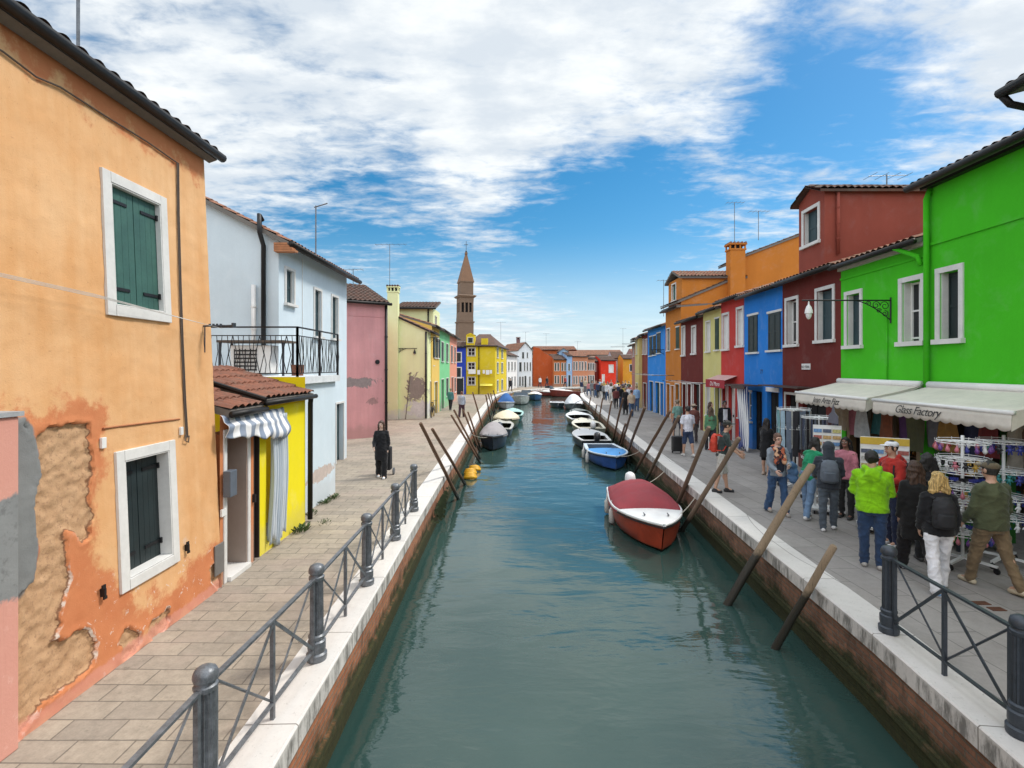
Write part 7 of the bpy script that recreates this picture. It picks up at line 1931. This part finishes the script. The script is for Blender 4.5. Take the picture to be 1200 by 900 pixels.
# ---- the crowd further down the right quay
tops=[('black',(.014,.014,.016)),('white',(.62,.62,.64)),('grey',(.16,.17,.18)),('navy',(.02,.03,.07)),('yellow',(.58,.42,.08)),('maroon',(.12,.03,.03)),('beige',(.42,.34,.25)),('light blue',(.25,.38,.55)),('rose',(.45,.18,.18)),('dark green',(.03,.08,.05))]
bots=[('black trousers',(.014,.014,.016),'trousers'),('blue jeans',(.05,.09,.17),'trousers'),('grey trousers',(.12,.12,.13),'trousers'),('white trousers',(.55,.54,.52),'trousers')]
spots=[(740,489,6,1),(733,486,0,0),(746,482,7,1),(731,474,4,0),(737,478,1,0),(728,478,0,0),(722,479,5,0),(720,474,0,1),(716,472,1,3),(712,470,1,1),(708,469,2,0),(705,468,0,2),(701,467,3,0),(725,470,3,2),(733,470,2,1),(738,472,8,0),(717,468,6,0),(712,466,9,0),(698,466,5,1),(694,465,2,2),(690,464,8,1),(703,464,7,2),(722,467,0,3),(730,466,3,1),(708,464,4,0),(737,466,9,1),(742,477,0,2) if False else (745,474,2,3),(686,462,6,1),(682,461,3,3),(716,464,8,2),(724,463,1,2),(733,463,6,2)]
rng=random.Random(11); seen=set()
for (px,py,ti,bi) in spots:
    while (ti,bi) in seen: bi=(bi+1)%4; ti=(ti+ (1 if bi==0 else 0))%10
    seen.add((ti,bi)); x,y=gp(px,py); y2=min(y,62); 
    if y>62: x,y=x*62/y,62-rng.uniform(0,4)
    person('distant person in %s top and %s within the right quay crowd'%(tops[ti][0],bots[bi][0]),(x,y),rng.uniform(1.6,1.82),(rng.uniform(-.4,.4),rng.choice([-1,1,1])),(tops[ti][1],rng.choice(['jacket','tee','shirt'])),(bots[bi][1],bots[bi][2]),(.15,.15,.15),skin=rng.choice([(.5,.3,.22),(.42,.25,.18)]),hair=(rng.choice([(.03,.02,.015),(.12,.07,.04),(.3,.2,.1)]),rng.choice(['short','bob','short'])),legs=rng.choice([stride,st2,stand]),vox=.038,face=False,detail=False,female=rng.random()<.4,group='crowd far along the right quay')
for i,(x,y,lab,c) in enumerate(((-.2,64.5,'distant person in a dark coat on the far left quay by the white house',(.02,.02,.025)),(4.2,76.8,'distant person in a white top at the canal end below the rust red house',(.6,.6,.6)),(5.3,77.6,'distant person in a black top at the canal end below the rust red house',(.02,.02,.02)),(8.2,78.9,'distant person in a red top at the canal end below the orange house',(.3,.05,.04)))):
    person(lab,(x,y),1.7,(.5,-.8),(c,'jacket'),((.03,.03,.05),'trousers'),(.1,.1,.1),legs=stride,vox=.04,face=False,detail=False,group='people at the canal end')
# ================================================================== DISPLAY RACKS AND GOODS
white_wire=simple('white rack wire',(.70,.70,.69),.45,0,.08,9)
def spinner(label,x,y,h_,tiers,rad=.30,legs=4,rz=0.0):
    r=empty('display_rack',(x,y,0),rz,label,'display rack','white spinner racks outside the shop')
    MB().tube([(0,0,.10),(0,0,h_)],.022,8).build('pole',white_wire,r,world=False,smooth=True)
    b=MB()
    for i in range(legs): a=2*math.pi*i/legs+.5; b.bar((0,0,.13),(.42*math.cos(a),.42*math.sin(a),.11),.05,.03)
    b.build('base',white_wire,r,world=False)
    for i in range(legs):
        a=2*math.pi*i/legs+.5; c=MB(); c.tube([(.41*math.cos(a)-.015,.41*math.sin(a),.045),(.41*math.cos(a)+.015,.41*math.sin(a),.045)],.045,10); c.bar((.41*math.cos(a),.41*math.sin(a),.05),(.41*math.cos(a),.41*math.sin(a),.11),.02,.02); c.build('caster',M['black_iron'],r,world=False)
    for z in tiers:
        t=MB(); n=20; R_=lambda q: [(q*math.cos(2*math.pi*k/n),q*math.sin(2*math.pi*k/n)) for k in range(n+1)]
        t.tube([(a_,b_,z) for a_,b_ in R_(rad)],.007,5,caps=False); t.tube([(a_,b_,z+.035) for a_,b_ in R_(rad*.97)],.005,5,caps=False); t.tube([(a_,b_,z+.01) for a_,b_ in R_(rad*.45)],.007,5,caps=False)
        for k in range(10): a=2*math.pi*k/10; t.tube([(0,0,z+.02),(rad*math.cos(a),rad*math.sin(a),z),(rad*1.03*math.cos(a),rad*1.03*math.sin(a),z+.05)],.005,4)
        t.build('tier_ring',white_wire,r,world=False)
    return r
TR=[('dark blue',(.03,.04,.22)),('white',(.6,.6,.6)),('red',(.28,.04,.04)),('black',(.015,.015,.018)),('gold',(.45,.28,.05)),('violet',(.14,.05,.22)),('teal',(.03,.20,.20)),('pink',(.5,.16,.2))]
tmesh={}
def trinket_mesh(kind,col):
    key=(kind,col)
    if key in tmesh: return tmesh[key]
    m_=simple('trinket '+str(col),col,.3,0,.25,20); b=MB()
    if kind==0:   # half mask
        P=[]
        for j in range(5): P.append([(x_*.06,.012*math.cos(x_*1.4)+.0,(j/4-.5)*.055*(1-.35*abs(x_))+.012*abs(x_)) for x_ in [i/4-1 for i in range(9)]])
        b.grid(P); b.ell((-.026,.012,.004),(.012,.004,.008),8,4); b.ell((.026,.012,.004),(.012,.004,.008),8,4); b.tube([(0,0,.02),(0,0,.075)],.002,4)
    elif kind==1: # little figure on a loop
        b.ell((0,0,.0),(.022,.02,.03)); b.ell((0,0,.038),(.018,.017,.018)); b.ell((-.014,0,.055),(.008,.006,.012)); b.ell((.014,0,.055),(.008,.006,.012)); b.cap((-.02,0,.01),(-.035,.005,-.012),.008,.007); b.cap((.02,0,.01),(.035,.005,-.012),.008,.007); b.cap((-.01,0,-.02),(-.014,.004,-.05),.009,.009); b.cap((.01,0,-.02),(.014,.004,-.05),.009,.009); b.tube([(0,0,.05),(0,0,.085)],.002,4)
    else:         # drop pendant
        b.lathe([(.001,-.05),(.02,-.035),(.028,-.01),(.018,.02),(.006,.045),(.002,.08)],(0,0,0),10)
    me=b.mesh('trinket',m_,45); tmesh[key]=me; return me
GT='trinkets hanging on the spinner racks'
def fill(rack,lab,tiers,rad,n,kind,cols,drop=.07,scale=1.0):
    for ti,z in enumerate(tiers):
        for k_ in range(n):
            a=2*math.pi*k_/n+ti*.4; ci=cols[(k_*3+ti*2+ (k_*k_)%5)%len(cols)]
            me=trinket_mesh((kind+ti)%3 if kind<0 else kind,TR[ci][1]); o=bpy.data.objects.new('trinket',me); COL.objects.link(o)
            o.location=(rack.location.x+rad*1.02*math.cos(a),rack.location.y+rad*1.02*math.sin(a),z-drop*scale); o.rotation_euler=(0,rng.uniform(-.15,.15),a+math.pi/2+rng.uniform(-.4,.4)); o.scale=(scale,)*3
            tag(o,'small %s trinket on the %s tier of the %s'%(TR[ci][0],['lowest','second lowest','third','fourth','fifth','sixth','topmost'][ti],lab),'trinket',GT)
T7=[.52,.76,1.0,1.22,1.46,1.66,1.92]
ra=spinner('tall white spinner rack with seven tiers of trinkets beside the olive jacket man',7.04,8.0,2.03,T7,.33); fill(ra,'seven tier rack',T7,.33,18,-1,[0,1,3,2,5,1,3,7,4],scale=1.12)
T4=[.75,1.05,1.46,1.92]
rb=spinner('white spinner rack with blue trinkets at the right picture edge',7.73,8.05,2.03,T4,.32); fill(rb,'rack at right picture edge',T4,.32,17,1,[0,1,0,3,6,1,0],scale=1.25)
# scarf rack: lengths of pale cloth and necklaces
rc=spinner('white rack hung with long pale scarves at the far end of the awnings',7.15,13.0,2.05,[1.55,2.02],.38)
sc_cols=[('pale blue',(.30,.42,.50)),('ivory',(.55,.52,.46)),('slate',(.12,.15,.20)),('aqua',(.16,.32,.34)),('black',(.02,.02,.025))]
for k_ in range(16):
    a=2*math.pi*k_/16; x=7.15+.38*math.cos(a); y=13.0+.38*math.sin(a); c=sc_cols[(k_*2+k_//4)%5]; P=[]
    for j in range(12): P.append([(x+ (i-2)*.03*math.sin(a)*-1+.008*math.sin(j+i*2)*math.cos(a),y+(i-2)*.03*math.cos(a)+.008*math.sin(j+i*2)*math.sin(a),2.0-j*.085*(1+.1*(k_%3))) for i in range(5)])
    mb=MB(); mb.grid(P); o=mb.build('scarf',simple('scarf '+c[0],c[1],.8,0,.2,8),loc=(x,y,2.0),smooth=True,fixn=False); tag(o,'%s scarf hanging from the rack at the far end of the awnings'%c[0],'scarf','scarves on the far rack')
rd=spinner('white rack with a curtain of dark bead necklaces behind the hooded puffer jacket',7.05,11.75,1.98,[1.0,1.93],.36)
for k_ in range(30):
    a=2*math.pi*k_/30; x=7.05+.36*math.cos(a); y=11.75+.36*math.sin(a); b=MB(); L_=.62+.1*(k_%3)
    cc=[('dark blue',(.03,.05,.12)),('grey',(.16,.18,.2)),('black',(.015,.016,.02))][k_%3]
    b.tube([(x-.012,y,1.93),(x-.016,y,1.93-L_),(x,y,1.93-L_-.04),(x+.016,y,1.93-L_),(x+.012,y,1.93)],.007,4); o=b.build('necklace',simple('beads '+cc[0],cc[1],.3,0,.3,60),loc=(x,y,1.93)); tag(o,'%s bead necklace on the rack behind the hooded puffer jacket'%cc[0],'necklace','necklaces on the rack')
# postcard racks
def postcards(label,short,x,y,ang,w_,z0,z1,cols,rows,head):
    d=(math.cos(ang),math.sin(ang)); fr=((x-d[0]*w_/2,y-d[1]*w_/2),d,(d[1],-d[0])); r=empty('postcard_stand',(x,y,0),0,label,'postcard stand','postcard stands')
    MB().fbox(fr,0,w_,-.05,-.03,z0,z1).build('panel',M['white_paint'],r); k_=MB(); k_.fbox(fr,.02,.06,-.05,-.01,.1,z0); k_.fbox(fr,w_-.06,w_-.02,-.05,-.01,.1,z0); k_.fbox(fr,-.05,w_+.05,-.25,.2,.08,.12); k_.build('leg',white_wire,r)
    for u in (.02,w_-.02):
        for ww in (-.2,.15): c=MB(); c.fbox(fr,u-.015,u+.015,ww-.04,ww+.04,.0,.08); c.build('caster',M['black_iron'],r)
    if head: MB().fbox(fr,0,w_,-.029,-.022,z1-.14,z1-.01).build('header',simple('header '+str(head),head,.6),r)
    zt=z1-(.18 if head else .03); cw=w_/cols; rh=(zt-z0-.02)/rows; cc=[((.15,.3,.55),'blue'),((.55,.35,.15),'orange'),((.5,.5,.48),'pale'),((.2,.3,.18),'green'),((.4,.12,.1),'red'),((.10,.12,.18),'dark'),((.55,.5,.2),'yellow')]
    m0={}
    for i in range(rows):
        for j in range(cols):
            c,nm=cc[(i*3+j*2+(i*j)%4)%7]; b=MB(); b.fbox(fr,cw*j+.012,cw*(j+1)-.012,-.029,-.012,z0+.02+rh*i+.012,z0+.02+rh*(i+.62)); b.fbox(fr,cw*j+.012,cw*(j+1)-.012,-.0285,-.011,z0+.02+rh*(i+.62)+.001,z0+.02+rh*(i+.62)+.02,1)
            u=cw*(j+.5); o=b.build('postcard',[simple('card '+nm,c,.5,0,.6,28),M['white_paint']],loc=(fr[0][0]+d[0]*u,fr[0][1]+d[1]*u,z0+rh*i)); tag(o,'%s postcard in the %s, %s row from bottom, %s column'%(nm,short,names[i],['left','middle','right','far right'][j]),'postcard','postcards in the stands')
postcards('white postcard stand full of small cards behind the hooded puffer jacket','narrow stand by the shopkeeper',6.68,10.85,R(-28),.52,.72,1.86,3,8,None)
postcards('white stand with a yellow topped header behind the white cap','stand behind white cap',6.95,9.55,R(-30),.75,.9,1.78,4,5,(.62,.42,.05))
sg_=MB(); sg_.prism([(-.17,0),(.17,0),(.15,.16),(.05,.24),(.0,.40),(-.05,.24),(-.15,.16)],lambda a,b,o_:(6.72+o_,10.72-a,1.92+b),0,.012); o=sg_.build('hanging_bag',simple('grey mesh bag',(.12,.12,.15),.7),loc=(6.7,10.72,2.0)); tag(o,'grey cloth bag hanging in the gap between the two awnings','bag')
# low table with goods at the right edge and hanging bead strings
for i,(x,y,lab) in enumerate(((7.25,9.25,'left'),(7.85,8.95,'right'))):
    r=empty('display_table',(x,y,0),0,'low green sided display table under the Glass Factory awning, %s one'%lab,'table','display tables under the awning')
    MB().box((x-.4,y-.4,.72),(x+.4,y+.4,.76)).build('table_top',simple('table board',(.25,.18,.11),.6),r); MB().box((x-.37,y-.37,.12),(x+.37,y+.37,.719)).build('skirt',simple('green table cloth',(.02,.13,.02),.8),r)
    for sx in (-.36,.36):
        for sy in (-.36,.36): MB().box((x+sx-.02,y+sy-.02,0),(x+sx+.02,y+sy+.02,.119)).build('leg',M['iron'],r)
    for k_ in range(8):
        b=MB(); c=TR[(k_*3+i)%8]; b.lathe([(.03,0),(.06,.05),(.045,.12),(.02,.17),(.035,.2)],(0,0,0),10); o=b.build('glass_vase',simple('vase '+c[0],c[1],.12),smooth=True); o.location=(x-.28+.19*(k_%4),y-.2+.38*(k_//4),.762); tag(o,'%s glass vase on the %s display table, %s row'%(c[0],lab,['front','back'][k_//4]),'vase','glass vases on the display tables')

# garments and bags hung in the two dark shop fronts
gcol=[('black',(.012,.012,.014)),('brown',(.10,.055,.03)),('cream',(.42,.38,.31)),('dark red',(.16,.02,.02)),('navy',(.02,.03,.08)),('ochre',(.30,.17,.04)),('grey',(.13,.13,.14)),('olive',(.07,.07,.03)),('purple',(.08,.03,.10)),('rust',(.22,.07,.03)),('teal',(.03,.12,.12)),('white',(.5,.5,.49)),('rose',(.35,.12,.14)),('sand',(.30,.23,.15))]
for i,(nm,c) in enumerate(gcol):
    y=7.7+.43*i; x=RX(y)-.16-.12*(i%2); zt=2.28-.05*(i%3); P=[]
    for j in range(9):
        t=j/8; w_=(.10+.10*min(1,t*4)+.04*t); P.append([(x+.035*math.sin(k_*1.7+t*3+i)-.02, y+(k_/6-.5)*2*w_, zt-.9*t*(.8+.25*((i*7)%5)/5)) for k_ in range(7)])
    mb=MB(); mb.grid(P); mb.tube([(x-.02,y,zt+.16),(x-.02,y+.02,zt+.08),(x-.02,y,zt)],.006,5); o=mb.build('garment',simple('garment '+nm,c,.85,0,.3,9,.3),loc=(x,y,zt),smooth=True,fixn=False)
    tag(o,'%s garment hanging at the front of the green house shops'%nm,'garment','garments hung in the shop fronts')
rl=MB().tube([(RX(7.5)-.22,7.5,2.45),(RX(13.5)-.22,13.5,2.45)],.014,6).build('hanging_rail',M['iron'],loc=(RX(10)-.22,10,2.45)); tag(rl,'long iron rail under the cassettes of the cream awnings','rail')
for l_,n_ in LABELS.items():
    if len(l_.replace(',',' ').split())>16: print('LONG',len(l_.split()),l_)
for o in bpy.data.objects:
    for k_ in ('_k','_dz','_lean'):
        if k_ in o: del o[k_]
